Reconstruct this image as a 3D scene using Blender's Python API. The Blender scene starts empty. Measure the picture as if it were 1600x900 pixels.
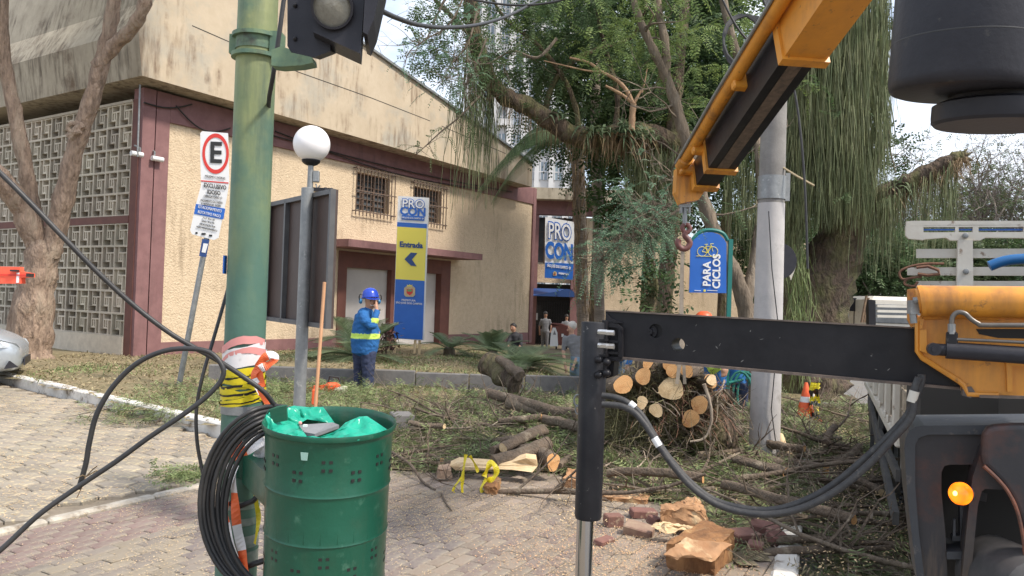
import bpy, math, random
import numpy as np
from mathutils import Vector, Matrix, noise as mnoise
R = math.radians
S = bpy.context.scene
# ------------------------------------------------------------------ camera
FPX, PITCH, ROLL, CH = 1240.0, R(0.9), R(1.95), 1.6
_F = Vector((0, math.cos(PITCH), math.sin(PITCH)))
_U0 = Vector((0, -math.sin(PITCH), math.cos(PITCH)))
_X = Vector((1, 0, 0))
CR = _X*math.cos(ROLL) + _U0*math.sin(ROLL)
CU = -_X*math.sin(ROLL) + _U0*math.cos(ROLL)
CO = Vector((0, 0, CH))
cd = bpy.data.cameras.new('camera'); cam = bpy.data.objects.new('camera', cd)
S.collection.objects.link(cam); S.camera = cam
cd.sensor_width = 36; cd.lens = 36*FPX/1600; cd.clip_start = 0.05; cd.clip_end = 3000
cam.matrix_world = Matrix((( CR.x, CU.x, -_F.x, 0), (CR.y, CU.y, -_F.y, 0), (CR.z, CU.z, -_F.z, CH), (0, 0, 0, 1)))
# ------------------------------------------------------------------ world, sun, exposure
SUN_EL, SUN_AZ = R(52), R(118)      # azimuth measured from +Y towards +X
W = bpy.data.worlds.new("World"); S.world = W; W.use_nodes = True
wn, wl = W.node_tree.nodes, W.node_tree.links
wn.clear()
wo = wn.new('ShaderNodeOutputWorld'); bg = wn.new('ShaderNodeBackground')
sky = wn.new('ShaderNodeTexSky'); sky.sky_type = 'NISHITA'; sky.sun_disc = False
sky.sun_elevation = SUN_EL; sky.sun_rotation = SUN_AZ; sky.dust_density = 2.0; sky.air_density = 1.0
tc = wn.new('ShaderNodeTexCoord'); mp = wn.new('ShaderNodeMapping'); mp.inputs['Scale'].default_value = (1, 1, 2.6)
mp.inputs['Location'].default_value = (0.35, 0.1, 0.2)
nz = wn.new('ShaderNodeTexNoise'); nz.inputs['Scale'].default_value = 2.3; nz.inputs['Detail'].default_value = 9; nz.inputs['Roughness'].default_value = .58
rp = wn.new('ShaderNodeValToRGB'); rp.color_ramp.elements[0].position = .44; rp.color_ramp.elements[1].position = .60
rp.color_ramp.elements[0].color = (.35, .35, .35, 1); rp.color_ramp.elements[1].color = (1, 1, 1, 1)
mx = wn.new('ShaderNodeMix'); mx.data_type = 'RGBA'
wl.new(tc.outputs['Generated'], mp.inputs['Vector']); wl.new(mp.outputs['Vector'], nz.inputs['Vector'])
wl.new(nz.outputs['Fac'], rp.inputs['Fac']); wl.new(rp.outputs['Color'], mx.inputs['Factor'])
wl.new(sky.outputs['Color'], mx.inputs['A']); mx.inputs['B'].default_value = (6.2, 6.6, 7.3, 1)
wl.new(mx.outputs['Result'], bg.inputs['Color']); bg.inputs['Strength'].default_value = 0.115
wl.new(bg.outputs['Background'], wo.inputs['Surface'])
sd = bpy.data.lights.new('sun', 'SUN'); sd.energy = 2.5; sd.angle = R(7); sd.color = (1, .92, .81)
sun = bpy.data.objects.new('sun', sd); S.collection.objects.link(sun)
_sd = Vector((math.sin(SUN_AZ)*math.cos(SUN_EL), math.cos(SUN_AZ)*math.cos(SUN_EL), math.sin(SUN_EL)))
sun.rotation_euler = _sd.to_track_quat('Z', 'Y').to_euler()
S.view_settings.view_transform = 'Standard'; S.view_settings.look = 'None'
S.view_settings.exposure = 0.98; S.view_settings.gamma = 1.0; S.view_settings.use_curve_mapping = False
S.render.engine = 'CYCLES'
S.cycles.max_bounces = 6; S.cycles.transparent_max_bounces = 8
# ------------------------------------------------------------------ placing helpers
def ray(px, py): return (_F*FPX + CR*(px-800) - CU*(py-450))
def at(px, py, Y):
    d = ray(px, py); return CO + d*(Y/d.y)
def gnd(px, py, z=0.0):
    d = ray(px, py); return CO + d*((z-CH)/d.z)
def onp(px, py, p, n):
    d = ray(px, py); return CO + d*((p-CO).dot(n)/d.dot(n))
def proj(p):
    v = Vector(p)-CO; w = v.dot(_F); return (800+v.dot(CR)/w*FPX, 450-v.dot(CU)/w*FPX, w)
def pxm(Y): return Y/FPX           # metres per pixel at distance Y
V = Vector
# ------------------------------------------------------------------ materials
def mat(name, c1, c2=None, scale=6, rough=.75, metal=0, bump=0, bscale=40, c3=None, s3=2, t3=(.5, .62), streak=None, ss=3, ts=(.5,.7), stretch=(1,1,1),
        island=0, oc=False, orand=0, emit=0, spec=None, trans=0, alpha=1, bdist=.01):
    m = bpy.data.materials.new(name); m.use_nodes = True
    n, l = m.node_tree.nodes, m.node_tree.links
    b = n['Principled BSDF']; b.inputs['Roughness'].default_value = rough; b.inputs['Metallic'].default_value = metal
    if spec is not None: b.inputs['Specular IOR Level'].default_value = spec
    tc = n.new('ShaderNodeTexCoord'); mp = n.new('ShaderNodeMapping'); mp.inputs['Scale'].default_value = stretch
    l.new(tc.outputs['Object'], mp.inputs['Vector'])
    def mixer(a, bcol, fac):
        x = n.new('ShaderNodeMix'); x.data_type = 'RGBA'
        if isinstance(a, tuple): x.inputs['A'].default_value = (*a, 1)
        else: l.new(a, x.inputs['A'])
        x.inputs['B'].default_value = (*bcol, 1); l.new(fac, x.inputs['Factor']); return x.outputs['Result']
    def nzr(sc, lo, hi, vec=mp.outputs['Vector'], det=6):
        z = n.new('ShaderNodeTexNoise'); z.inputs['Scale'].default_value = sc; z.inputs['Detail'].default_value = det; z.inputs['Roughness'].default_value = .65
        l.new(vec, z.inputs['Vector']); r = n.new('ShaderNodeMapRange'); r.inputs['From Min'].default_value = lo; r.inputs['From Max'].default_value = hi
        l.new(z.outputs['Fac'], r.inputs['Value']); return r.outputs['Result']
    col = c1
    if oc:
        oi = n.new('ShaderNodeObjectInfo'); col = oi.outputs['Color']
    if c2: col = mixer(col, c2, nzr(scale, .35, .65))
    if c3: col = mixer(col, c3, nzr(s3, *t3, det=8))
    if streak:
        m2 = n.new('ShaderNodeMapping'); m2.inputs['Scale'].default_value = (1, 1, .12); l.new(tc.outputs['Object'], m2.inputs['Vector'])
        f1 = nzr(ss*3, .45, .75, m2.outputs['Vector']); f2 = nzr(ss*.25, *ts)
        mu = n.new('ShaderNodeMath'); mu.operation = 'MULTIPLY'; l.new(f1, mu.inputs[0]); l.new(f2, mu.inputs[1])
        col = mixer(col, streak, mu.outputs[0])
    if island or orand:
        h = n.new('ShaderNodeHueSaturation')
        if island: g = n.new('ShaderNodeNewGeometry'); src = g.outputs['Random Per Island']; k = island
        else: g = n.new('ShaderNodeObjectInfo'); src = g.outputs['Random']; k = orand
        r = n.new('ShaderNodeMapRange'); r.inputs['To Min'].default_value = 1-k; r.inputs['To Max'].default_value = 1+k; l.new(src, r.inputs['Value'])
        l.new(r.outputs['Result'], h.inputs['Value'])
        r2 = n.new('ShaderNodeMath'); r2.operation = 'MULTIPLY_ADD'; fr = n.new('ShaderNodeMath'); fr.operation = 'FRACT'; m7 = n.new('ShaderNodeMath'); m7.operation = 'MULTIPLY'; m7.inputs[1].default_value = 7.31
        l.new(src, m7.inputs[0]); l.new(m7.outputs[0], fr.inputs[0]); l.new(fr.outputs[0], r2.inputs[0]); r2.inputs[1].default_value = .04*k*2; r2.inputs[2].default_value = .5-.04*k
        l.new(r2.outputs[0], h.inputs['Hue'])
        if isinstance(col, tuple): h.inputs['Color'].default_value = (*col, 1)
        else: l.new(col, h.inputs['Color'])
        col = h.outputs['Color']
    if isinstance(col, tuple): b.inputs['Base Color'].default_value = (*col, 1)
    else: l.new(col, b.inputs['Base Color'])
    if bump:
        z = n.new('ShaderNodeTexNoise'); z.inputs['Scale'].default_value = bscale; z.inputs['Detail'].default_value = 6; l.new(mp.outputs['Vector'], z.inputs['Vector'])
        bp = n.new('ShaderNodeBump'); bp.inputs['Strength'].default_value = bump; bp.inputs['Distance'].default_value = bdist
        l.new(z.outputs['Fac'], bp.inputs['Height']); l.new(bp.outputs['Normal'], b.inputs['Normal'])
    if emit:
        b.inputs['Emission Color'].default_value = (*c1, 1); b.inputs['Emission Strength'].default_value = emit
    if trans:
        b.inputs['Transmission Weight'].default_value = trans
    if alpha < 1: b.inputs['Alpha'].default_value = alpha
    return m
def ringmat(name, c1, c2, c3, sc=22):
    m = mat(name, c1, c2, scale=12, rough=.85, bump=.3, bscale=70, c3=c3, s3=7, t3=(.56,.72))
    n, l = m.node_tree.nodes, m.node_tree.links; b = n['Principled BSDF']; src = b.inputs['Base Color'].links[0].from_socket
    tc = n.new('ShaderNodeTexCoord'); w = n.new('ShaderNodeTexWave'); w.wave_type = 'RINGS'; w.rings_direction = 'SPHERICAL'; w.inputs['Scale'].default_value = sc; w.inputs['Distortion'].default_value = 2.5; w.inputs['Detail'].default_value = 3
    l.new(tc.outputs['Object'], w.inputs['Vector']); mu = n.new('ShaderNodeMath'); mu.operation = 'MULTIPLY'; mu.inputs[1].default_value = .42; l.new(w.outputs['Fac'], mu.inputs[0])
    x = n.new('ShaderNodeMix'); x.data_type = 'RGBA'; l.new(mu.outputs[0], x.inputs['Factor']); l.new(src, x.inputs['A']); x.inputs['B'].default_value = (c3[0]*.9, c3[1]*.9, c3[2]*.9, 1); l.new(x.outputs['Result'], b.inputs['Base Color']); return m
def leafmat(name, c1, c2, k=.35, rough=.6, tl=.35):
    m = mat(name, c1, c2, scale=1.5, rough=rough, island=k, spec=.3)
    n, l = m.node_tree.nodes, m.node_tree.links
    b = n['Principled BSDF']; t = n.new('ShaderNodeBsdfTranslucent'); mxs = n.new('ShaderNodeMixShader'); mxs.inputs[0].default_value = tl
    src = b.inputs['Base Color'].links[0].from_socket; l.new(src, t.inputs['Color'])
    o = n['Material Output']; l.new(b.outputs[0], mxs.inputs[1]); l.new(t.outputs[0], mxs.inputs[2]); l.new(mxs.outputs[0], o.inputs['Surface'])
    return m
# ------------------------------------------------------------------ objects
COL = S.collection
def tag(o, label=None, cat=None, group=None, kind=None):
    if label: o['label'] = label
    if cat: o['category'] = cat
    if group: o['group'] = group
    if kind: o['kind'] = kind
    return o
def _ws(o):
    p = o.parent
    return (Matrix.Translation(o.location) @ o.rotation_euler.to_matrix().to_4x4()) if p is None else Matrix.Identity(4)
def link(o, parent=None):
    COL.objects.link(o)
    if parent is not None:
        o.parent = parent
        if parent.type == 'EMPTY': o.matrix_parent_inverse = _ws(parent).inverted()
    return o
def empty(name, loc, label=None, cat=None, group=None, kind=None):
    o = bpy.data.objects.new(name, None); o.location = loc; o.empty_display_size = .2; COL.objects.link(o)
    return tag(o, label, cat, group, kind)
def copytree(o, parent=None):
    c = o.copy(); COL.objects.link(c)
    if parent is not None: c.parent = parent
    for ch in list(o.children): copytree(ch, c)
    return c
def frame(x, z=V((0,0,1))):
    x = x.normalized(); y = z.cross(x).normalized(); z2 = x.cross(y); return Matrix((x, y, z2)).transposed()
class MB:
    def __init__(s): s.v = []; s.f = []; s.m = []; s.mi = 0
    def add(s, vs, fs):
        o = len(s.v); s.v += [tuple(v) for v in vs]; s.f += [tuple(i+o for i in f) for f in fs]; s.m += [s.mi]*len(fs); return s
    def box(s, c, size, rot=None, bev=0):
        c = V(c); hx, hy, hz = size[0]/2, size[1]/2, size[2]/2
        if bev <= 0:
            vs = [V((x, y, z)) for x in (-hx, hx) for y in (-hy, hy) for z in (-hz, hz)]
            fs = [(0,1,3,2),(4,6,7,5),(0,4,5,1),(2,3,7,6),(0,2,6,4),(1,5,7,3)]
        else:
            b = bev; P = [(-hx+b,-hy),(hx-b,-hy),(hx,-hy+b),(hx,hy-b),(hx-b,hy),(-hx+b,hy),(-hx,hy-b),(-hx,-hy+b)]
            Q = [(x*(hx-b)/hx, y*(hy-b)/hy) for x, y in P]
            vs = [V((x,y,-hz)) for x,y in Q]+[V((x,y,-hz+b)) for x,y in P]+[V((x,y,hz-b)) for x,y in P]+[V((x,y,hz)) for x,y in Q]
            fs = [tuple(range(7,-1,-1)), tuple(range(24,32))]
            for k in range(3): fs += [(k*8+i, k*8+(i+1)%8, k*8+8+(i+1)%8, k*8+8+i) for i in range(8)]
        if rot is not None: vs = [rot @ v for v in vs]
        return s.add([v+c for v in vs], fs)
    def beam(s, a, b, w, h, up=V((0,0,1)), bev=0):
        a, b = V(a), V(b); d = b-a; return s.box((a+b)/2, (d.length, w, h), frame(d, up), bev)
    def tube(s, pts, r, n=8, cap=True, jit=0, seed=0):
        pts = [V(p) for p in pts]; rs = r if isinstance(r, (list, tuple)) else [r]*len(pts); rng = random.Random(seed)
        vs = []; prev = None
        for i, p in enumerate(pts):
            d = (pts[min(i+1, len(pts)-1)]-pts[max(i-1, 0)]).normalized()
            if prev is None:
                u = d.cross(V((0,0,1)));  u = d.cross(V((1,0,0))) if u.length < .05 else u
            else: u = prev - d*prev.dot(d)
            u.normalize(); w = d.cross(u); prev = u
            for k in range(n):
                a = 2*math.pi*k/n; q = rs[i]*(1+jit*(rng.random()*2-1)); vs.append(p+u*math.cos(a)*q+w*math.sin(a)*q)
        fs = [(i*n+k, i*n+(k+1)%n, (i+1)*n+(k+1)%n, (i+1)*n+k) for i in range(len(pts)-1) for k in range(n)]
        if cap: fs += [tuple(range(n-1, -1, -1)), tuple(range((len(pts)-1)*n, len(pts)*n))]
        return s.add(vs, fs)
    def lathe(s, c, prof, n=32, axis=V((0,0,1)), cap=True):
        c = V(c); ax = V(axis).normalized(); u = ax.orthogonal().normalized(); w = ax.cross(u); vs = []
        for r, z in prof:
            for k in range(n):
                a = 2*math.pi*k/n; vs.append(c+ax*z+u*math.cos(a)*r+w*math.sin(a)*r)
        fs = [(i*n+k, i*n+(k+1)%n, (i+1)*n+(k+1)%n, (i+1)*n+k) for i in range(len(prof)-1) for k in range(n)]
        if cap: fs += [tuple(range(n-1, -1, -1)), tuple(range((len(prof)-1)*n, len(prof)*n))]
        return s.add(vs, fs)
    def prism(s, poly, d):
        n = len(poly); d = V(d); poly = [V(p) for p in poly]
        return s.add(poly+[p+d for p in poly], [tuple(range(n-1,-1,-1)), tuple(range(n, 2*n))]+[(i,(i+1)%n,n+(i+1)%n,n+i) for i in range(n)])
    def poly(s, pts): return s.add(pts, [tuple(range(len(pts)))])
    def sphere(s, c, rad, nu=16, nv=10, rot=None):
        c = V(c); rad = V(rad) if not isinstance(rad, (int, float)) else V((rad,)*3); vs = []
        for i in range(nv+1):
            t = math.pi*i/nv
            for k in range(nu):
                a = 2*math.pi*k/nu; p = V((rad.x*math.sin(t)*math.cos(a), rad.y*math.sin(t)*math.sin(a), rad.z*math.cos(t)))
                vs.append(c+(rot@p if rot is not None else p))
        return s.add(vs, [(i*nu+k, (i+1)*nu+k, (i+1)*nu+(k+1)%nu, i*nu+(k+1)%nu) for i in range(nv) for k in range(nu)])
    def build(s, name, mats, parent=None, smooth=False, fix=True):
        me = bpy.data.meshes.new(name); me.from_pydata(s.v, [], s.f)
        for m in (mats if isinstance(mats, (list, tuple)) else [mats]): me.materials.append(m)
        me.polygons.foreach_set('material_index', s.m)
        if fix:
            import bmesh
            bm = bmesh.new(); bm.from_mesh(me); bmesh.ops.remove_doubles(bm, verts=bm.verts, dist=1e-6); bmesh.ops.recalc_face_normals(bm, faces=bm.faces); bm.to_mesh(me); bm.free()
        if smooth:
            me.polygons.foreach_set('use_smooth', [True]*len(me.polygons))
            me.set_sharp_from_angle(angle=R(smooth if smooth > 1 else 40))
        return link(bpy.data.objects.new(name, me), parent)
def npmesh(name, verts, k, mats, parent=None):
    """verts (N*k,3): N separate k-gons (k 3 or 4)"""
    verts = np.ascontiguousarray(verts, dtype=np.float32).reshape(-1, 3); n = len(verts)//k
    me = bpy.data.meshes.new(name); me.vertices.add(n*k); me.vertices.foreach_set('co', verts.ravel())
    me.loops.add(n*k); me.loops.foreach_set('vertex_index', np.arange(n*k, dtype=np.int32))
    me.polygons.add(n); me.polygons.foreach_set('loop_start', np.arange(0, n*k, k, dtype=np.int32))
    me.update(calc_edges=True); me.materials.append(mats)
    o = bpy.data.objects.new(name, me)
    if parent is not None: o['kind'] = 'stuff'
    return link(o, parent)
def text(name, body, m, parent, c, right, up, size, ext=.002, off=0, sx=1.0, align='CENTER', spacing=1.0):
    cu = bpy.data.curves.new(name, 'FONT'); cu.body = body; cu.size = size; cu.extrude = ext; cu.offset = off; cu.align_x = align; cu.align_y = 'CENTER'
    cu.resolution_u = 3; cu.space_character = spacing
    o = bpy.data.objects.new(name, cu); COL.objects.link(o); bpy.context.view_layer.update()
    me = bpy.data.meshes.new_from_object(o.evaluated_get(bpy.context.evaluated_depsgraph_get())); bpy.data.objects.remove(o)
    r = V(right).normalized(); u = V(up).normalized(); nn = r.cross(u)
    Mx = Matrix(((r.x*sx, u.x, nn.x, c[0]), (r.y*sx, u.y, nn.y, c[1]), (r.z*sx, u.z, nn.z, c[2]), (0,0,0,1)))
    me.transform(Mx); me.materials.clear(); me.materials.append(m)
    return link(bpy.data.objects.new(name, me), parent)
def smoothpath(pts, n=6):
    P = [V(p) for p in pts]; out = []
    for i in range(len(P)-1):
        p0, p1, p2, p3 = P[max(i-1,0)], P[i], P[i+1], P[min(i+2,len(P)-1)]
        for k in range(n):
            t = k/n; out.append(.5*((2*p1)+(p2-p0)*t+(2*p0-5*p1+4*p2-p3)*t*t+(3*p1-p0-3*p2+p3)*t**3))
    out.append(P[-1]); return out
def pixpath(l, Y=None):
    return [at(p[0], p[1], p[2] if len(p) > 2 else Y) for p in l]
rng = np.random.default_rng(7); random.seed(7)
# ------------------------------------------------------------------ palette
m_stucco = mat('stucco', (.66,.53,.375), (.585,.46,.32), scale=7, rough=.95, bump=.8, bscale=24, bdist=.035, c3=(.36,.26,.16), s3=26, t3=(.61,.68), streak=(.27,.20,.13), ss=2.2, ts=(.47,.62))
m_purple = mat('purple_paint', (.25,.13,.128), (.20,.10,.10), scale=4, rough=.75, bump=.15, bscale=30, streak=(.10,.06,.055), ss=2)
m_redbrown = mat('redbrown_paint', (.17,.065,.048), (.13,.05,.04), scale=4, rough=.7, bump=.15)
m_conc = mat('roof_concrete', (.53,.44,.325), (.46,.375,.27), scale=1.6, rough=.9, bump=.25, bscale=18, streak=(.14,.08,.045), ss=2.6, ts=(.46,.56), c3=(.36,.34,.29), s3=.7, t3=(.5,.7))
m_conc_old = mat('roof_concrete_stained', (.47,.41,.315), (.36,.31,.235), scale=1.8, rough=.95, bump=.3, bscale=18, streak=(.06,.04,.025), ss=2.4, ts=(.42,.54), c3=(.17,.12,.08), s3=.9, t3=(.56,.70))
m_block = mat('breeze_concrete', (.58,.52,.42), (.46,.41,.33), scale=5, rough=.95, bump=.3, bscale=50, orand=.2)
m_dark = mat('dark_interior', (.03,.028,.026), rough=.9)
m_greyint = mat('grey_interior', (.13,.12,.105), (.09,.083,.075), scale=2, rough=.95)  # dark grey of the wall and floor behind the breeze blocks
m_white_panel = mat('white_panel', (.58,.55,.53), (.52,.49,.48), scale=2, rough=.6)
m_bar = mat('window_bar_steel', (.09,.075,.065), (.16,.10,.07), scale=20, rough=.7)
m_glass = mat('window_glass', (.06,.07,.08), (.12,.13,.14), scale=1.5, rough=.15, spec=.6)
m_soil = mat('soil', (.20,.15,.10), (.13,.10,.065), scale=3, rough=1, bump=.5, bscale=25, c3=(.14,.15,.06), s3=1.2)
m_litter = mat('leaf_litter', (.25,.19,.11), (.15,.13,.065), scale=5, rough=1, bump=.8, bscale=40, c3=(.30,.25,.15), s3=9, t3=(.55,.65))
m_bed = mat('joint_sand', (.24,.20,.15), (.17,.14,.105), scale=9, rough=1, bump=.4)
m_paver = mat('paver_concrete', (.3,.2,.2), (.27,.235,.19), scale=9, rough=.95, bump=.35, bscale=60, oc=True, c3=(.42,.35,.25), s3=30, t3=(.62,.70))
m_paver2 = mat('paver_mass', (.21,.17,.14), (.28,.23,.18), scale=3, rough=.95, bump=.35, bscale=60, c3=(.42,.35,.25), s3=30, t3=(.60,.70), island=.2)
m_hex = mat('hex_paver', (.30,.26,.205), (.225,.195,.16), scale=5, rough=.95, bump=.35, bscale=40, c3=(.46,.38,.25), s3=14, t3=(.52,.64), orand=.16)
m_hex2 = mat('hex_paver_mass', (.30,.26,.205), (.225,.195,.16), scale=5, rough=.95, bump=.35, bscale=40, c3=(.46,.38,.25), s3=14, t3=(.52,.64), island=.16)
m_kerbw = mat('whitewashed_kerb', (.70,.67,.62), (.56,.53,.48), scale=6, rough=.9, bump=.4, bscale=30, c3=(.24,.20,.16), s3=5, t3=(.56,.64))
m_stone = mat('edging_stone', (.13,.125,.125), (.19,.18,.17), scale=5, rough=.95, bump=.4, bscale=30, orand=.15)
m_asph = mat('asphalt', (.16,.155,.15), (.20,.19,.18), scale=3, rough=.9, bump=.4, bscale=90, c3=(.24,.21,.16), s3=2, t3=(.52,.68))
m_saw = mat('sawdust', (.66,.50,.30), (.55,.38,.20), scale=20, rough=1, island=.25)
m_sawp = mat('sawdust_pink', (.58,.33,.18), (.50,.36,.22), scale=20, rough=1, island=.25)
m_bark = mat('bark', (.21,.165,.12), (.115,.09,.068), scale=8, rough=1, bump=1, bscale=16, bdist=.06, stretch=(1,1,.25), c3=(.32,.27,.21), s3=3.5, t3=(.55,.7))
m_bark_warm = mat('bark_warm', (.40,.29,.215), (.19,.135,.10), scale=11, rough=1, bump=1, bscale=16, bdist=.09, stretch=(1,1,.3), c3=(.36,.28,.21), s3=2.5, t3=(.52,.66))
m_bark_moss = mat('mossy_bark', (.15,.105,.075), (.06,.045,.033), scale=9, rough=1, bump=1, bscale=14, bdist=.12, stretch=(1,1,.4), c3=(.14,.13,.06), s3=3, t3=(.45,.62))
m_barkd = mat('log_bark', (.17,.125,.09), (.09,.07,.052), scale=14, rough=1, bump=.8, bscale=40, bdist=.03, c3=(.27,.22,.16), s3=7, t3=(.55,.68))
m_cut = ringmat('cut_wood', (.70,.42,.19), (.62,.33,.13), (.46,.21,.08))
m_cutp = ringmat('cut_wood_pale', (.74,.58,.36), (.66,.48,.27), (.50,.33,.17))
m_leafA = leafmat('leaf_mid_green', (.115,.17,.075), (.065,.11,.045))
m_leafB = leafmat('leaf_yellow_green', (.21,.28,.09), (.13,.19,.06))
m_leafC = leafmat('leaf_blue_green', (.12,.22,.14), (.17,.26,.16))
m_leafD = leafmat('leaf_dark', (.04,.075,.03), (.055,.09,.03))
m_palm = leafmat('palm_leaf', (.17,.24,.14), (.21,.26,.14))
m_moss = leafmat('hanging_moss', (.20,.215,.115), (.11,.135,.065), k=.5, tl=.3)
m_dry = leafmat('dry_strand', (.26,.18,.10), (.17,.12,.07), tl=.15)
m_brush = leafmat('cut_brush', (.25,.30,.13), (.14,.18,.075), k=.45, tl=.25)
m_brushd = leafmat('dry_brush', (.34,.28,.17), (.22,.18,.10), k=.4, tl=.15)
m_twig = mat('twig', (.30,.25,.19), (.15,.12,.09), scale=8, rough=1, island=.4)
m_polegreen = mat('pole_green_lower', (.055,.17,.13), (.08,.20,.15), scale=6, rough=.6, bump=.2, bscale=30, c3=(.035,.09,.08), s3=5, t3=(.52,.66), streak=(.15,.10,.05), ss=3)
m_poleyel = mat('pole_green_faded', (.27,.31,.13), (.22,.28,.12), scale=5, rough=.6, bump=.2, bscale=30, streak=(.07,.19,.15), ss=3, ts=(.4,.55), c3=(.13,.24,.14), s3=2.2, t3=(.50,.60))
m_binf = mat('bin_green_paint', (.006,.072,.042), (.010,.092,.055), scale=3, rough=.33, bump=.25, bscale=6, bdist=.03, c3=(.05,.15,.10), s3=16, t3=(.60,.72), streak=(.05,.085,.05), ss=5, ts=(.45,.6))
m_bag = leafmat('green_bag_plastic', (.03,.46,.31), (.04,.54,.38), k=0.001, rough=.22, tl=.3)
m_black = mat('black_rubber', (.022,.022,.024), (.035,.034,.034), scale=12, rough=.5, bump=.1)
m_blackp = mat('black_plastic', (.022,.022,.028), (.036,.035,.042), scale=4, rough=.42, bump=.1, bscale=60, c3=(.06,.057,.055), s3=22, t3=(.64,.74), spec=.25)
m_blackm = mat('black_painted_steel', (.013,.013,.016), (.024,.023,.026), scale=5, rough=.36, bump=.25, bscale=8, bdist=.01, c3=(.09,.08,.07), s3=22, t3=(.66,.74), spec=.22)
m_galv = mat('galvanised_steel', (.30,.31,.31), (.22,.23,.235), scale=12, rough=.5, metal=.5, bump=.1, c3=(.40,.40,.39), s3=25, t3=(.6,.68))
m_chrome = mat('chromed_rod', (.55,.55,.56), rough=.15, metal=1)
m_yellow = mat('crane_yellow', (.72,.30,.035), (.60,.25,.035), scale=4, rough=.42, bump=.1, bscale=14, c3=(.16,.08,.04), s3=13, t3=(.62,.70), streak=(.20,.09,.04), ss=4, ts=(.45,.6))
m_truckw = mat('truck_white_paint', (.62,.59,.52), (.54,.50,.43), scale=4, rough=.55, c3=(.22,.15,.10), s3=9, t3=(.63,.70), bump=.1)
m_polec = mat('pole_concrete', (.48,.46,.45), (.40,.385,.38), scale=4, rough=.9, bump=.25, bscale=50, c3=(.30,.28,.26), s3=3, t3=(.6,.72))
m_tapey = mat('yellow_tape', (.75,.62,.02), (.68,.55,.02), scale=5, rough=.4, bump=.4, bscale=12)
m_tapek = mat('black_tape', (.02,.02,.02), rough=.4)
m_red = mat('orange_red_tape', (.85,.16,.05), rough=.45)
m_tapew = mat('white_tape', (.78,.76,.76), rough=.45)
m_tapep = mat('pink_worn_tape', (.75,.32,.30), rough=.45)
m_white = mat('white_print', (.75,.75,.75), rough=.5)
m_blue = mat('sign_blue', (.015,.115,.46), (.02,.13,.50), scale=3, rough=.4)
m_yel = mat('sign_yellow', (.80,.68,.10), rough=.45)
m_navy = mat('navy_print', (.02,.06,.20), rough=.5)
m_redp = mat('red_print', (.62,.04,.03), rough=.5)
m_blk = mat('black_print', (.02,.02,.02), rough=.5)
m_orange = mat('orange_plastic', (.80,.12,.03), (.7,.10,.03), scale=6, rough=.45)
m_skin = mat('skin', (.42,.23,.15), rough=.55)
m_skinl = mat('skin_light', (.58,.34,.25), rough=.55)
m_cblue = mat('blue_work_cloth', (.02,.13,.36), (.015,.10,.29), scale=9, rough=.9, bump=.4, bscale=18, bdist=.02)
m_cnavy = mat('navy_trousers', (.022,.03,.07), (.035,.045,.09), scale=9, rough=.9, bump=.4, bscale=18, bdist=.02)
m_hivis = mat('hivis_band', (.55,.75,.12), rough=.6)
m_cgrey = mat('grey_cloth', (.24,.24,.25), (.20,.20,.21), scale=9, rough=.9, bump=.3)
m_cblack = mat('black_cloth', (.03,.03,.035), rough=.9)
m_denim = mat('light_denim', (.25,.36,.46), (.20,.30,.40), scale=9, rough=.9, bump=.3)
m_hair = mat('black_hair', (.012,.01,.009), rough=.6)
m_hairw = mat('white_hair', (.60,.57,.53), rough=.7)
m_helmet = mat('helmet_blue', (.02,.06,.42), rough=.25)
m_brick = mat('red_brick', (.22,.11,.085), (.16,.08,.07), scale=9, rough=.95, bump=.4, c3=(.35,.25,.18), s3=10, t3=(.56,.64), orand=.15)

def pole_mat():
    m = mat('pole_green_worn', (.26,.285,.125), (.21,.26,.11), scale=5, rough=.6, bump=.2, bscale=30, c3=(.12,.19,.12), s3=2.6, t3=(.50,.62), streak=(.06,.10,.07), ss=4, ts=(.42,.56))
    n, l = m.node_tree.nodes, m.node_tree.links; b = n['Principled BSDF']; src = b.inputs['Base Color'].links[0].from_socket
    tc = n.new('ShaderNodeTexCoord'); sx = n.new('ShaderNodeSeparateXYZ'); l.new(tc.outputs['Object'], sx.inputs[0])
    mp = n.new('ShaderNodeMapping'); mp.inputs['Scale'].default_value = (1,1,.3); l.new(tc.outputs['Object'], mp.inputs['Vector'])
    nz = n.new('ShaderNodeTexNoise'); nz.inputs['Scale'].default_value = 9; nz.inputs['Detail'].default_value = 7; l.new(mp.outputs['Vector'], nz.inputs['Vector'])
    ma = n.new('ShaderNodeMath'); ma.operation = 'MULTIPLY_ADD'; l.new(nz.outputs['Fac'], ma.inputs[0]); ma.inputs[1].default_value = 1.3; l.new(sx.outputs['Z'], ma.inputs[2])
    mr = n.new('ShaderNodeMapRange'); mr.inputs['From Min'].default_value = 2.25; mr.inputs['From Max'].default_value = 3.1; l.new(ma.outputs[0], mr.inputs['Value'])
    g2 = n.new('ShaderNodeMix'); g2.data_type = 'RGBA'; n2 = n.new('ShaderNodeTexNoise'); n2.inputs['Scale'].default_value = 5; l.new(tc.outputs['Object'], n2.inputs['Vector'])
    g2.inputs['A'].default_value = (.05,.135,.11,1); g2.inputs['B'].default_value = (.11,.19,.13,1); l.new(n2.outputs['Fac'], g2.inputs['Factor'])
    mx = n.new('ShaderNodeMix'); mx.data_type = 'RGBA'; l.new(mr.outputs['Result'], mx.inputs['Factor']); l.new(g2.outputs['Result'], mx.inputs['A']); l.new(src, mx.inputs['B']); l.new(mx.outputs['Result'], b.inputs['Base Color'])
    return m
m_pole = pole_mat()
m_clampg = mat('clamp_green', (.16,.23,.12), (.09,.16,.11), scale=14, rough=.6, bump=.2, c3=(.06,.07,.05), s3=6, t3=(.55,.66))
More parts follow.
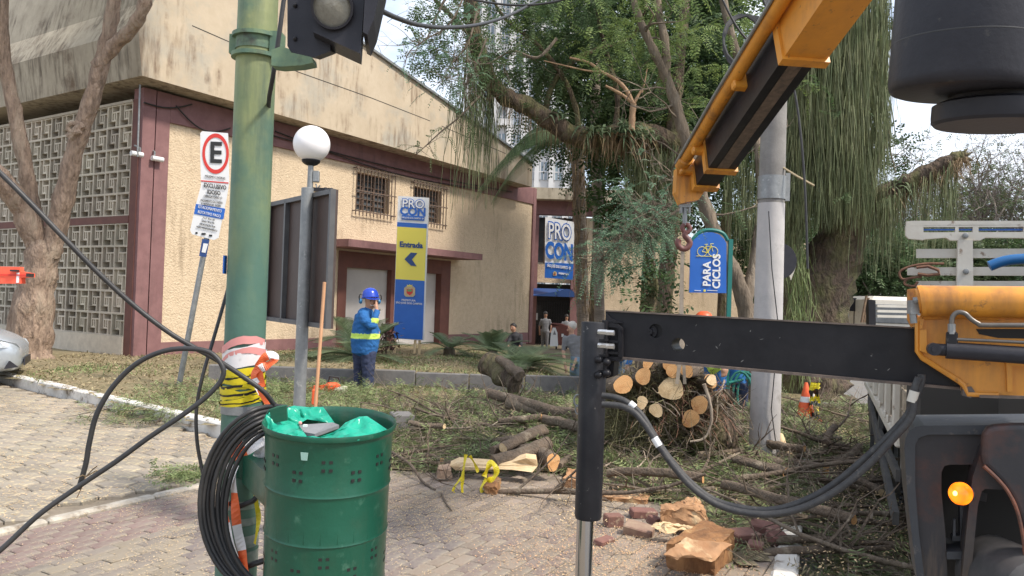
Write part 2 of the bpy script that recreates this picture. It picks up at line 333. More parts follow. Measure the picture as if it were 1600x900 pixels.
# ================================================================== ground and paving
UP = V((0,0,1))
KA, KB, KC = gnd(30,603), gnd(350,683), gnd(634,682)
WL0, WL1 = gnd(0,828), gnd(310,757)
wdir = (WL1-WL0).normalized()
LINE_END = WL0+wdir*((KC-WL0).dot(wdir))
RK0, RK1 = gnd(1243,892), gnd(1268,655)
rdir = (RK1-RK0).normalized()
KL = KA+(KA-KB)*2.2
def left_of(p, a, b): return (b.x-a.x)*(p[1]-a.y)-(b.y-a.y)*(p[0]-a.x)   # >0 when p lies left of a->b
C0 = gnd(205,565); AZ = R(33.7)
u = V((math.sin(AZ), math.cos(AZ), 0)); nR = V((math.cos(AZ), -math.sin(AZ), 0)); lw = -nR
def FP(t, z, o=0): return C0+u*t+nR*o+UP*z
def fpx(px, py, o=0):
    p = onp(px, py, C0+nR*o, nR)-C0; return p.dot(u), p.z
def LP(s, z, o=0): return C0+lw*s-u*o+UP*z
def lpx(px, py, o=0):
    p = onp(px, py, C0-u*o, u)-C0; return p.dot(lw), p.z
def sm(a, b, x): t = min(1, max(0, (x-a)/(b-a))); return t*t*(3-2*t)
EDGE_Y = 13.35
def soilz(x, y):
    z = .11 if x < KC.x else .11*(1-sm(KC.x, KC.x+1.2, x))
    if y > EDGE_Y and -5.3 < x < 1.2:
        z += .24*(1-sm(EDGE_Y+1, EDGE_Y+9, y))*sm(-5.3, -4.6, x)*(1-sm(.6, 1.2, x))
    z += -.55*sm(29, 33, y)*(1 if x < 8 else 0) if x > 0.2 else 0
    z -= .45*sm(14.5,16,y)*sm(.95,1.3,x)*(1-sm(3,4.5,x))*(1-sm(29,33,y))
    z += .035*mnoise.noise(V((x*.9, y*.9, 0)))
    return z
def grid_mesh(name, x0, x1, y0, y1, st, inside, zf, m, kind='structure'):
    idx = {}; mb = MB()
    nx, ny = int((x1-x0)/st), int((y1-y0)/st)
    def vid(i, j):
        if (i, j) not in idx:
            x, y = x0+i*st, y0+j*st; idx[(i, j)] = len(mb.v); mb.v.append((x, y, zf(x, y)))
        return idx[(i, j)]
    for i in range(nx):
        for j in range(ny):
            if inside((x0+(i+.5)*st, y0+(j+.5)*st)):
                mb.f.append((vid(i,j), vid(i+1,j), vid(i+1,j+1), vid(i,j+1))); mb.m.append(0)
    o = mb.build(name, m, fix=False, smooth=60); return tag(o, kind=kind)
tag(MB().poly([(-900,-60,-.3),(900,-60,-.3),(900,1500,-.3),(-900,1500,-.3)]).build('ground', m_soil), kind='structure')
def in_soil(p):
    if left_of(p, RK0, RK1) < .12: return False
    if p[0] < KC.x: return (left_of(p, KL, KB) > 0 if p[0] < KB.x else left_of(p, KB, KC) > 0)
    return p[1] > 10.1
grid_mesh('lawn', -22, 14, 8.5, 60, .3, in_soil, lambda x, y: soilz(x, y)-.0, m_litter)
# street beyond the right kerb
a = RK0-rdir*8; b = RK0+rdir*70; rr = V((rdir.y, -rdir.x, 0))
tag(MB().poly([a-UP*.13, a+rr*11-UP*.13, b+rr*11-UP*.13, b-UP*.13]).build('street', m_asph), kind='structure')
# paved footway bed, right of the white line
tag(MB().poly([WL0-wdir*8-UP*.03, RK0-rdir*8-UP*.03, V((RK0.x+(10.3-RK0.y)*rdir.x/rdir.y, 10.3, -.03)), V((KC.x-.1, 10.3, -.03)), V((KC.x-.1, KC.y, -.03)), LINE_END-UP*.03]).build('footway_bed', m_bed), kind='structure')
# parking bay bed
tag(MB().poly([WL0-wdir*8-UP*.032, LINE_END-UP*.032, KC-UP*.032, KB-UP*.032, KL-UP*.032, V((-22,-4,-.032))]).build('parking_bed', m_bed), kind='structure')
# --- brick pavers
pave = empty('footway', (0,0,0), kind='structure'); bx, by = .2, .1
pn = V((wdir.y, -wdir.x, 0))                    # to the right of the line
cells = []
for j in range(0, 75):
    for i in range(-12, 66):
        o = pn*(.13+by*(j+.5))+wdir*(bx*(i+.5*(j % 2))+.0)+WL0
        if left_of(o, RK0, RK1) < .2 or o.y > 10.1 or o.y < 3.4: continue
        if o.x < KC.x and o.y > KC.y-.1: continue
        px, py, w = proj(o)
        vis = -20 < px < 1420 and py < 912 and px < 960
        dist = o.y if vis else 99+o.y
        cells.append((dist, i, j, o))
cells.sort(key=lambda c: c[0])
me0 = None; mass = MB()
Mr = frame(wdir)
def paver_mb(mb, c, rot, sx=1):
    return mb.box(c, (.194, .094, .06), rot, .006)
for k, (dd, i, j, o) in enumerate(cells):
    jz = random.uniform(-.004, .003); tilt = Matrix.Rotation(random.uniform(-.012,.012), 3, 'X') @ Matrix.Rotation(random.uniform(-.012,.012), 3, 'Y')
    if k < 300:
        if me0 is None:
            ob = paver_mb(MB(), (0,0,0), None).build('paver', m_paver, pave); me0 = ob.data
        else: ob = link(bpy.data.objects.new('paver', me0), pave)
        ob.location = o+UP*(-.03+jz); ob.rotation_euler = (Mr @ tilt).to_euler()
        t = random.random(); f = .85+.3*random.random()
        if j < 7: c = (.25, .165, .15)
        elif (o-V((-1.2,5.4,0))).length < .9: c = (.19,.155,.15)
        elif o.x < -.9: c = (.32,.265,.195) if t < .7 else (.24,.20,.17)
        else: c = (.29,.225,.175) if t < .6 else (.23,.17,.15)
        f *= .80; ob.color = (c[0]*f, c[1]*f, c[2]*f, 1)
    else: paver_mb(mass, o+UP*(-.03+jz), Mr @ tilt)
tag(mass.build('pavers', m_paver2, pave, fix=False), kind='stuff')
# --- hexagonal blocks of the parking bay
park = empty('parking_bay', (0,0,0), kind='structure'); hexs = []; r_ = .165
def inpark(p):
    if left_of(p, WL0, WL1)/(WL1-WL0).length < .19: return False
    if left_of(p, KL, KB)/(KB-KL).length > -.12: return False
    if p[0] > KB.x and left_of(p, KB, KC) > -.1: return False
    return True
hx = V((math.cos(.35), math.sin(.35), 0)); hy = V((-hx.y, hx.x, 0))
for i in range(-70, 40):
    for j in range(-50, 60):
        o = V((-4.5, 8, 0))+hx*(i*r_*1.5)+hy*((j+.5*(i % 2))*r_*math.sqrt(3))
        if o.y < 2 or o.x < -15 or not inpark(o): continue
        px, py, w = proj(o); vis = -25 < px < 400 and py < 860
        hexs.append((o.y if vis else 99+o.y, o))
hexs.sort(key=lambda c: c[0]); hm = None; mass = MB()
def hexmb(mb, o, a):
    P = [o+(hx*math.cos(a+math.pi*k/3)+hy*math.sin(a+math.pi*k/3))*(r_-.006) for k in range(6)]
    Q = [o+(p-o)*.95+UP*.008 for p in P]
    return mb.add(P+Q+[p-UP*.03 for p in P], [tuple(range(6,12))]+[(k,(k+1)%6,6+(k+1)%6,6+k) for k in range(6)]+[((k+1)%6,k,12+k,12+(k+1)%6) for k in range(6)])
for k, (dd, o) in enumerate(hexs):
    if k < 300:
        if hm is None: ob = hexmb(MB(), V((0,0,0)), 0).build('hexagonal_paver', m_hex, park); hm = ob.data
        else: ob = link(bpy.data.objects.new('hexagonal_paver', hm), park)
        ob.location = o+UP*random.uniform(-.012,-.004); ob.rotation_euler = (random.uniform(-.02,.02), random.uniform(-.02,.02), 0)
    else: hexmb(mass, o+UP*random.uniform(-.012,-.004), 0)
tag(mass.build('hexagonal_pavers', m_hex2, park, fix=False), kind='stuff')
# --- kerbs in pieces
def kerb(name, pts, w, h, z, m, L=1.0, jag=.008, piece='kerb_stone'):
    root = empty(name, (0,0,0), kind='structure')
    for a, b in zip(pts[:-1], pts[1:]):
        n = max(1, round((b-a).length/L)); d = (b-a)/n
        for k in range(n):
            p, q = a+d*k, a+d*(k+1); g = d.normalized()*.006
            c = (p+q)/2+UP*(z-h/2+random.uniform(-jag,jag)); rot = frame(d) @ Matrix.Rotation(random.uniform(-.008,.008), 3, 'Z')
            MB().box(c, (d.length-.012, w, h), rot, .018).build(piece, m, root)
    return root
kd = V((.45,.5,0))
kerb('white_kerb', [KA+(KA-KB)*.9+V((0,.1,0)), KB+V((.02,.09,0)), KC+V((-.1,.09,0))], .15, .30, .14, m_kerbw)
kerb('flush_kerb', [WL0-wdir*2.2-pn*.0, LINE_END], .09, .10, .007, mat('dirty_kerb', (.50,.46,.39), (.33,.29,.24), scale=9, rough=.95, bump=.4, c3=(.20,.16,.12), s3=6, t3=(.52,.64)), .8, .003)
kerb('street_kerb', [RK0-rdir*2+rr*-.06, RK0+rdir*26+rr*-.06], .15, .30, .012, m_kerbw, .95)
MB().box(KC+V((-.06,.04,.10)), (.24,.32,.32), frame(V((.9,.3,0))), .012).build('kerb_end_stone', m_stone, bpy.data.objects['white_kerb'])
bed = empty('stone_edging', (0,EDGE_Y,0), 'low dark stone edging of the raised bed behind the cut brush', 'edging')
xx = -5.0
while xx < 1.3:
    L = random.uniform(.75, 1.05); hgt = .36+random.uniform(-.02,.02)
    MB().box((xx+L/2, EDGE_Y-.07+random.uniform(-.015,.015), hgt/2-.04), (L-.015, .14, hgt+.08), Matrix.Rotation(random.uniform(-.02,.02),3,'Z'), .012).build('edging_stone', m_stone, bed); xx += L
# ================================================================== corner building
B = empty('corner_building', C0, 'cream and plum corner building with breeze block screen and heavy stained concrete roof', 'building')
zband = fpx(255,190)[1]; zbase = .40; TEND = fpx(830,500)[0]; ztop = 5.95
w1 = (fpx(556,300)[0], fpx(556,327)[1], fpx(609,300)[0], fpx(556,268)[1])
w2 = (fpx(645,320)[0], fpx(645,343)[1], fpx(690,320)[0], fpx(645,290)[1])
pt0, pt1 = fpx(527,450)[0], fpx(702,450)[0]; ptz = fpx(527,391)[1]; dz = fpx(537,417)[1]
tp = fpx(255,400)[0]
def wall_grid(mb, t0, t1, z0, z1, holes, o, depth):
    ts = sorted({t0, t1, *[h[0] for h in holes], *[h[2] for h in holes]}); zs = sorted({z0, z1, *[h[1] for h in holes], *[h[3] for h in holes]})
    for i in range(len(ts)-1):
        for j in range(len(zs)-1):
            tc, zc = (ts[i]+ts[i+1])/2, (zs[j]+zs[j+1])/2
            if any(h[0] < tc < h[2] and h[1] < zc < h[3] for h in holes): continue
            mb.poly([FP(ts[i],zs[j],o), FP(ts[i+1],zs[j],o), FP(ts[i+1],zs[j+1],o), FP(ts[i],zs[j+1],o)])
    for h in holes:
        c = [(h[0],h[1]),(h[2],h[1]),(h[2],h[3]),(h[0],h[3])]
        for k in range(4):
            (a0,b0),(a1,b1) = c[k], c[(k+1)%4]
            mb.poly([FP(a0,b0,o), FP(a1,b1,o), FP(a1,b1,o-depth), FP(a0,b0,o-depth)])
holes = [w1, w2, (pt0, 0.0, pt1, ptz)]
mb = MB(); wall_grid(mb, tp, TEND-.15, 0.0, zband, holes, 0, .3); mb.build('stucco_wall', m_stucco, B, fix=False)
mb = MB(); rf = frame(u)
mb.beam(FP(tp,(zband+ztop)/2,-.1), FP(TEND,(zband+ztop)/2,-.1), .3, ztop-zband, bev=.01)
mb.beam(FP(-.0,ztop/2,-.12), FP(tp*.45,ztop/2,-.12), .36, ztop); mb.beam(FP(tp*.45+.03,ztop/2,-.12), FP(tp,ztop/2,-.12), .34, ztop-.002)
mb.beam(FP(TEND-.2,ztop/2,-.115), FP(TEND+.001,ztop/2,-.115), .35, ztop-.003); mb.build('plum_frame', m_purple, B)
MB().beam(FP(tp,zbase/2,-.12), FP(pt0,zbase/2,-.12), .30, zbase).build('plinth', m_purple, B); MB().beam(FP(pt1,zbase/2,-.12), FP(TEND-.2,zbase/2,-.12), .30, zbase).build('plinth', m_purple, B)
# portal
mb = MB(); pw = .28; tm = fpx(655,450)[0]; tm2 = fpx(672,450)[0]
mb.beam(FP(pt0+pw/2,0,-.13), FP(pt0+pw/2,ptz-.002,-.13), pw, .36, up=u); mb.beam(FP(pt1-pw/2,0,-.13), FP(pt1-pw/2,ptz-.002,-.13), pw, .36, up=u)
mb = MB()
def fbox(mb, t0, t1, z0, z1, o0, o1): return mb.box(FP((t0+t1)/2,(z0+z1)/2,(o0+o1)/2), (t1-t0, abs(o1-o0), z1-z0), rf)
td0 = fpx(540,450)[0]; td1 = fpx(612,450)[0]; td2 = fpx(668,450)[0]; td3 = fpx(688,450)[0]
fbox(mb, pt0, td0, 0, ptz, -.30, .035); fbox(mb, td3, pt1, 0, ptz, -.30, .035); fbox(mb, td0, td3, dz, ptz-.002, -.30, .03); fbox(mb, td1, td1+.32, 0, dz, -.28, -.02); mb.build('portal_frame', m_redbrown, B)
for a_, b_ in ((td0, td1), (td1+.32, td3)):
    mb = MB(); fbox(mb, a_, b_, 0.02, dz, -.25, -.2); o = mb.build('portal_panel', m_white_panel, B)
c0, c1 = fpx(527,388, .9)[0], fpx(750,405, .9)[0]; cz = ptz+.16
mb = MB(); fbox(mb, c0+.3, c1, cz-.1, cz+.1, 0.0, 1.0); mb.build('canopy_ledge', m_purple, B)
# windows
for (a_, z0, b_, z1) in (w1, w2):
    mb = MB(); fbox(mb, a_, b_, z0, z1, -.27, -.25); win = mb.build('window', m_glass, B)
    mb = MB()
    for k in range(4): t = a_+(b_-a_)*k/3; fbox(mb, t-.03, t+.03, z0, z1, -.25, -.2)
    for k in range(7): z = z0+(z1-z0)*k/6; fbox(mb, a_+.03, b_-.03, z-.012, z+.012, -.24, -.19)
    mb.build('window_frame', m_white_panel if False else m_bar, win)
    mb = MB(); nb = 11
    for k in range(nb+1):
        t = a_-.1+(b_-a_+.2)*k/nb; mb.box(FP(t,(z0+z1)/2,.12), (.022,.022,z1-z0+.34), rf)
    for z in (z0-.05, (z0+z1)/2, z1+.1): mb.box(FP((a_+b_)/2, z, .14), (b_-a_+.3, .012, .035), rf)
    for t in (a_-.12, b_+.12):
        for z in (z0-.05, z1+.1): mb.box(FP(t, z, .07), (.02,.16,.03), rf)
    mb.build('window_grille', m_bar, win)
# breeze-block screen on the left front
zl = [0.52+k*.497 for k in range(6)]; zbeam0 = zl[-1]; zbeam1 = zbeam0+.17; zu = [zbeam1+k*.497 for k in range(6)]
mb = MB(); T = .17; W_ = .497
def bb(x0, x1, z0, z1, d=T): mb.box(((x0+x1)/2, 0, (z0+z1)/2), (x1-x0, d, z1-z0))
e = .024; w = W_
bb(0,w,0,e); bb(0,w,w-e,w); bb(0,e,e,w-e); bb(w-e,w,e,w-e)
i0, i1 = w*.33, w*.67; g = .017
bb(i0-g,i0+g,e,w*.66,T*.9); bb(i1-g,i1+g,w*.33,w-e,T*.9); bb(i0+g,w-e,w*.33-g*1.3,w*.33-g,T*.9); bb(i0+g,i1+g,w*.33-g,w*.33+g,T*.88); bb(e,i1-g,w*.66,w*.66+2*g,T*.88)
bb(w*.5-g,w*.5+g,w*.33+g,w*.66,T*.85)
blk = mb.build('breeze_block', m_block, B); blk.matrix_parent_inverse = Matrix.Identity(4)
Ml = frame(lw); first = True; NCOL = 16
for zs in (zl[:5], zu[:5]):
    for z in zs:
        for k in range(NCOL):
            ob = blk if first else link(bpy.data.objects.new('breeze_block', blk.data), B); first = False
            ob.matrix_parent_inverse = Matrix.Identity(4)
            ob.location = LP(.30+k*W_, z, -.06)-C0; ob.rotation_euler = Ml.to_euler()
def lbox(mb, s0, s1, z0, z1, o0, o1): return mb.box(LP((s0+s1)/2,(z0+z1)/2,(o0+o1)/2), (s1-s0, abs(o1-o0), z1-z0), Ml)
SE = .30+NCOL*W_
mb = MB(); lbox(mb, .30, SE, zbeam0+.003, zbeam1-.003, -.16, .03); lbox(mb, .04, .297, .0, zu[-1]+.06, -.2, .02); lbox(mb, SE, SE+.3, 0, zu[-1]+.06, -.2, .02); mb.build('screen_beam', m_redbrown, B)
lbox(MB(), .297, SE, 0, .517, -.2, .05).build('screen_sill', m_block, B); lbox(MB(), .30, SE, zu[-1]+.002, zu[-1]+.06, -.16, .05).build('screen_coping', m_block, B)
mb = MB(); lbox(mb, .1, 14, 0, 5.9, -1.3, -1.2); mb.build('inner_wall', m_greyint, B)
mb = MB(); mb.poly([LP(.2,.02,-.2), LP(14,.02,-.2), LP(14,.02,-1.2), LP(.2,.02,-1.2)]); mb.build('inner_floor', m_greyint, B)
mb = MB(); mb.prism([FP(TEND-.1,0,-.3), FP(TEND-.1,0,-14), FP(TEND-.4,0,-14), FP(TEND-.4,0,-.3)], UP*5.9); mb.build('end_wall', m_stucco, B)
mb = MB(); lbox(mb, SE+.3, 15, 0, 5.5, -.2, .02); mb.build('side_wall', m_stucco, B)
# roof
b_ = .65; p_ = lambda t, z: FP(t, z, b_)
def rp_(px, py): t, z = fpx(px, py, b_); return (t, z)
E0 = rp_(222,118); E1 = rp_(216,45); E2 = rp_(243,-2); E3 = (E2[0]+.35, 9.72-.178*(E2[0]+.35)); TF = rp_(832,256); BF = rp_(831,292)
topat = lambda t: E3[1]+(TF[1]-E3[1])*(t-E3[0])/(TF[0]-E3[0])
pl = [p_(*E0), p_(*BF), p_(*TF), p_(*E3), p_(*E2), p_(*E1)]
mb = MB(); n_ = len(pl); d_ = lw*16
pts = pl+[p+d_ for p in pl]; mb.mi = 0
mb.add(pts, [(0,1,2,3,4,5), tuple(range(11,5,-1)), (1,7,8,2), (2,8,9,3)])
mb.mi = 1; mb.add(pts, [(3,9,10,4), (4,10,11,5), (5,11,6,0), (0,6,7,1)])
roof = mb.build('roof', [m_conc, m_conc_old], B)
mb = MB(); mb.beam(p_(TF[0],TF[1]+.03)+nR*.02, p_(E3[0],E3[1]+.03)+nR*.02, .12, .07); mb.build('flashing', m_galv, roof)
mb = MB()
for (ax, ay), (bx_, by_) in (((467,113),(580,153)), ((580,153),(672,189)), ((300,40),(467,113)), ((690,197),(790,240))):
    t0, z0 = fpx(ax, ay, b_); t1, z1 = fpx(bx_, by_, b_); mb.beam(FP(t0,z0,b_), FP(t1,z1,b_), .004, .022)
mb.build('joint', m_dark, roof)
# cameras, conduit and cables on the corner
for (x, y, s) in ((216,241,-1), (244,248,1)):
    cc = empty('security_camera', onp(x, y, C0+nR*.15, nR), 'white bullet security camera %s the plum corner pilaster' % ('facing the breeze block screen on' if s < 0 else 'pointing along the stucco wall from'), 'security camera')
    p = V(cc.location); MB().tube([p+u*s*.16, p-u*s*.1], .055, 12).build('camera_body', m_white, cc, smooth=True); MB().tube([p-u*s*.04, p-u*s*.04+UP*.14, p-nR*.15+UP*.2], .02, 8).build('bracket', m_galv, cc)
cab = MB()
for (x0, y0, x1, y1, sg) in ((420,210,800,300,.12), (430,205,760,296,.28), (225,160,300,163,.1), (275,165,360,200,.3)):
    a_ = onp(x0, y0, C0+nR*.1, nR); b2 = onp(x1, y1, C0+nR*.1, nR); cab.tube([a_.lerp(b2, k/14)-UP*sg*math.sin(math.pi*k/14) for k in range(15)], .018, 5)
tag(cab.build('wall_cable', m_black), 'thin black cables sagging along the plum band of the building', 'cable')
p0 = onp(215,245,C0+nR*.2,nR); MB().tube([p0, onp(219,132,C0+nR*.2,nR)], .02, 6).build('conduit', m_galv, B)
# ================================================================== rear wing and tower
GZ = -.5; YB = 35.0
RB = empty('rear_wing', at(960,480,YB), 'cream rear wing with recessed entrance seen between the palm trunks', 'building')
def bp(px, py, Y=YB): return at(px, py, Y)
def qbox(mb, x0, y0, x1, y1, Y=YB, d=.3, ground=False):
    a_, b2 = at(x0, y0, Y), at(x1, y1, Y); z0 = GZ-.1 if ground else b2.z
    return mb.box(((a_.x+b2.x)/2, Y+d/2, (a_.z+z0)/2), (abs(b2.x-a_.x), d, a_.z-z0))
mb = MB(); qbox(mb, 903, 340, 1062, 520, YB-.2, .4, True); qbox(mb, 833, 412, 898, 443, YB+.1, .3); qbox(mb, 1062, 372, 1330, 520, YB+.5, .4, True); mb.build('cream_wall', m_stucco, RB)
mb = MB(); qbox(mb, 829, 322, 836, 540, YB-.25, .3, True); qbox(mb, 896, 322, 905, 540, YB-.25, .3, True); qbox(mb, 829, 312, 1064, 342, YB-.3, .5); mb.build('plum_column', m_purple, RB)
mb = MB(); qbox(mb, 820, 292, 1068, 318, YB-.9, 1.4); mb.build('roof_slab', m_conc_old, RB)
mb = MB(); qbox(mb, 836, 340, 898, 412, YB+.2, .1); wn_ = mb.build('window', m_glass, RB)
mb = MB()
for x in (836, 851, 866, 881, 896): qbox(mb, x, 340, x+1.6, 412, YB+.1, .06)
for y in (340, 362, 386, 408): qbox(mb, 836, y, 898, y+1.5, YB+.08, .06)
mb.build('window_frame', m_bar, wn_)
mb = MB(); qbox(mb, 832, 443, 900, 540, YB+.5, .2, True); mb.build('entrance_back', m_dark, RB)
mb = MB(); g0, g1 = at(834,470,YB-.1), at(897,470,YB-.1)
for k in range(18): x = g0.x+(g1.x-g0.x)*k/17; mb.box((x, YB-.1, (g0.z+GZ)/2), (.03,.03,g0.z-GZ))
for z in (GZ+.1, GZ+1.1, g0.z): mb.box(((g0.x+g1.x)/2, YB-.1, z), (g1.x-g0.x, .04, .05))
mb.build('gate_grille', m_blackm, RB)
mb = MB(); qbox(mb, 835,489, 840,500, YB-.14,.03); mb.build('notice', m_white, RB)
# arched awning
A0, A1 = at(830,462,YB-1.5), at(900,462,YB-1.5); mb = MB(); N = 10; rad = (A1.x-A0.x)/2*.42
xs0 = A1.x-2*rad
def arch(x, y, k): a_ = math.pi*k/N; return V((x+rad-rad*math.cos(a_), y, A0.z+rad*.85*math.sin(a_)))
mb.add([V((A0.x, YB-1.4, A0.z)), V((A0.x, YB-.2, A0.z+.35)), V((A1.x, YB-.2, A0.z+.35)), V((xs0+rad, YB-1.4, A0.z+.3)), V((xs0, YB-1.4, A0.z))], [(0,1,2,3),(0,3,4)])
mb.add([arch(xs0, YB-1.5, k) for k in range(N+1)]+[arch(xs0, YB-.2, k) for k in range(N+1)], [(k,k+1,N+2+k,N+1+k) for k in range(N)]+[tuple(range(N+1))])
mb.build('awning', m_navy, RB)
# office tower far behind
YT = 85.0
TW = empty('office_tower', at(860,300,YT), 'tall white office tower with gridded windows behind the trees', 'building')
ta, tb = at(735,-10,YT), at(905,310,YT)
m_tow = mat('tower_white', (.62,.61,.60), (.52,.52,.53), scale=.5, rough=.8)
m_tglass = mat('tower_glass', (.16,.21,.25), (.26,.31,.35), scale=.35, rough=.2, orand=.3)
mb = MB(); mb.box(((ta.x+tb.x)/2, YT+6, 17), (tb.x-ta.x, 12, 40)); mb.build('wall', m_tow, TW)
nx_, nz_ = 8, 12; cw = (tb.x-ta.x)/nx_; 
wm = MB(); wm.box((0,0,0), (cw*.78, .12, 1.9)); fm = MB()
for k in (-1, 0, 1): fm.box((k*cw*.26, -.1, 0), (.1,.1,1.9))
fm.box((0,-.1,-.1), (cw*.78,.1,.1))
wob = None
for i in range(nx_):
    for j in range(nz_):
        p = V((ta.x+cw*(i+.5), YT-.03, 4+j*2.9))
        if wob is None: wob = wm.build('window', m_tglass, TW); fob = fm.build('window_frame', m_tow, wob); src = (wob, fob); o = wob; f = fob
        else:
            o = wob.copy(); COL.objects.link(o); f = fob.copy(); COL.objects.link(f); f.parent = o
        o.matrix_parent_inverse = Matrix.Identity(4); o.location = p-V(TW.location)
mb = MB()
for i in range(nx_+1): mb.box((ta.x+cw*i, YT-.25, 17), (.5,.5,40))
mb.build('pier', m_tow, TW)
mb = MB()
for (i, j) in ((1,3),(2,1),(4,2),(6,3),(3,5),(5,1),(7,2),(2,6)): mb.box((ta.x+cw*(i+.5), YT-.45, 3.2+j*2.9), (1.0,.6,.7))
tag(mb.build('air_conditioner', m_tow, TW), kind='stuff')
# ================================================================== vegetation helpers
def unit(a): return a/np.maximum(np.linalg.norm(a, axis=-1, keepdims=True), 1e-9)
def fronds(name, P, D, L, pairs, ll, lwid, m, parent=None, droop=.25, fold=.35, sub=None):
    """pinnate leaves: P (N,3) bases, D (N,3) directions, L length"""
    P = np.asarray(P, float); N = len(P); D = unit(np.asarray(D, float)); L = np.broadcast_to(L, (N,))[:, None]
    rnd = unit(rng.normal(size=(N, 3))*.35+np.array([0, 0, 1.0])); Sd = unit(np.cross(D, rnd)); Nn = np.cross(Sd, D)
    quads = []
    for k in range(pairs):
        t = (k+.6)/pairs; base = P+D*L*t-np.array([0,0,1])*L*droop*t*t
        s = ll*(1-.55*abs(t-.45))*(1+.25*rng.normal(size=(N,1))*.5)
        for sg in (-1, 1):
            d = unit(Sd*sg+D*.45-Nn*fold*.6+rng.normal(size=(N,3))*.16-np.array([0,0,.15])); w = unit(np.cross(d, Nn))*lwid/2
            quads.append(np.stack([base, base+d*s*.5+w, base+d*s, base+d*s*.5-w], 1))
    d = D*L-np.array([0,0,1])*L*droop; w = Sd*.004+Nn*.002
    quads.append(np.stack([P, P+w, P+d+w*.3, P+d-w*.3], 1))
    return npmesh(name, np.concatenate(quads).reshape(-1, 3), 4, m, parent)
def clump_pts(cl, per):
    """cl: list of (centre Vector, radius) -> points and outward directions"""
    P, D = [], []
    for c, r in cl:
        n = max(3, int(per*r*r)); d = unit(rng.normal(size=(n, 3))); q = r*rng.random((n, 1))**.45
        p = np.array(c)+d*q*np.array([1,1,.75]); P.append(p); D.append(unit(d+rng.normal(size=(n,3))*.5+np.array([0,0,-.15])))
    return np.concatenate(P), np.concatenate(D)
def strands(name, P, Ln, w, m, parent=None, segs=5, sway=.05):
    P = np.asarray(P, float); N = len(P); Ln = np.broadcast_to(Ln, (N,))[:, None]; a = rng.random((N,1))*math.pi
    W_ = np.concatenate([np.cos(a), np.sin(a), 0*a], 1)*w/2; prev = P.copy(); quads = []; drift = rng.normal(size=(N,3))*sway*np.array([1,1,0])
    for k in range(segs):
        drift = drift*.7+rng.normal(size=(N,3))*sway*.5*np.array([1,1,0])
        nxt = prev+drift*Ln/segs*2-np.array([0,0,1])*Ln/segs; f0, f1 = 1-.6*k/segs, 1-.6*(k+1)/segs
        quads.append(np.stack([prev-W_*f0, prev+W_*f0, nxt+W_*f1, nxt-W_*f1], 1)); prev = nxt
    return npmesh(name, np.concatenate(quads).reshape(-1, 3), 4, m, parent)
def straps(name, P, D, L, w, m, parent=None, droop=1.0, segs=4):
    P = np.asarray(P, float); N = len(P); D = unit(np.asarray(D, float)); L = np.broadcast_to(L, (N,))[:, None]
    Sd = unit(np.cross(D, np.array([0,0,1.0])+rng.normal(size=(N,3))*.2)); quads = []; pts = []
    for k in range(segs+1):
        t = k/segs; pts.append(P+D*L*t-np.array([0,0,1])*L*droop*t*t)
    for k in range(segs):
        a_, b2 = w*(1-k/segs)*.5+.002, w*(1-(k+1)/segs)*.5+.001
        quads.append(np.stack([pts[k]-Sd*a_, pts[k]+Sd*a_, pts[k+1]+Sd*b2, pts[k+1]-Sd*b2], 1))
    return npmesh(name, np.concatenate(quads).reshape(-1, 3), 4, m, parent)
def twigs_np(name, P, D, L, w, m, parent=None, bend=.3):
    """thin crossed ribbons of 3 segments"""
    P = np.asarray(P, float); N = len(P); D = unit(np.asarray(D, float)); L = np.broadcast_to(L, (N,))[:, None]; w = np.broadcast_to(w, (N,))[:, None]
    quads = []; B_ = rng.normal(size=(N,3))*bend; pts = [P+D*L*t+B_*L*t*t for t in (0,.35,.7,1)]
    up = unit(np.cross(D, rng.normal(size=(N,3))))
    for W_ in (up, np.cross(D, up)):
        for k in range(3):
            a_, b2 = W_*w*(1-.25*k)/2, W_*w*(1-.25*(k+1))/2
            quads.append(np.stack([pts[k]-a_, pts[k]+a_, pts[k+1]+b2, pts[k+1]-b2], 1))
    return npmesh(name, np.concatenate(quads).reshape(-1, 3), 4, m, parent)
def limb(mb, pts, r0, r1, n=12, jit=.10, seed=1, sub=5):
    P = smoothpath(pts, sub); k = len(P)
    rs = [r0+(r1-r0)*i/(k-1) for i in range(k)]
    rs = [r*(1+.08*math.sin(i*1.7+seed)) for i, r in enumerate(rs)]
    mb.tube(P, rs, n, jit=jit, seed=seed); return P
def wander(p, d, L, r0, mb, depth, rnd, sub=4, tips=None, ups=.15):
    """random branching twigs from p"""
    pts = [V(p)]; q = V(p); d = V(d).normalized()
    for k in range(sub):
        d = (d+V((rnd.gauss(0,.28), rnd.gauss(0,.28), rnd.gauss(0,.25)+ups*.3))).normalized(); q = q+d*L/sub; pts.append(q.copy())
    mb.tube(pts, [r0*(1-.7*i/sub) for i in range(sub+1)], 5 if r0 > .02 else 3, cap=False)
    if tips is not None: tips.append((q.copy(), d.copy()))
    if depth > 0:
        for k in range(rnd.choice((2, 3))):
            i = rnd.randint(1, sub); wander(pts[i], (d+V((rnd.gauss(0,.8), rnd.gauss(0,.8), rnd.gauss(0,.6)))), L*rnd.uniform(.5,.75), r0*.5, mb, depth-1, rnd, sub, tips, ups)
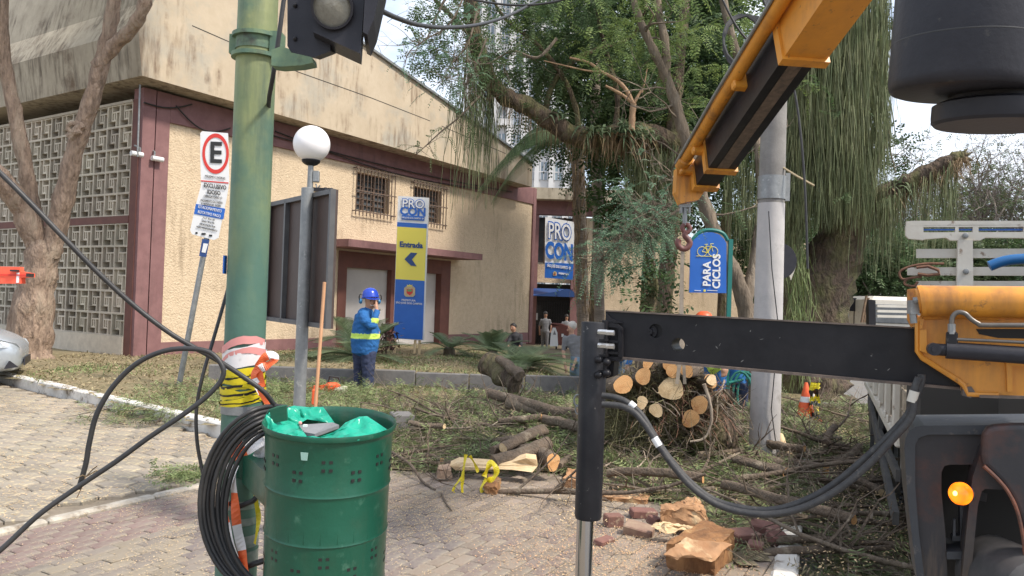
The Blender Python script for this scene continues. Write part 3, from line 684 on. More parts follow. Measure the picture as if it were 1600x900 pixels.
# ------------------------------------------------------------------ left forked tree
YL = 16.2
LT = empty('forked_tree', at(62,562,YL), 'rough barked forked tree in front of the breeze block screen', 'tree')
mb = MB(); pm = pxm(YL)
limb(mb, [at(46,580,YL), at(46,545,YL), at(54,480,YL), at(62,420,YL), at(70,375,YL)], 33*pm, 21*pm, 22, .16, 3)
limb(mb, [at(24,565,YL+.1), at(28,500,YL+.1), at(46,440,YL+.1), at(60,400,YL)], 15*pm, 16*pm, 12, .15, 13)
P1 = limb(mb, [at(75,400,YL), at(88,360,YL), at(102,300,YL-.1), at(118,230,YL-.2), at(140,165,YL-.3), at(160,95,YL-.4), at(172,40,YL-.5), at(182,-30,YL-.6), at(190,-140,YL-.8)], 16.5*pm, 8.5*pm, 16, .10, 5)
limb(mb, [at(152,105,YL-.4), at(178,72,YL-.5), at(205,45,YL-.7), at(224,12,YL-.9), at(236,-40,YL-1), at(260,-150,YL-1.3)], 11*pm, 8*pm, 10, .1, 6)
limb(mb, [at(66,400,YL), at(50,320,YL+.1), at(38,250,YL), at(22,170,YL-.1), at(8,100,YL-.2), at(4,40,YL-.3), at(2,-60,YL-.4)], 12.5*pm, 8*pm, 14, .10, 7)
limb(mb, [at(62,395,YL), at(36,330,YL-.3), at(6,285,YL-.7), at(-40,245,YL-1), at(-140,180,YL-1.5)], 18*pm, 12*pm, 12, .12, 8)
for k in range(4): limb(mb, [at(50,548,YL), at(50+(-44,-20,20,40)[k],574,YL-.3+.1*k)+UP*.0], 16*pm, 7*pm, 8, .1, k)
mb.build('trunk', m_bark_warm, LT, smooth=70)
mb = MB(); c_ = at(118,200,YL-.45); mb.tube([c_+V((math.cos(k*.7)*.15, -.02*k*.1, math.sin(k*.7)*.10)) for k in range(9)], .05, 8); mb.tube([at(108,215,YL-.42), at(128,196,YL-.42)], .09, 8); mb.build('knot', m_bark_warm, LT, smooth=True)
cl = [(at(x, y, YL+dy), r) for x, y, dy, r in ((190,-260,-1,1.3),(300,-220,-2,1.2),(0,-220,0,1.4),(-160,-60,-1.5,1.2),(90,-330,0,1.5),(-90,-180,-1,1.1),(240,-360,-1,1.3))]
P, D = clump_pts(cl, 260); fronds('crown', P, D, .45, 7, .12, .035, m_leafA, LT)
# ------------------------------------------------------------------ old tree with the arching limb
YO = 15.0; po = pxm(YO)
OT = empty('limb_tree', at(1040,560,YO), 'old tree with a dark arching horizontal limb carrying bromeliads', 'tree')
mb = MB()
limb(mb, [at(1036,570,YO), at(1036,480,YO), at(1044,400,YO), at(1052,330,YO), at(1056,260,YO), at(1052,205,YO), at(1060,120,YO+.3), at(1070,0,YO+.6), at(1075,-120,YO+.8)], 15*po, 7*po, 12, .12, 2)
P2 = limb(mb, [at(1054,225,YO), at(1010,210,YO-.1), at(960,213,YO-.2), at(905,214,YO-.3), at(862,190,YO-.4), at(820,165,YO-.5), at(784,148,YO-.6), at(758,112,YO-.7), at(742,60,YO-.8), at(736,0,YO-.9), at(728,-90,YO-1)], 17*po, 10*po, 12, .2, 3)
limb(mb, [at(1054,225,YO), at(1100,214,YO+.1), at(1160,205,YO+.4), at(1240,190,YO+.9)], 15*po, 10*po, 10, .13, 4)
for (x, y) in ((1012,565),(1062,565)): limb(mb, [at(1036,520,YO), at(x,y,YO-.1)], 12*po, 6*po, 8)
for pts in ([(905,213),(900,170),(880,120),(840,70),(790,30),(760,-20)], [(742,60),(700,20),(660,-20)], [(960,210),(965,150),(950,90),(935,30),(930,-40)], [(850,185),(870,120),(925,80),(985,60),(1010,10)]):
    limb(mb, [at(x, y, YO-.3+random.uniform(-.4,.4)) for x, y in pts], 5*po, 2*po, 7, .1, 5)
mb.build('trunk', m_bark_moss, OT, smooth=70)
# sawn shoot above the bromeliads
mb = MB()
for pts, a_, b2 in (([(987,203),(988,180),(990,162)],5,4.5), ([(990,164),(978,140),(962,124),(940,112),(920,98),(890,90)],3.6,1.6), ([(990,162),(975,150),(958,140),(946,134)],3,1.8), ([(990,163),(998,148),(1003,140)],2.4,1.6), ([(940,112),(915,110),(880,102),(850,95)],1.6,.8), ([(1003,145),(1008,125),(1012,100)],1.3,.7)):
    limb(mb, [at(x, y, YO-.7) for x, y in pts], a_*po, b2*po, 8, .04, 2)
mb.build('bare_shoot', mat('peeled_wood', (.42,.27,.16), (.33,.2,.12), scale=8), OT, smooth=70)
def canopy(tree, spots, per, m, name='crown', L=.34, pairs=7, ll=.085, lw_=.03, droop=.25):
    cl = []
    for (x, y, Y, rpx, n) in spots:
        for k in range(n):
            g = rng.normal(size=3)*.5; Yk = Y+g[1]*1.0; cl.append((at(x+g[0]*rpx, y+g[2]*rpx*.7, Yk), random.uniform(.25,.6)*rpx*pxm(Y)*.62))
    P, D = clump_pts(cl, per); return fronds(name, P, D, L, pairs, ll, lw_, m, tree, droop)
canopy(OT, [(760,60,14.2,60,7),(700,110,14,35,3),(840,30,14.6,70,9),(930,60,15,70,9),(860,120,15.2,55,5),(1010,110,15.5,70,9),(930,150,15.6,40,4),(790,-60,14.6,80,8),(980,-50,15,90,10),(1080,60,15.6,60,6),(1050,180,15.6,70,5),(700,20,13.6,50,4),(890,10,15.2,60,7),(850,80,15.4,50,6),(920,-40,15,80,7),(700,60,14.2,60,8),(680,0,14,60,6),(760,120,14.6,45,6),(800,180,14.8,30,4),(830,130,15.3,50,6)], 420, m_leafA)
canopy(OT, [(900,20,14.0,80,5),(1000,70,14.2,70,6),(1040,160,14.4,40,3),(1090,170,14.5,40,3),(820,90,14.0,60,4)], 260, m_leafB, 'light_foliage', .32, 7, .075, .026)
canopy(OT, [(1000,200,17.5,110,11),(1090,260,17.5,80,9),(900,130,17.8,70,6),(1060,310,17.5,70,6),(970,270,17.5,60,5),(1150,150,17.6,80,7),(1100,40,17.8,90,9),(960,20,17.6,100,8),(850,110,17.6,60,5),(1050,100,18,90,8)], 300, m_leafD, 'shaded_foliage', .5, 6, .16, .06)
# moss, roots and bromeliads on the limb
P = []; 
for p in P2[4:]:
    for k in range(9): P.append(p+V((random.gauss(0,.10), random.gauss(0,.12), -.08+random.gauss(0,.05))))
strands('hanging_root', P, rng.uniform(.12,.55,len(P)), .012, m_dry, OT)
P = [at(random.gauss(745,14), random.uniform(40,160), YO-.8+random.gauss(0,.2)) for k in range(170)]+[at(random.uniform(700,800), random.uniform(120,170), YO-.6+random.gauss(0,.2)) for k in range(50)]+[at(random.gauss(766,4),random.uniform(110,150),YO-.7) for k in range(60)]
strands('moss', P, rng.uniform(.4,2.3,len(P)), .014, m_moss, OT)
P = [at(random.uniform(975,1090), random.uniform(222,250), YO-.2+random.gauss(0,.3)) for k in range(260)]
strands('moss_curtain', P, rng.uniform(.5,1.5,len(P)), .016, m_moss, OT)
def bromeliad(x, y, Y, n, L, label):
    c = at(x, y, Y); e_ = empty('bromeliad', c, label, 'plant')
    P = [c+V((random.gauss(0,.10), random.gauss(0,.10), random.gauss(0,.06))) for k in range(n)]; D = unit(rng.normal(size=(n,3))*np.array([1,1,.5])+np.array([0,0,.8]))
    straps('leaf_rosette', P, D, rng.uniform(.7,1.1,n)*L, .055, m_palm, e_, droop=.8)
    P = [c+V((random.gauss(0,.14), random.gauss(0,.1), -.05)) for k in range(n//2)]; D = unit(rng.normal(size=(n//2,3))*np.array([.5,.5,.1])+np.array([0,0,-1]))
    straps('dead_leaves', P, D, rng.uniform(.7,1.2,n//2)*L, .04, m_dry, e_, droop=.3)
for (x, y, n, L, lb) in ((978,205,90,.55,'largest bromeliad with tan dead leaves hanging below the sawn shoot'), (945,208,46,.42,'bromeliad left of the sawn shoot on the dark limb'), (1010,214,40,.42,'bromeliad right of the sawn shoot on the dark limb'), (918,205,34,.4,'bromeliad where the dark limb meets the palm trunks'), (870,180,30,.36,'small bromeliad high on the curve of the dark limb'), (1400,290,46,.6,'spiky bromeliad at the root of the broken limb')):
    bromeliad(x, y, YO-.45 if x < 1200 else 15.3, n, L, lb)
# ------------------------------------------------------------------ leaning slender tree
YS = 13.2; ps = pxm(YS)
ST = empty('leaning_tree', at(1172,650,YS), 'grey leaning tree whose curved trunk passes behind the concrete pole', 'tree')
mb = MB()
P3 = limb(mb, [at(1180,665,YS), at(1178,600,YS), at(1170,520,YS), at(1158,455,YS), at(1130,395,YS), at(1106,335,YS), at(1086,270,YS), at(1070,215,YS), at(1052,150,YS), at(1034,105,YS), at(1012,60,YS), at(996,20,YS), at(984,-30,YS), at(965,-130,YS)], 15*ps, 4*ps, 12, .12, 9)
limb(mb, [at(1042,125,YS), at(1040,70,YS), at(1030,20,YS+.1), at(1020,-60,YS+.2)], 7*ps, 5*ps, 8, .1, 3)
limb(mb, [at(1165,480,YS), at(1180,400,YS+.2), at(1190,320,YS+.3), at(1185,240,YS+.4), at(1160,120,YS+.5), at(1130,0,YS+.6), at(1125,-100,YS+.6)], 9*ps, 6*ps, 10, .1, 4)
rnd = random.Random(3); tips = []
for k in range(14): i = rnd.randint(22, len(P3)-6); wander(P3[i], V((rnd.gauss(0,1), rnd.gauss(0,.6), rnd.gauss(0,.4))), 1.0, .022, mb, 2, rnd, 4, tips)
mb.build('trunk', m_bark, ST, smooth=70)
canopy(ST, [(1040,60,13,50,5),(1080,120,13.1,40,4),(1120,60,13.2,60,6),(1150,110,13.3,40,4),(1100,-20,13,70,6),(1000,-20,13,60,5),(1000,110,13,60,5),(950,60,13.2,60,5),(1130,180,13.2,40,4),(1090,180,13,26,2),(1190,240,13.4,20,2),(1170,40,13.2,60,6)], 400, m_leafB, 'crown', .3, 7, .07, .024)
canopy(ST, [(1120,290,13.8,30,4),(1150,330,13.8,30,4),(1180,300,14,25,3),(1140,240,13.9,30,4)], 330, m_leafA, 'lower_foliage', .3, 7, .07, .028)
P = [at(random.gauss(1165,18), random.uniform(220,330), YS+.5+random.gauss(0,.2)) for k in range(260)]; strands('moss', P, rng.uniform(.3,1.4,len(P)), .014, m_moss, ST)
# small dark sapling
sp = empty('sapling', at(1014,560,12.5), 'small dark sapling with large leaves left of the hanging strap', 'tree'); mb = MB()
limb(mb, [at(1016,565,12.5), at(1014,500,12.5), at(1022,455,12.5), at(1018,400,12.5), at(1019,360,12.5)], .09, .05, 8, .1, 2)
limb(mb, [at(1016,490,12.5), at(1008,475,12.5), at(1014,462,12.5)], .07, .05, 8); mb.build('trunk', m_bark_moss, sp, smooth=70)
P = [at(random.gauss(1025,28), random.gauss(425,26), 12.4+random.gauss(0,.25)) for k in range(90)]; D = unit(rng.normal(size=(90,3))*np.array([1,1,.3])+np.array([0,0,-.2])); fronds('crown', P, D, .3, 4, .13, .05, m_leafD, sp)
# ------------------------------------------------------------------ big weeping tree at the right
YW = 15.8; pw_ = pxm(YW)
WT = empty('weeping_tree', at(1268,612,YW), 'massive weeping tree draped in long hanging moss beside the street', 'tree')
mb = MB()
limb(mb, [at(1272,625,YW), at(1272,600,YW), at(1270,540,YW), at(1282,470,YW), at(1306,400,YW), at(1326,330,YW), at(1332,260,YW), at(1318,180,YW), at(1300,90,YW), at(1290,0,YW), at(1285,-140,YW)], 52*pw_, 18*pw_, 18, .16, 11)
limb(mb, [at(1240,625,YW-.1), at(1240,560,YW-.1), at(1236,480,YW), at(1232,400,YW), at(1240,300,YW+.1), at(1245,200,YW+.1)], 25*pw_, 12*pw_, 12, .15, 12)
limb(mb, [at(1300,620,YW-.3), at(1300,560,YW-.2), at(1296,480,YW-.2), at(1318,400,YW-.1)], 16*pw_, 12*pw_, 10, .15, 14)
BR = limb(mb, [at(1325,340,YW), at(1362,315,YW-.3), at(1410,292,YW-.5), at(1455,268,YW-.7), at(1488,250,YW-.8), at(1504,243,YW-.85)], 20*pw_, 8*pw_, 12, .2, 15)
for (x, y) in ((1520,238),(1522,251),(1512,232),(1516,258)): mb.tube([at(1500,245,YW-.85), at(x, y, YW-.9)], [6*pw_, .6*pw_], 5)
for pts in ([(1318,180),(1360,110),(1400,60),(1440,20)], [(1300,90),(1340,40),(1380,-30)], [(1330,300),(1370,250),(1385,200),(1375,120)], [(1290,0),(1230,-40),(1180,-60)]): limb(mb, [at(x, y, YW+.3) for x, y in pts], 8*pw_, 3*pw_, 8, .1, 5)
mb.build('trunk', m_bark_moss, WT, smooth=70)
P, Ln = [], []
for (x0, x1, y0, y1, n, ya_, yb_, dy) in ((1240,1350,-30,200,2100,230,370,-.9), (1345,1388,-60,150,800,90,270,-.7), (1235,1300,150,300,500,260,370,-.8), (1225,1258,240,360,260,330,470,-.7), (1300,1392,130,300,700,250,360,-.8), (1390,1500,262,300,240,320,430,-.6), (1385,1480,-40,60,150,30,120,-.3), (1345,1400,200,320,260,330,440,-.5)):
    for k in range(n):
        x = random.uniform(x0, x1); y = random.uniform(y0, y1); ye_ = random.uniform(ya_, yb_)
        if x > 1370 and y > 200: y = 320-(x-1370)*.55+random.uniform(-6, 6)
        Yk = YW+dy+random.gauss(0,.35); P.append(at(x, y, Yk)); Ln.append(max(.15, (ye_-y)*pxm(Yk)))
strands('hanging_moss', P, np.array(Ln), .015, m_moss, WT, 6, .05)
P = [p+V((random.gauss(0,.1),random.gauss(0,.15),-.05)) for p in BR for k in range(26)]; strands('root_hairs', P, rng.uniform(.1,.45,len(P)), .014, m_dry, WT, 4, .3)
P = [at(random.gauss(1250,12), random.uniform(380,560), YW-1.0+random.gauss(0,.12)) for k in range(260)]; strands('clinging_vine', P, rng.uniform(.3,1.0,len(P)), .02, m_brush, WT, 4, .15)
canopy(WT, [(1300,40,15.4,60,5),(1240,20,15.3,60,6),(1370,40,15.8,40,4),(1230,150,15,30,3),(1275,130,14.6,16,2),(1340,-40,15.6,80,6),(1400,-20,15.8,50,5),(1290,190,14.9,40,4),(1350,160,15,30,3),(1260,260,14.8,30,3),(1320,290,14.9,26,2)], 300, m_leafA, 'crown', .3, 7, .08, .03)
canopy(WT, [(1270,128,14.4,14,3),(1262,150,14.4,9,1),(1350,60,14.6,14,2)], 420, m_leafB, 'light_foliage', .3, 7, .08, .026)
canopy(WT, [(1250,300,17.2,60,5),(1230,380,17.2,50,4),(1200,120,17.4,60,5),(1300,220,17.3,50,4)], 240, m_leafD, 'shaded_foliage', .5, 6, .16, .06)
# ------------------------------------------------------------------ palms
m_ptrunk = mat('palm_trunk', (.25,.205,.165), (.16,.13,.105), scale=1.2, rough=1, bump=.8, bscale=5, bdist=.05, stretch=(1,1,5))
def palm(x0, y0, x1, y1, Y, r, label, shaggy=False):
    a_, b2 = at(x0, y0, Y), at(x1, y1, Y); e_ = empty('palm', a_, label, 'palm tree'); mb = MB()
    n = 40; mb.tube([a_.lerp(b2, k/n) for k in range(n+1)], [r*(1+.06*(k % 2)) for k in range(n+1)], 14, jit=.03, seed=2); mb.build('trunk', m_ptrunk, e_, smooth=70)
    if shaggy:
        P = [a_.lerp(b2, random.uniform(.25, 1))+V((random.gauss(0,r*.7), -r*.8+random.gauss(0,r*.3), 0)) for k in range(300)]; strands('dead_fibre', P, rng.uniform(.2,.6,300), .022, m_dry, e_, 4, .1)
    return e_, b2
e1, top1 = palm(913,565,903,238,20.5,.16,'shaggy brown palm trunk, left one of the close pair',True)
e2, top2 = palm(938,565,927,-40,19.5,.125,'slim ringed grey palm trunk, right one of the close pair')
def palmfronds(e_, c, specs, L, m=None, hang=1.0):
    for (dx, dy, dz, ln) in specs:
        n = 22; d = V((dx, dy, dz)).normalized(); pts = [c+d*ln*k/n-UP*hang*ln*.62*(k/n)**2 for k in range(n+1)]
        mb = MB(); mb.tube(pts, [.022*(1-.8*k/n) for k in range(n+1)], 5); fr = mb.build('frond', m_palm, e_)
        quads = []
        for k in range(3, n*3):
            t = k/(n*3); i = int(t*n); p = pts[i].lerp(pts[min(i+1,n)], t*n-i); tan = (pts[min(i+1,n)]-pts[i]).normalized(); s = tan.cross(UP).normalized()
            for sg in (-1, 1):
                dd = (s*sg*.7+tan*.35-UP*.9).normalized(); l_ = L*(1-.7*abs(t-.4)); w = tan*.016
                quads += [p-w, p+w, p+dd*l_+w*.2, p+dd*l_-w*.2]
        npmesh('leaflets', np.array([tuple(q) for q in quads]), 4, m or m_palm, fr)
palmfronds(e1, at(880,215,20), [(-1,-.1,.25,2.2),(-1,.4,.1,1.9),(-1,-.7,.5,2.3),(-.8,.3,.9,2.1),(.3,-1,.8,2.0),(.8,.5,.8,2.0),(1,-.2,.3,2.0)], .5, m_leafA, 1.5)
mb = MB(); limb(mb, [top1, at(890,222,20.2), at(880,215,20)], .14, .1, 8); mb.build('crown_shaft', m_ptrunk, e1)
palmfronds(e2, top2, [(math.cos(k), math.sin(k), .5, 2.4) for k in range(7)], .6)
# ------------------------------------------------------------------ feathery boughs near the camera
def bough(x0, y0, path, Y, spread, n, m, label, L=.26, ll=.045, lw2=.014, pairs=10, name='feathery_branch', parent=None, droop=.5):
    e_ = parent or empty(name, at(x0, y0, Y), label, 'branch'); mb = MB(); P = smoothpath([at(x, y, Y) for x, y in path], 5)
    mb.tube(P, [.02*(1-.75*i/(len(P)-1)) for i in range(len(P))], 5); Q, D = [], []
    for k in range(n):
        i = random.randint(len(P)//4, len(P)-1); q = P[i]+V((random.gauss(0,1), random.gauss(0,1), random.gauss(0,1)))*spread*.5; mb.tube([P[i], q], [.006, .003], 3, cap=False); Q.append(q); D.append((q-P[i]).normalized()+V((random.gauss(0,.5), random.gauss(0,.5), random.gauss(0,.3)-.15)))
    mb.build('stem', m_bark, e_); fronds('leaflets', Q, [tuple(d) for d in D], L, pairs, ll, lw2, m, e_, droop); return e_
YF = 10.5
bough(1080,330,[(1078,318),(1040,340),(1000,362),(962,388),(935,410)], YF, .30, 210, m_leafC, 'long feathery blue-green branch reaching left from the crane hook')
bough(1060,300,[(1085,300),(1050,320),(1010,330),(985,350),(955,395)], YF+.3, .42, 230, m_leafC, 'denser feathery branch above the plain trunk and left of the hook')
bough(745,60,[(740,-60),(722,0),(700,40),(668,60),(640,80),(632,105)], 12.5, .3, 34, m_leafC, 'thin drooping spray against the sky over the roof edge', L=.24, ll=.06, lw2=.022)
bough(745,60,[(745,20),(730,70),(705,100),(690,130)], 12.8, .5, 60, m_leafC, 'leafy spray hanging left of the mossy limb', L=.28, ll=.06, lw2=.022)
bough(745,80,[(760,60),(740,110),(725,140),(735,165)], 13, .4, 46, m_leafA, 'short spray just under the left end of the mossy limb')
bough(700,200,[(750,150),(715,185),(690,205),(665,228),(650,242)], 13, .2, 22, m_leafA, 'small isolated twig of leaves in front of the plum band', L=.2)
def lone(path, Y, label, r=.03):
    e_ = empty('bare_branch', at(*path[0], Y), label, 'branch'); mb = MB(); P = limb(mb, [at(x, y, Y) for x, y in path], r, r*.3, 6, .05, 3); rnd = random.Random(len(path)); 
    for k in range(7): wander(P[rnd.randint(len(P)//3, len(P)-2)], V((rnd.gauss(0,1),rnd.gauss(0,.5),rnd.gauss(0,.7))), .7, r*.35, mb, 2, rnd)
    mb.build('stem', m_bark, e_)
lone([(870,60),(840,90),(800,80),(760,100),(720,90)], 13.6, 'bare grey twig crossing the upper canopy against the sky')
lone([(735,-10),(700,-5),(680,30),(660,70),(640,40)], 13.4, 'bare twig at the top left edge of the canopy')
lone([(1335,120),(1380,180),(1392,240),(1400,270)], 15.4, 'bare twig dangling between the moss and the broken limb')
# ------------------------------------------------------------------ distant trees and shrubs
m_bare = mat('bare_twig', (.25,.205,.175), (.17,.14,.12), scale=2, rough=1, island=.3)
m_farg = leafmat('far_green', (.12,.16,.07), (.08,.11,.05)); m_fary = leafmat('far_olive', (.24,.24,.10), (.17,.17,.07))
def far_tree(x, yb, ytop, Y, wpx, label, twig=True, green=.4, gm=None, name='bare_tree'):
    b = at(x, yb, Y); h = at(x, ytop, Y).z-b.z; w = wpx*pxm(Y)/2; e_ = empty(name, b, label, 'tree'); mb = MB(); rnd = random.Random(int(x)); tips = []
    limb(mb, [b, b+V((.1,0,h*.25)), b+V((-.1,.1,h*.45))], h*.03+.08, h*.018, 8, .1, 2)
    for k in range(9):
        a_ = k*.7; wander(b+UP*h*(.22+.03*k), V((math.cos(a_)*w/h*1.8, math.sin(a_)*.6, 1.0)), h*.42, h*.014, mb, 3, rnd, 4, tips, .5)
    mb.build('trunk', m_bare, e_)
    T = np.array([tuple(t[0]) for t in tips]); T = T[rng.integers(0, len(T), 2600)]+rng.normal(size=(2600,3))*np.array([w*.16,w*.16,h*.06])
    if twig: twigs_np('twigs', T, rng.normal(size=(2600,3))+np.array([0,0,.5]), rng.uniform(.3,.9,2600), .018, m_bare, e_)
    if green: k = int(2600*green); fronds('crown', T[:k]+rng.normal(size=(k,3))*.25, rng.normal(size=(k,3)), .4, 4, .17, .075, gm or m_farg, e_)
for a_ in ((1400,520,285,42,170,'bare brown tree just right of the weeping tree, under the broken limb',True,.35),(1470,520,300,48,170,'twiggy olive tree behind the white truck rack, its middle part',True,.6,m_fary),(1545,530,255,44,190,'tallest bare twiggy tree behind the right end of the truck rack',True,.2),
           (1620,530,262,40,180,'bare tree at the far right edge behind the truck rack',True,.25),(1510,530,300,56,220,'greyish bare tree rising behind the others in the right distance',True,.3)): far_tree(*a_)
for a_ in ((1360,520,392,32,110,'round dark green tree low behind the parked white trucks',False,1.0,m_leafA,'green_tree'),(1420,520,375,38,130,'dark green tree between the parked trucks and the truck rack',False,1.0,m_farg,'green_tree'),(1490,530,380,36,150,'broad dark green tree filling the gap between the rack slats',False,1.0,m_farg,'green_tree'),(1580,530,385,36,150,'dark green tree behind the slats at the right edge',False,1.0,m_leafD,'green_tree'),
           (1215,520,330,30,110,'bushy dark tree seen between the concrete pole and the weeping trunk',False,1.0,m_leafA,'green_tree'),(1320,520,330,46,120,'mid green tree far up the street left of the parked trucks',True,.9,m_farg,'green_tree')): far_tree(*a_)
# dense evergreens behind the middle of the picture
for (x, yb, yt, Y, w, lb) in ((1010,520,40,24,260,'dark evergreen crown behind the arching limb'),(1130,520,20,26,260,'dark evergreen crown behind the concrete pole'),(1225,520,30,27,200,'dark evergreen crown behind the yellow boom'),(930,500,30,27,150,'thin evergreen crown in front of the office tower')):
    b = at(x, yb, Y); e_ = empty('evergreen_tree', b, lb, 'tree'); top = at(x, yt, Y).z; mb = MB(); limb(mb, [b-UP*.3, V((b.x,Y,top*.5)), V((b.x+.3,Y,top*.8))], .22, .08, 8); mb.build('trunk', m_bark_moss, e_)
    cl = [(V((b.x+random.gauss(0,.5)*w*pxm(Y)/2.2, Y+random.gauss(0,.8), random.uniform(top*.45 if x > 950 else top*.55, top*1.15))), random.uniform(.5,1.1)) for k in range(32 if x > 950 else 22)]
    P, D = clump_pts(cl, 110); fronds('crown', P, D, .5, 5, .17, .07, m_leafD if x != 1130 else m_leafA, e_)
# ------------------------------------------------------------------ cycads
def cycad(x, y, Y, n, L, label, up=.75):
    c = at(x, y, Y); e_ = empty('cycad', c, label, 'plant'); MB().lathe(c-UP*.35, [(.13,0),(.16,.15),(.13,.36),(.05,.42)], 10).build('stem', m_bark, e_, smooth=True)
    for k in range(n):
        a_ = 2*math.pi*k/n+random.uniform(-.2,.2); el = random.uniform(.15, up+.35); d = V((math.cos(a_)*math.cos(el), math.sin(a_)*math.cos(el), math.sin(el))); ln = L*random.uniform(.8,1.1); N = 14
        pts = [c+d*ln*t/N-UP*ln*.34*(t/N)**2 for t in range(N+1)]; mb = MB(); mb.tube(pts, [.012*(1-.7*t/N) for t in range(N+1)], 4); s_ = V((-math.sin(a_), math.cos(a_), 0))
        for t in range(4, N*3):
            q = t/3; i = int(q); 
            if i >= N: break
            p = pts[i].lerp(pts[i+1], q-i); tan = (pts[i+1]-pts[i]).normalized()
            for sg in (-1, 1):
                dd = (s_*sg+tan*.55+UP*.12).normalized(); l_ = .24*L*(1-.75*abs(q/N-.45)); w = tan*.010
                mb.add([p-w, p+w, p+dd*l_+w*.3, p+dd*l_-w*.3], [(0,1,2,3)])
        mb.build('frond', m_palm, e_, fix=False)
cycad(560,558,15.4,26,1.35,'cycad with stiff arching fronds behind the worker in blue')
cycad(818,572,15.6,26,1.25,'cycad in front of the crouching figure by the plum wall end', .35)
cycad(770,552,18.5,14,1.0,'small cycad on the bed left of the larger cycad')
cycad(702,545,19.5,12,1.0,'sparse cycad right of the totem sign')
cycad(552,530,20,12,1.3,'upright cycad close to the white portal panel')
e_ = empty('croton', at(603,545,17), 'dark purplish leafy shrub between the worker and the totem sign', 'shrub'); P = [at(random.gauss(603,9), random.uniform(505,548), 17+random.gauss(0,.15)) for k in range(160)]
straps('leaves', P, rng.normal(size=(160,3))+np.array([0,0,.6]), .2, .05, mat('croton_leaf', (.12,.035,.045), (.07,.06,.04), scale=3, island=.4), e_, .5); MB().tube([at(603,556,17), at(603,515,17)], .02, 5).build('stem', m_bark, e_)
# ================================================================== green traffic pole
YP = 3.3; pp = pxm(YP)
def pz(y): return at(385, y, YP).z
ptop, pbot = at(392,0,YP), at(381,640,YP); PX = at(388,400,YP).x; r0 = 30.5*pp
GP = empty('traffic_pole', (PX, YP, 0), 'thick green painted traffic pole, yellowish above and teal below', 'traffic pole')
zs = pz(345)
MB().lathe((PX,YP,0), [(r0*1.03,0),(r0*1.02,.5),(r0,zs),(r0*.97,5.2),(0.001,5.25)], 40, cap=False).build('shaft', m_pole, GP, smooth=True)
mb = MB()
for y in (57, 88): mb.lathe((PX,YP,pz(y)-.012), [(r0*.9,0),(r0*1.22,0),(r0*1.22,.016),(r0*.9,.016)], 40, cap=False)
mb.lathe((PX,YP,pz(80)), [(r0*1.04,0),(r0*1.04,.055)], 40, cap=False)
mb.box((PX+r0*1.15,YP-.02,pz(72)), (.045,.07,.10)); mb.box((PX-r0*1.1,YP,pz(72)), (.03,.06,.08)); mb.build('clamp', m_clampg, GP, smooth=30)
MB().lathe((PX,YP,pz(645)), [(r0*1.05,0),(r0*1.05,.035)], 40, cap=False).build('steel_strap', m_galv, GP, smooth=True)
MB().lathe((PX,YP,pz(740)), [(r0*1.07,0),(r0*1.07,.14)], 40, cap=False).build('bin_clamp', m_binf, GP, smooth=True)
m_oldwrap = mat('worn_plastic_wrap', (.10,.17,.13), (.30,.33,.30), scale=9, rough=.4, bump=.5, bscale=14)
mb = MB()
for y, h in ((790,.035),(815,.03),(850,.05),(875,.05)): mb.lathe((PX,YP,pz(y)), [(r0*1.05,0),(r0*1.06,h)], 40, cap=False)
mb.build('worn_tape', m_oldwrap, GP, smooth=True)
# traffic arm high above, out of the picture, carrying the drum-shaped housing
DR = at(1500,0,2.15)
mb = MB(); mb.tube([(PX,YP,4.6),(PX+.6,YP-.1,4.75),(DR.x-.3,2.3,4.8),(DR.x,2.15,4.8)], [.07,.06,.05,.045], 12); mb.build('mast_arm', m_polegreen, GP, smooth=True)
# small signs taped to the pole edge
mb = MB(); mb.box((PX-r0-.004, YP-.03, pz(415)), (.006,.03,.075)); mb.build('sticker', m_blue, GP)
# barrier tape wound round the pole
def wrap(mb, y0, y1, turns, wd, rr_, seed, ph=0, tilt=.01):
    rn = random.Random(seed); N = int(turns*22); z0, z1 = pz(y0), pz(y1); A, B2 = [], []
    for k in range(N+1):
        a_ = ph+2*math.pi*k/22; z = z0+(z1-z0)*k/N+tilt*math.sin(a_+seed)+rn.uniform(-.003,.003); r = rr_+rn.uniform(0,.004); w_ = wd*(.8+.3*math.sin(k*.37+seed))
        A.append((PX+math.cos(a_)*r, YP+math.sin(a_)*r, z-w_/2)); B2.append((PX+math.cos(a_)*(r+.002), YP+math.sin(a_)*(r+.002), z+w_/2))
    mb.add(A+B2, [(k,k+1,N+2+k,N+1+k) for k in range(N)])
YT_ = empty('yellow_warning_tape', (PX,YP-r0,pz(610)), 'yellow and black tape wound round the green pole below the red and white tape', 'warning tape')
mb = MB(); wrap(mb, 632, 574, 5.2, .030, r0*1.05, 1); wrap(mb, 628, 585, 3, .026, r0*1.08, 4, .5, .03); mb.build('wrapped_tape', m_tapey, YT_, smooth=True)
mb = MB(); wrap(mb, 630, 574, 4.3, .010, r0*1.10, 7, 1.5, .014); mb.build('black_stripe', m_tapek, YT_, smooth=True)
RT = empty('barrier_tape', (PX,YP-r0,pz(557)), 'red and white barrier tape wound round the green pole and tied in a bow', 'barrier tape')
mb = MB(); wrap(mb, 572, 546, 3, .045, r0*1.04, 2); mb.build('wrapped_tape', m_tapew, RT, smooth=True)
mb = MB(); wrap(mb, 571, 545, 1.6, .030, r0*1.07, 9, 2.4, .05); mb.build('pink_band', m_tapep, RT, smooth=True)
mb = MB()
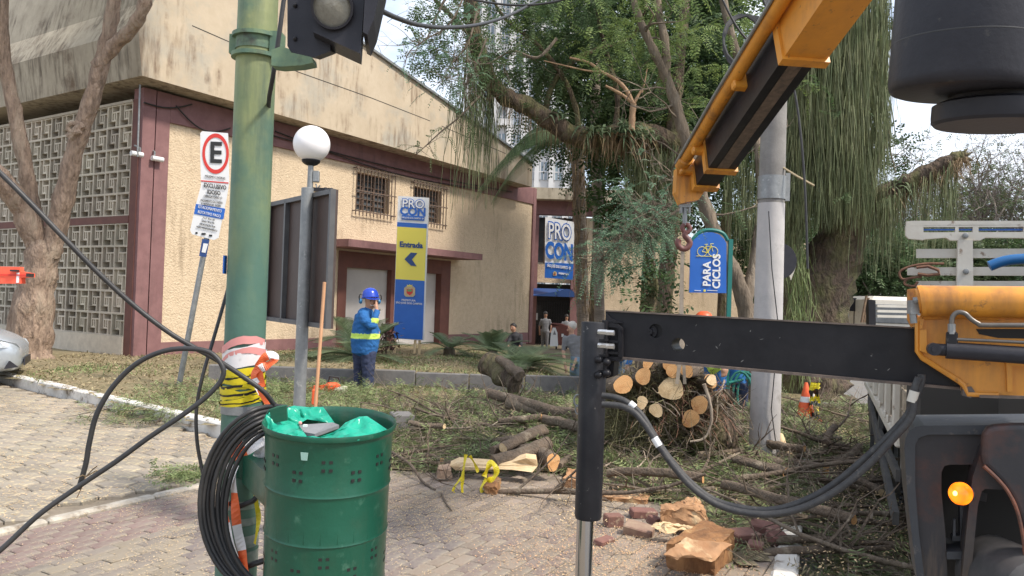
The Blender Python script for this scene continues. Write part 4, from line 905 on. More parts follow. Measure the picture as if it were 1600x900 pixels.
def ribbon(mb, pts, w, tw=0.0, n=6, mats=None, up=UP):
    P = smoothpath(pts, n)
    A, B2 = [], []
    for i, p in enumerate(P):
        t = (P[min(i+1,len(P)-1)]-P[max(i-1,0)]).normalized(); s_ = t.cross(V((0,-1,0))); s_ = s_.normalized() if s_.length > .01 else V((1,0,0)); s_ = Matrix.Rotation(tw*math.sin(i*.35), 3, t) @ s_
        A.append(p-s_*w/2); B2.append(p+s_*w/2)
    o = len(mb.v); mb.v += [tuple(q) for q in A+B2]; L = len(P)
    for k in range(L-1): mb.f.append((o+k,o+k+1,o+L+k+1,o+L+k)); mb.m.append(0 if not mats else ((k//mats) % 2))
Yb = YP-r0-.03
ribbon(mb, [at(x,y,Yb-.02) for x,y in ((404,574),(412,560),(424,554),(429,560),(420,570),(406,576))], .035, .8, mats=9); ribbon(mb, [at(x,y,Yb) for x,y in ((404,574),(396,588),(408,612),(410,618))], .03, .5, mats=7)
ribbon(mb, [at(x,y,Yb) for x,y in ((404,576),(406,590),(408,605))], .035, .3, mats=20); ribbon(mb, [at(x,y,Yb-.02) for x,y in ((407,608),(412,620),(424,634))], .03, .3, mats=40)
mb.build('bow', [m_red, m_tapew], RT)
HT = empty('hanging_barrier_tape', at(360,760,3.1), 'loose red and white barrier tape dangling inside the cable coil', 'barrier tape'); mb = MB()
for pts, w, mm in (([(364,725),(352,770),(346,800),(352,830),(366,870),(372,920)], .05, 8), ([(362,735),(366,770),(370,820),(378,860),(386,905)], .035, 6), ([(344,842),(356,866),(372,890),(384,930)], .07, 7), ([(412,684),(395,695),(372,705),(362,716)], .06, 9), ([(405,690),(408,705),(404,715)], .05, 30)): ribbon(mb, [at(x,y,3.14) for x,y in pts], w, .6, mats=mm)
mb.build('tape_strips', [m_tapew, m_red], HT)
ye = MB(); ribbon(ye, [at(x,y,3.2) for x,y in ((412,722),(404,745),(400,780),(404,810),(398,850))], .02, .9); tag(ye.build('dangling_yellow_tape', m_tapey), 'narrow yellow tape strip dangling on the pole behind the coil', 'warning tape')
# traffic light head seen from below
TL = empty('traffic_light', at(515,60,2.75), 'black traffic light head with hooded clear lens hanging over the roof corner', 'traffic light')
YL_ = 2.75; q = lambda x, y, dY=0: at(x, y, YL_+dY)
mb = MB(); fr = [q(449,-30),q(449,72),q(455,82),q(490,90),q(516,80),q(516,-30)]; mb.prism(fr, V((.0,.09,.02))); mb.build('housing', m_blackp, TL)
mb = MB(); hb = [q(484,-40,-.06),q(489,50,-.06),q(563,84,-.06),q(572,-40,-.06)]; mb.prism(hb, V((-.02,.13,0))); mb.build('door', m_blackp, TL)
mb = MB(); mb.prism([q(572,-40,-.10),q(567,50,-.10),q(574,54,-.10),q(584,30,-.10),q(600,-40,-.10)], V((-.03,.24,0))); mb.build('visor', m_blackp, TL)
nl = (CO-q(518,18)).normalized(); nl = (nl+V((-.06,0,.02))).normalized(); c = q(519,12,-.088)
lensm = mat('smoky_lens', (.25,.24,.20), (.16,.15,.125), scale=14, rough=.2, bump=.3, bscale=60)
mb = MB(); mb.lathe(c, [(.001,.012),(.030,.009),(.052,.003),(.062,0),(.062,-.02)], 36, nl, cap=False); mb.build('lens', lensm, TL, smooth=True)
mb = MB(); mb.lathe(c, [(.062,-.03),(.062,.012),(.070,.012),(.072,-.03)], 36, nl, cap=False); mb.build('lens_rim', m_blackp, TL, smooth=True)
for y_ in (60, 8): MB().sphere(q(461,y_,-.005), .008, 10, 8).build('bolt', m_blackm, TL, smooth=True)
mb = MB(); mb.prism([q(424,78),q(440,72),q(488,90),q(489,98),q(470,102),q(438,104),(q(424,102))], V((0,.06,0))); mb.build('bracket', m_clampg, TL)
# ================================================================== litter bin
BY = 2.86; bc = at(516,660,BY); br = 104*pxm(BY)*.985
BN = empty('litter_bin', (bc.x, BY, 0), 'dark green perforated steel litter bin lined with a bright green bag', 'litter bin')
ax = V((.018,-.085,1)).normalized()
rim = V(bc)+V((0,0,0)); mb = MB()
prof = [(br*.90,-.86),(br*.905,-.60),(br*.925,-.545),(br*.905,-.52),(br*.915,-.36),(br*.945,-.34),(br*.915,-.32),(br*.93,-.20),(br*.935,-.03),(br*.955,-.018),(br*.985,-.015),(br*1.0,-.004),(br*.99,.006),(br*.965,.004),(br*.95,-.01),(br*.93,-.03)]
prof = [(br*.89,-.86),(br*.895,-.58),(br*.90,-.57),(br*.918,-.562),(br*.902,-.554),(br*.912,-.392),(br*.916,-.383),(br*.932,-.376),(br*.918,-.368),(br*.926,-.222),(br*.930,-.213),(br*.946,-.206),(br*.932,-.198),(br*.95,-.03),(br*.965,-.016),(br*.99,-.013),(br*1.0,-.002),(br*.99,.006),(br*.97,.004),(br*.945,-.012),(br*.93,-.05)]
mb.lathe(rim, prof, 72, ax, cap=False); mb.build('drum', m_binf, BN, smooth=50)
mb = MB(); mb.lathe(rim, [(br*.93,-.05),(br*.90,-.84),(.001,-.84)], 48, ax, cap=False); mb.build('lining', m_binf, BN, smooth=True)
au = ax.orthogonal().normalized(); 
# frame with angle 0 facing the camera
fz = V((0,-1,0)); fz = (fz-ax*fz.dot(ax)).normalized(); fx = ax.cross(fz) * -1
def bpt(ang, h, r=None):
    rr_ = br*(.938+.012*(h+.2)/.17) if r is None else r
    return rim+ax*h+(fz*math.cos(ang)+fx*math.sin(ang)*-1)*rr_
mb = MB(); sq = .0115
def hole(ang, h, rr_):
    n_ = (fz*math.cos(ang)-fx*math.sin(ang)); t_ = ax.cross(n_); c = rim+ax*h+n_*rr_
    mb.box(c, (sq,sq*.9,.003), Matrix((t_, ax, n_)).transposed())
for ia, a0 in enumerate(np.linspace(-math.pi, math.pi, 15)[:-1]):
    for hh, rad in ((-.095 if ia % 2 else -.135, .9435), (-.43 if ia % 2 else -.475, .911), (-.70, .8965)):
        for da in (-.055, .055):
            for dh in (-.014, .014): hole(a0+.20+da, hh+dh, br*rad)
mb.build('perforations', m_tapek, BN)
n_ = (fz*math.cos(.0)-fx*math.sin(-.14)).normalized(); tq = ax.cross(n_); c = rim+ax*-.062+n_*br*.957
mb = MB(); mb.prism([c-tq*.013+ax*.013, c+tq*.013+ax*.013, c+tq*.010-ax*.013, c-tq*.010-ax*.013], n_*.003); mb.build('maker_plate', mat('pale_green_plate', (.30,.48,.42), rough=.5), BN)
mb = MB(); a_ = 2.35*-1; n_ = (fz*math.cos(a_)-fx*math.sin(a_)); tq = ax.cross(n_); c = rim+n_*br*.97+ax*.012
# hook plate over the rim at the left rear
c = at(424,655,BY+.0); mb.tube([at(x,y,BY+dy) for x,y,dy in ((412,665,.02),(414,652,.02),(421,641,.02),(434,636,.03),(449,634,.04))], .004, 5)
mb.prism([at(421,640,BY),at(447,634,BY),at(449,657,BY),at(424,662,BY)], V((0,.012,0))); mb.build('hook_plate', m_binf, BN)
mb = MB(); mb.beam((PX+.05,YP-.05,pz(725)), (bc.x-br*.8, BY, pz(725)), .05, .12); mb.build('support_arm', m_binf, BN)
# bag: crumpled sheets hung over the rim
def bagsheet(mb, angs, hs, rs, n=26, seed=0):
    """angs: list of angle; for each angle an inner radius and height profile (outer at rim -> inner)"""
    vs = []; m_ = 9
    for i in range(n+1):
        t = i/n; ang = angs[0]+(angs[1]-angs[0])*t
        for j in range(m_+1):
            s_ = j/m_; env = math.sin(math.pi*min(1,max(0,t)))
            r = br*(1.012-rs*s_*(.35+.65*env)); h = .010-hs*s_*(.3+.7*env)+.012*math.sin(i*.9+j*.6+seed)*s_+mnoise.noise(V((i*.35+seed,j*.5,seed)))*.045*s_
            vs.append(rim+ax*h+(fz*math.cos(ang)-fx*math.sin(ang))*r)
    mb.add(vs, [(i*(m_+1)+j,(i+1)*(m_+1)+j,(i+1)*(m_+1)+j+1,i*(m_+1)+j+1) for i in range(n) for j in range(m_)])
GB = empty('bin_bag', rim, 'crumpled bright green plastic bag hanging inside the litter bin', 'bag')
# the bag as folded facets following the photographed outline (inside the rim, sagging)
def T(x, y, d): return at(x, y, BY+d)
P_ = dict(a=T(414,652,.0), b=T(421,644,.05), c=T(462,634,.17), d=T(490,637,.19), e=T(505,636,.2), f=T(524,662,.12), g=T(466,663,.06), h=T(484,688,-.10), i=T(415,675,-.06), j=T(432,681,-.12), k=T(455,686,-.17), l=T(520,688,-.20), m=T(560,688,-.19), n=T(605,671,-.10), o=T(574,650,-.02), p=T(561,651,-.03), q=T(540,660,-.04), r=T(525,674,-.08), s=T(480,655,.10), t=T(412,664,-.0))
bp_ = MB()
def facet(keys, seed):
    pts = [P_[k] for k in keys]; c = sum(pts, V((0,0,0)))/len(pts)
    # subdivided fan with crumple noise
    for a2, b3 in zip(pts, pts[1:]+pts[:1]):
        n = 7; vs = []; idx = {}
        for i in range(n+1):
            for j in range(n+1-i):
                w0, w1, w2 = (n-i-j)/n, i/n, j/n; p = c*w0+a2*w1+b3*w2
                amp = .013 if w0 > 0 else .0
                nv = mnoise.noise(p*28+V((seed,0,0)))*amp*1.6+mnoise.noise(V((p.x*60,p.y*60,p.z*25)))*amp*.7
                idx[(i,j)] = len(vs); vs.append(p+V((0,-nv,nv*.8)))
        fs = []
        for i in range(n):
            for j in range(n-i):
                fs.append((idx[(i,j)], idx[(i+1,j)], idx[(i,j+1)]))
                if i+j < n-1: fs.append((idx[(i+1,j)], idx[(i+1,j+1)], idx[(i,j+1)]))
        bp_.add(vs, fs)
facet('abgjit', 1); facet('ghlkji'[0:2]+'lkj', 2); facet('bcsg', 3); facet('cdefs', 4); facet('hrqponml', 5)
bp_.build('bag_film', m_bag, GB, smooth=75)
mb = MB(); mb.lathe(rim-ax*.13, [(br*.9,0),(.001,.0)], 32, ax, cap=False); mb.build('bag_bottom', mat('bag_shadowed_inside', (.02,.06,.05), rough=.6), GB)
tr = empty('bin_rubbish', T(500,668,.05), 'dark flat rubbish lying on the green bag inside the bin', 'rubbish'); mb = MB(); mb.prism([T(466,664,.08),T(520,660,.10),T(530,664,.02),T(492,678,-.02),T(475,675,.0)], V((0,0,-.012))); mb.build('sheet', m_cgrey, tr); mb = MB(); mb.sphere(T(469,661,.05), .007, 8, 6); mb.build('pink_wrapper', m_tapep, tr); mb = MB(); mb.box(T(477,665,.0), (.014,.012,.008)); mb.build('scrap', m_white, tr)
# ================================================================== cables
def cable(pts, r, label, Y=3.0, name='black_cable', group=None):
    o = MB().tube(smoothpath([at(p[0],p[1],p[2] if len(p) > 2 else Y) for p in pts], 10), r, 12).build(name, m_black, smooth=True); return tag(o, label, 'cable', group)
CB = .0095
cable([(-60,215,2.8),(0,270,2.8),(50,320,2.82),(100,372,2.85),(155,428,2.9),(210,478,2.95),(262,518,2.98),(300,541,3.0),(345,566,3.0),(385,592,3.0),(412,612,3.02),(428,632,3.05)], CB, 'long black cable sagging from the left edge past the breeze blocks to the coil')
cable([(-60,905,2.7),(0,860,2.75),(60,805,2.8),(120,762,2.85),(180,722,2.88),(232,684,2.9),(280,652,2.92),(320,622,2.94),(345,595,2.95),(348,574,2.95),(330,552,2.95),(300,545,2.94),(258,548,2.93),(215,567,2.92),(178,602,2.91),(152,645,2.9),(140,690,2.9),(134,725,2.9),(123,764,2.9)], CB, 'black cable rising from the bottom left corner and curling back to a frayed end')
cable([(357,448,3.45),(348,480,3.42),(332,535,3.35),(316,590,3.3),(307,640,3.3),(308,690,3.3),(316,735,3.3),(322,762,3.3),(326,800,3.3)], CB*.8, 'thinner black cable running up behind the green pole beside the leaning sign post')
cable([(446,-20,3.1),(438,40,3.1),(428,110,3.12),(421,150,3.2),(419,175,3.3),(416,215,3.36)], .009, 'black cable dropping behind the traffic light along the green pole', 3.1)
fe = MB()
for (x, y) in ((152,728),(150,740),(158,735),(118,748),(120,778)): fe.tube([at(134,745,2.89), at((x+134)/2+3,(y+745)/2-4,2.88), at(x,y,2.87)], .0022, 4)
tag(fe.build('frayed_strand', m_dry), 'pale frayed strands at the cut end of the curling black cable', 'cable')
CO_ = empty('cable_coil', at(400,780,3.05), 'hanging coil of thick black cable strapped between the green pole and the bin', 'cable coil')
for k in range(7):
    cx_, cy_ = 433+k*1.5, 785+k*2.0; ax_, ay_ = 121-k*5.2, 151-k*4.2; pts = []
    off = (k % 3)*.010
    for i in range(49):
        a_ = math.pi*.5+2*math.pi*i/48; x = cx_+ax_*math.cos(a_)*(1 if math.cos(a_) < 0 else .8); y = cy_-ay_*math.sin(a_)
        back = sm(0, .5, math.cos(a_)*.9+.35); pts.append(at(x+math.sin(a_*3+k)*1.2, y, 2.94+off+.17*back*(1 if math.cos(a_) > -.35 else 0)+0.0))
    MB().tube(pts, .0085, 10).build('loop', m_black, CO_, smooth=True)
mb = MB(); mb.tube([at(x,y,3.17) for x,y in ((358,786),(375,791),(395,783),(412,765))], .0105, 8); mb.tube([at(x,y,3.16) for x,y in ((380,888),(400,880),(420,874))], .012, 8); mb.build('loop', m_black, CO_, smooth=True)
cable([(590,14,4.0),(620,28,4.3),(655,39,4.8),(700,43,5.5),(750,38,6.4),(800,22,7.6),(850,-5,9)], .014, 'dark overhead cable sagging from the traffic light towards the trees')
for k, (pts, lb) in enumerate(((((1120,-20),(1150,40),(1180,70),(1210,60)), 'overhead wire looping to the concrete pole from the left'), (((1185,-20),(1200,20),(1212,60),(1238,130),(1250,200),(1258,300),(1262,420)), 'black wire dropping from the pole top beside the weeping tree'), (((740,0),(800,8),(860,4),(930,-15)), 'thin grey wire crossing the canopy at the top edge'))): cable(pts, .012, lb, 8.2, 'overhead_wire')
# ================================================================== boards, lamps and signs at the left
IB = empty('notice_board', gnd(470,700), 'black back of a large notice board between galvanised posts', 'notice board')
m_bback = mat('board_back', (.055,.036,.03), (.075,.05,.042), scale=3, rough=.6, c3=(.10,.09,.085), s3=7, t3=(.66,.75), bump=.1)
ya, yb = 6.1, 5.0; A = at(424,318,ya); A2 = at(417,498,ya); Bq = at(514,296,yb); B2 = at(508,512,yb)
A = V((A.x,ya,A.z)); lo = V((A.x,ya,at(417,500,ya).z)); hiB = V((at(524,300,yb).x,yb,at(528,296,yb).z)); loB = V((hiB.x,yb,at(520,514,yb).z))
dB = (hiB-A); dB.z = 0; nB = V((dB.y,-dB.x,0)).normalized()
mb = MB(); mb.prism([A, hiB, loB, lo], -nB*.02); mb.build('panel', m_bback, IB)
mb = MB()
for f in (0.0, .33, .66, 1.0):
    a_, b2 = A.lerp(hiB, f)+nB*.018, lo.lerp(loB, f)+nB*.018; mb.beam(a_, b2, .03, .034, up=nB)
mb.beam(A+nB*.02-UP*.015, hiB+nB*.02-UP*.015, .03, .03); mb.beam(lo+nB*.02+UP*.015, loB+nB*.02+UP*.015, .03, .03); mb.build('frame', mat('board_frame', (.07,.07,.075), (.10,.10,.10), scale=8, rough=.5), IB)
for (f, w) in ((.02, .035), (.74, .040)):
    p = A.lerp(hiB, f)+nB*.06; p = V((p.x,p.y,0)); top = A.lerp(hiB, f).z+.03 if f != .62 else lo.lerp(loB,f).z+.12
    MB().lathe(p, [(w,0),(w,top),(w*.6,top+.004)], 20).build('post', m_galv, IB, smooth=True)
PL = empty('wooden_pole', gnd(493,690,0), 'slim bare wooden handle leaning on the notice board', 'wooden pole'); MB().tube([at(488,660,4.6)-UP*.3, at(493,632,4.65), at(500,540,4.78), at(507,441,4.85)], .011, 10).build('shaft', mat('handle_wood', (.50,.27,.14), (.42,.22,.11), scale=9, rough=.6), PL, smooth=True)
OG = gnd(500,640,0); CS = empty('chainsaw', at(520,606,9.5), 'orange chainsaw lying in the cut brush left of the worker in blue', 'chainsaw')
yq = 12.2; mb = MB(); mb.box(at(520,606,yq), (.22,.2,.16), Matrix.Rotation(.3,3,'Z'), .03); mb.build('engine', m_orange, CS); mb = MB(); mb.prism([at(470,608,yq),at(512,600,yq),at(512,612,yq),at(472,614,yq)], V((0,.02,0))); mb.build('bar', m_orange, CS); mb = MB(); mb.tube([at(512,600,yq),at(515,588,yq),at(530,590,yq),at(532,604,yq)], .018, 8); mb.build('handle', m_black, CS, smooth=True); mb = MB(); mb.box(at(533,612,yq-.15), (.20,.15,.15), Matrix.Rotation(-.3,3,'Y'), .03); mb.build('guard', mat('dusty_guard', (.45,.42,.33), rough=.8), CS)
rk = empty('fuel_can', at(492,618,9), 'small orange plastic object beside the notice board post base', 'fuel can'); mb = MB(); mb.box(at(492,620,8.0), (.05,.08,.16), None, .012); mb.lathe(at(492,607,8.0), [(.015,0),(.015,.03)], 8); mb.build('body', m_orange, rk)
# globe lamp
YG = 11.0; GL = empty('globe_lamp', V((at(476,560,YG).x,YG,0)), 'white globe street lamp on a thin post behind the notice board', 'street lamp'); gcx = at(487,225,YG); gb = V((gcx.x, YG, 0)); GL.location = gb
glm = mat('opal_globe', (.84,.82,.83), rough=.3)
MB().sphere(gcx, 28.5*pxm(YG), 40, 24).build('globe', glm, GL, smooth=True)
zt = at(487,250,YG).z; MB().lathe((gb.x,YG,zt-.08), [(.05,0),(.085,.015),(.125,.05),(.13,.075),(.05,.09)], 24).build('collar', m_blackm, GL, smooth=True)
MB().lathe(gb, [(.045,0),(.042,zt-.5),(.038,zt-.07)], 16).build('post', m_galv, GL, smooth=True)
mb = MB(); p = at(494,276,YG); mb.box(p, (.09,.06,.16), None, .01); mb.tube([p-UP*.1, p-UP*.17+V((.02,0,0)), p-UP*.12+V((.06,0,0))], .012, 6); mb.build('photocell_box', m_galv, GL)
mb = MB(); p = at(505,297,YG-.1); mb.box(p, (.25,.12,.05)); mb.sphere(p+V((.12,-.05,-.02)), .05, 8, 6); mb.sphere(p+V((.05,-.08,-.01)), .04, 8, 6); mb.build('camera', m_blackm, GL)
# parking sign on its leaning post
YE = 12.2; PS = empty('parking_sign', gnd(277,612), 'bent white parking sign with a red ringed letter E on a leaning post', 'sign')
Pa, Pb = gnd(277,613), at(323,372,YE); Pt = at(345,215,YE); pr = .042
MB().tube([Pa-UP*.05, Pb, at(338,290,YE+.05), at(342,225,YE+.05)], pr, 16).build('post', m_galv, PS, smooth=True)
YE2 = YE-.05
def sgn(x, y, d=0): return at(x, y, YE2-d)
out = [(316,205),(356,208),(358,285),(354,310),(341,372),(334,375),(300,366),(297,360),(306,320),(314,290),(313,250),(313,208)]
mb = MB(); mb.prism([sgn(*p) for p in out], V((0,.012,0))); mb.build('plate', m_white, PS)
cE = sgn(337,240,.004); mb = MB(); e1_, e2_ = (sgn(358,241)-sgn(337,240)), (sgn(337.5,208.5)-sgn(337,240))
N = 40; vs = [cE+V((0,-.003,0))+e1_*math.cos(2*math.pi*k/N)*s_*.99+e2_*math.sin(2*math.pi*k/N)*s_ for s_ in (1.0,.80) for k in range(N)]; mb.add(vs, [(k,(k+1)%N,N+(k+1)%N,N+k) for k in range(N)]); mb.build('red_ring', m_redp, PS, fix=False)
ex, ey = sgn(360,241)-sgn(320,239), sgn(338,210)-sgn(337,270)
text('letter', 'E', m_blk, PS, cE+V((0,-.006,0)), ex, ey, .45, off=.010, sx=.9)
def ptxt(s_, x, y, sz, m, sx=.8, rr=(sgn(350,331.5)-sgn(305,322)), uu=(sgn(335,300)-sgn(327,340))): text('lettering', s_, m, PS, sgn(x,y,.012), rr, uu, sz*.82, off=0, sx=sx*.95)
flat = sgn(356,283)-sgn(316,278)
text('lettering', 'MÁXIMO 2 HORAS', m_blk, PS, sgn(336,277,.012), flat, ey, .05, off=0, sx=.75)
mb = MB(); mb.prism([sgn(314,281.5,.006), sgn(357,285,.006), sgn(357,286.8,.006), sgn(314,283.3,.006)], V((0,.003,0))); mb.build('red_line', m_redp, PS)
text('lettering', 'EXCLUSIVO', m_blk, PS, sgn(336,291.5,.012), flat, ey, .095, off=.0012, sx=.70)
text('lettering', 'IDOSO', m_blk, PS, sgn(334,301,.012), flat, ey, .09, off=.0012, sx=.75)
ptxt('OBRIGATÓRIO O', 332.5, 308, .062, m_blk, .75, flat); ptxt('PAGAMENTO DA TARIFA', 330.5, 315, .062, m_blk, .62, flat); ptxt('E CREDENCIAL IDOSO', 329.5, 320.5, .062, m_blk, .62, flat)
mb = MB(); mb.prism([sgn(306,318.5,.006), sgn(352,326,.006), sgn(349,343,.006), sgn(303,334,.006)], V((0,.003,0))); mb.build('blue_band', m_blue, PS)
ptxt('ESTACIONAMENTO', 328, 326.5, .078, m_white, .68); ptxt('ROTATIVO PAGO', 327, 334.5, .078, m_white, .74)
for s_, x, y in (('2ª a 6ª  9h às 18h', 326, 342), ('Sábado  9h às 13h', 325, 347), ('FISCALIZAÇÃO POR', 324, 352.5), ('VIDEO MONITORAMENTO', 323, 357.5)): ptxt(s_, x, y, .05, m_blk, .7)
mb = MB()
for x, y, w in ((307,364,2),(318,365.5,4),(329,368,3)): p = sgn(x,y,.008); mb.box(p, (w*pxm(YE)*1.6,.004,.03))
mb.build('pictogram', m_blk, PS)
mb = MB(); mb.prism([sgn(316,373,.03), sgn(327,375,.03), sgn(322,402,.03), sgn(311,400,.03)], V((0,.01,0))); mb.build('small_plate', m_navy, PS); mb = MB(); mb.prism([sgn(318,380,.036), sgn(325,381,.036), sgn(321,395,.036), sgn(315,394,.036)], V((0,.004,0))); mb.build('white_symbol', m_white, PS)
# totem sign
YT2 = 20.0; TS = empty('totem_sign', at(640,548,YT2-.1), 'tall white, yellow and blue totem reading PRO CON and Entrada', 'sign')
def tq_(x, y, d=0): return at(x, y, YT2-d)
def tpix(fx_, fy_):  # fraction across, y pixel at the left edge -> px
    x0 = 622-(fy_-306)/224*8; return (x0+fx_*(48+(0)), fy_+fx_*3)
def trect(mb, f0, f1, y0, y1, d, th=.01): mb.prism([tq_(*tpix(f0,y0),d), tq_(*tpix(f1,y0),d), tq_(*tpix(f1,y1),d), tq_(*tpix(f0,y1),d)], V((0,th,0)))
mb = MB(); trect(mb, 0, 1, 306, 529, 0, .14); mb.build('frame', m_white, TS)
mb = MB(); trect(mb, .0, .97, 347, 354, .015); mb.build('blue_strip', m_blue, TS)
mb = MB(); trect(mb, .01, .96, 354, 436, .015); mb.build('yellow_panel', m_yel, TS)
mb = MB(); trect(mb, .01, .96, 436, 528, .015); mb.build('blue_panel', m_blue, TS)
tr_, tu_ = tq_(670,309)-tq_(622,306), tq_(622,306)-tq_(614,530)
def ttxt(s_, f, y, sz, m, sx=1, off=.0, d=.03, nm='lettering', sp=1): text(nm, s_, m, TS, tq_(*tpix(f,y),d), tr_, tu_, sz, off=off, sx=sx, spacing=sp)
ttxt('PRO', .5, 317.5, .30, m_blue, .98, .020, .02); ttxt('PRO', .5, 317.5, .30, m_white, .98, .004, .03); ttxt('CON', .5, 329.5, .29, m_blue, .98, .012, .02)
mb = MB(); trect(mb, .14, .88, 335.5, 342.5, .02); mb.build('blue_box', m_blue, TS); ttxt('SÃO JOSÉ DOS CAMPOS · SP', .5, 339.3, .055, m_white, .8, .001, .035)
ttxt('Entrada', .48, 381.5, .19, m_navy, 1, .008)
mb = MB(); mb.prism([tq_(x,y,.03) for x,y in ((632,405),(642,394.5),(652,395.5),(643.5,405.5),(651,416),(642,415))], V((0,.01,0))); mb.build('arrow', m_navy, TS)
def crest(cx_, cy_, s_, Y, par):
    g = lambda x, y, d: at(cx_+x*s_, cy_+y*s_, Y-d)
    mb = MB(); mb.prism([g(-9,-6,.02),g(-6,-9,.02),g(6,-9,.02),g(9,-6,.02),g(9,5,.02),g(6,8,.02),g(-6,8,.02),g(-9,5,.02)], V((0,.006,0))); mb.build('crest_wreath', mat('crest_cream', (.62,.52,.30), (.45,.35,.2), scale=30), par)
    mb = MB(); mb.prism([g(-5,-5,.03),g(5,-5,.03),g(5,2,.03),g(0,6,.03),g(-5,2,.03)], V((0,.006,0))); mb.build('crest_shield', m_redp, par)
    mb = MB(); mb.prism([g(-3.5,-4,.04),g(3.5,-4,.04),g(3.5,-.5,.04),g(-3.5,-.5,.04)], V((0,.006,0))); mb.build('crest_field', mat('crest_green', (.15,.35,.12), rough=.5), par)
    mb = MB(); mb.prism([g(-4,-9,.03),g(4,-9,.03),g(4.5,-12,.03),g(2,-10.5,.03),g(0,-12.5,.03),g(-2,-10.5,.03),g(-4.5,-12,.03)], V((0,.006,0))); mb.build('crest_crown', m_yel, par)
crest(640, 456, .95, YT2-.02, TS); ttxt('PREFEITURA', .46, 468, .065, m_white, 1, .001); ttxt('SÃO JOSÉ DOS CAMPOS', .48, 472.5, .065, m_white, .95, .001)
mb = MB()
for x in (617, 649, 656): a_ = at(x,525,YT2+.05); mb.box((a_.x, YT2+.05, (a_.z)/2), (.06,.06,a_.z))
mb.build('leg', m_cutp, TS)
# hanging banner on the rear wing
YBN = 33.6; BG = empty('wall_banner', at(875,340,YBN), 'white and blue hanging banner reading PRO CON on the rear wing', 'banner')
bq = lambda x, y, d=0: at(x, y, YBN-d)
mb = MB(); mb.prism([bq(852,339),bq(898,347),bq(895,437),bq(851,434)], V((0,.04,0))); mb.build('cloth', m_white, BG)
mb = MB(); mb.prism([bq(852,410,.03),bq(896,412,.03),bq(895,437,.03),bq(851,434,.03)], V((0,.02,0))); mb.build('blue_field', m_blue, BG)
brr, buu = bq(898,345.5)-bq(853,340), bq(852,340)-bq(851,434)
def btxt(s_, x, y, sz, m, sx=1, off=0, d=.06): text('lettering', s_, m, BG, bq(x,y,d), brr, buu, sz, off=off, sx=sx)
btxt('PRO', 874.5, 363, .95, m_blue, .54, .060, .03); btxt('PRO', 874.5, 363, .95, m_white, .54, .012, .06); btxt('CON', 874, 394, .95, m_blue, .54, .045, .05)
btxt('SÃO JOSÉ DOS CAMPOS · SP', 873.5, 417, .16, m_white, .50, .006); btxt('PREFEITURA', 881, 428, .10, m_white, .8, .005); crest(867, 428, .33, YBN-.03, BG)
# bicycle parking sign
YC = 11.6; PC = empty('bicycle_parking_sign', gnd(1136,652), 'blue arched PARA CICLOS sign with a yellow bicycle on a green post', 'sign'); cq = lambda x, y, d=0: at(x, y, YC-d)
mb = MB(); base = V(gnd(1137,650)); base.y = YC; base.x = at(1137,560,YC).x
mb.box((base.x, YC+.03, at(1137,375,YC).z/2), (.06,.06,at(1137,372,YC).z)); mb.tube(smoothpath([cq(1137,376,-.03),cq(1130,365,-.03),cq(1116,360,-.03),cq(1098,361,-.03),cq(1084,372,-.03),cq(1079,388,-.03)], 4), .028, 8); mb.build('post', m_binf if False else mat('sign_post_green', (.01,.15,.13), rough=.4), PC)
mb = MB(); mb.prism([cq(x,y) for x,y in ((1079,386),(1084,375),(1092,367),(1102,363),(1113,363),(1123,366),(1131,373),(1135,380),(1135,458),(1077,457))], V((0,.02,0))); mb.build('panel', m_blue, PC)
crr, cuu = cq(1135,459)-cq(1077,457), cq(1106,363)-cq(1105,458)
text('lettering', 'PARA', m_white, PC, cq(1105,428,.012), cuu, -crr, .155, off=.005, sx=.95); text('lettering', 'CICLOS', m_white, PC, cq(1120,424,.012), cuu, -crr, .155, off=.005, sx=.95)
mb = MB(); yl = cq(1099,394,.01); rw = 8*pxm(YC)
for x in (1097, 1114): mb.tube([cq(x+math.cos(k*.42)*7.5, 393+math.sin(k*.42)*7.5, .008) for k in range(16)], .004, 4)
for a_, b2 in (((1097,393),(1103,385)),((1103,385),(1112,385)),((1112,385),(1106,395)),((1106,395),(1097,393)),((1106,395),(1103,383)),((1112,385),(1114,393)),((1110,381),(1112,385)),((1110,381),(1115,381)),((1101,382),(1106,382)),((1088,400),(1125,401))): mb.tube([cq(*a_,.008), cq(*b2,.008)], .004, 4)
mb.build('bicycle_symbol', m_yel, PC)
mb = MB()
for x, w in ((1090,10),(1113,16)): mb.box(cq(x,454,.006), (w*pxm(YC),.004,.008))
mb.build('small_print', m_white, PC); MB().box(cq(1101,454,.007), (.03,.004,.03)).build('crest', m_yel, PC)
# round sign and bracket seen past the concrete pole
RS = empty('round_sign', V((at(1216,600,11.9).x, 11.9, 0)), 'black back of a round sign half hidden by the concrete pole', 'sign'); c = at(1216,408,11.9); MB().lathe(c, [(.001,0),(.27,0),(.275,.01),(.27,.02),(.001,.02)], 36, V((0,-1,0)), cap=False).build('disc', m_blackp, RS, smooth=30); MB().lathe((c.x,12.0,0), [(.03,0),(.03,c.z+.3)], 10).build('post', m_galv, RS, smooth=True); MB().prism([at(1230,420,12.1),at(1244,416,12.1),at(1236,438,12.1)], V((0,.02,0))).build('corner_plate', m_truckw, RS)
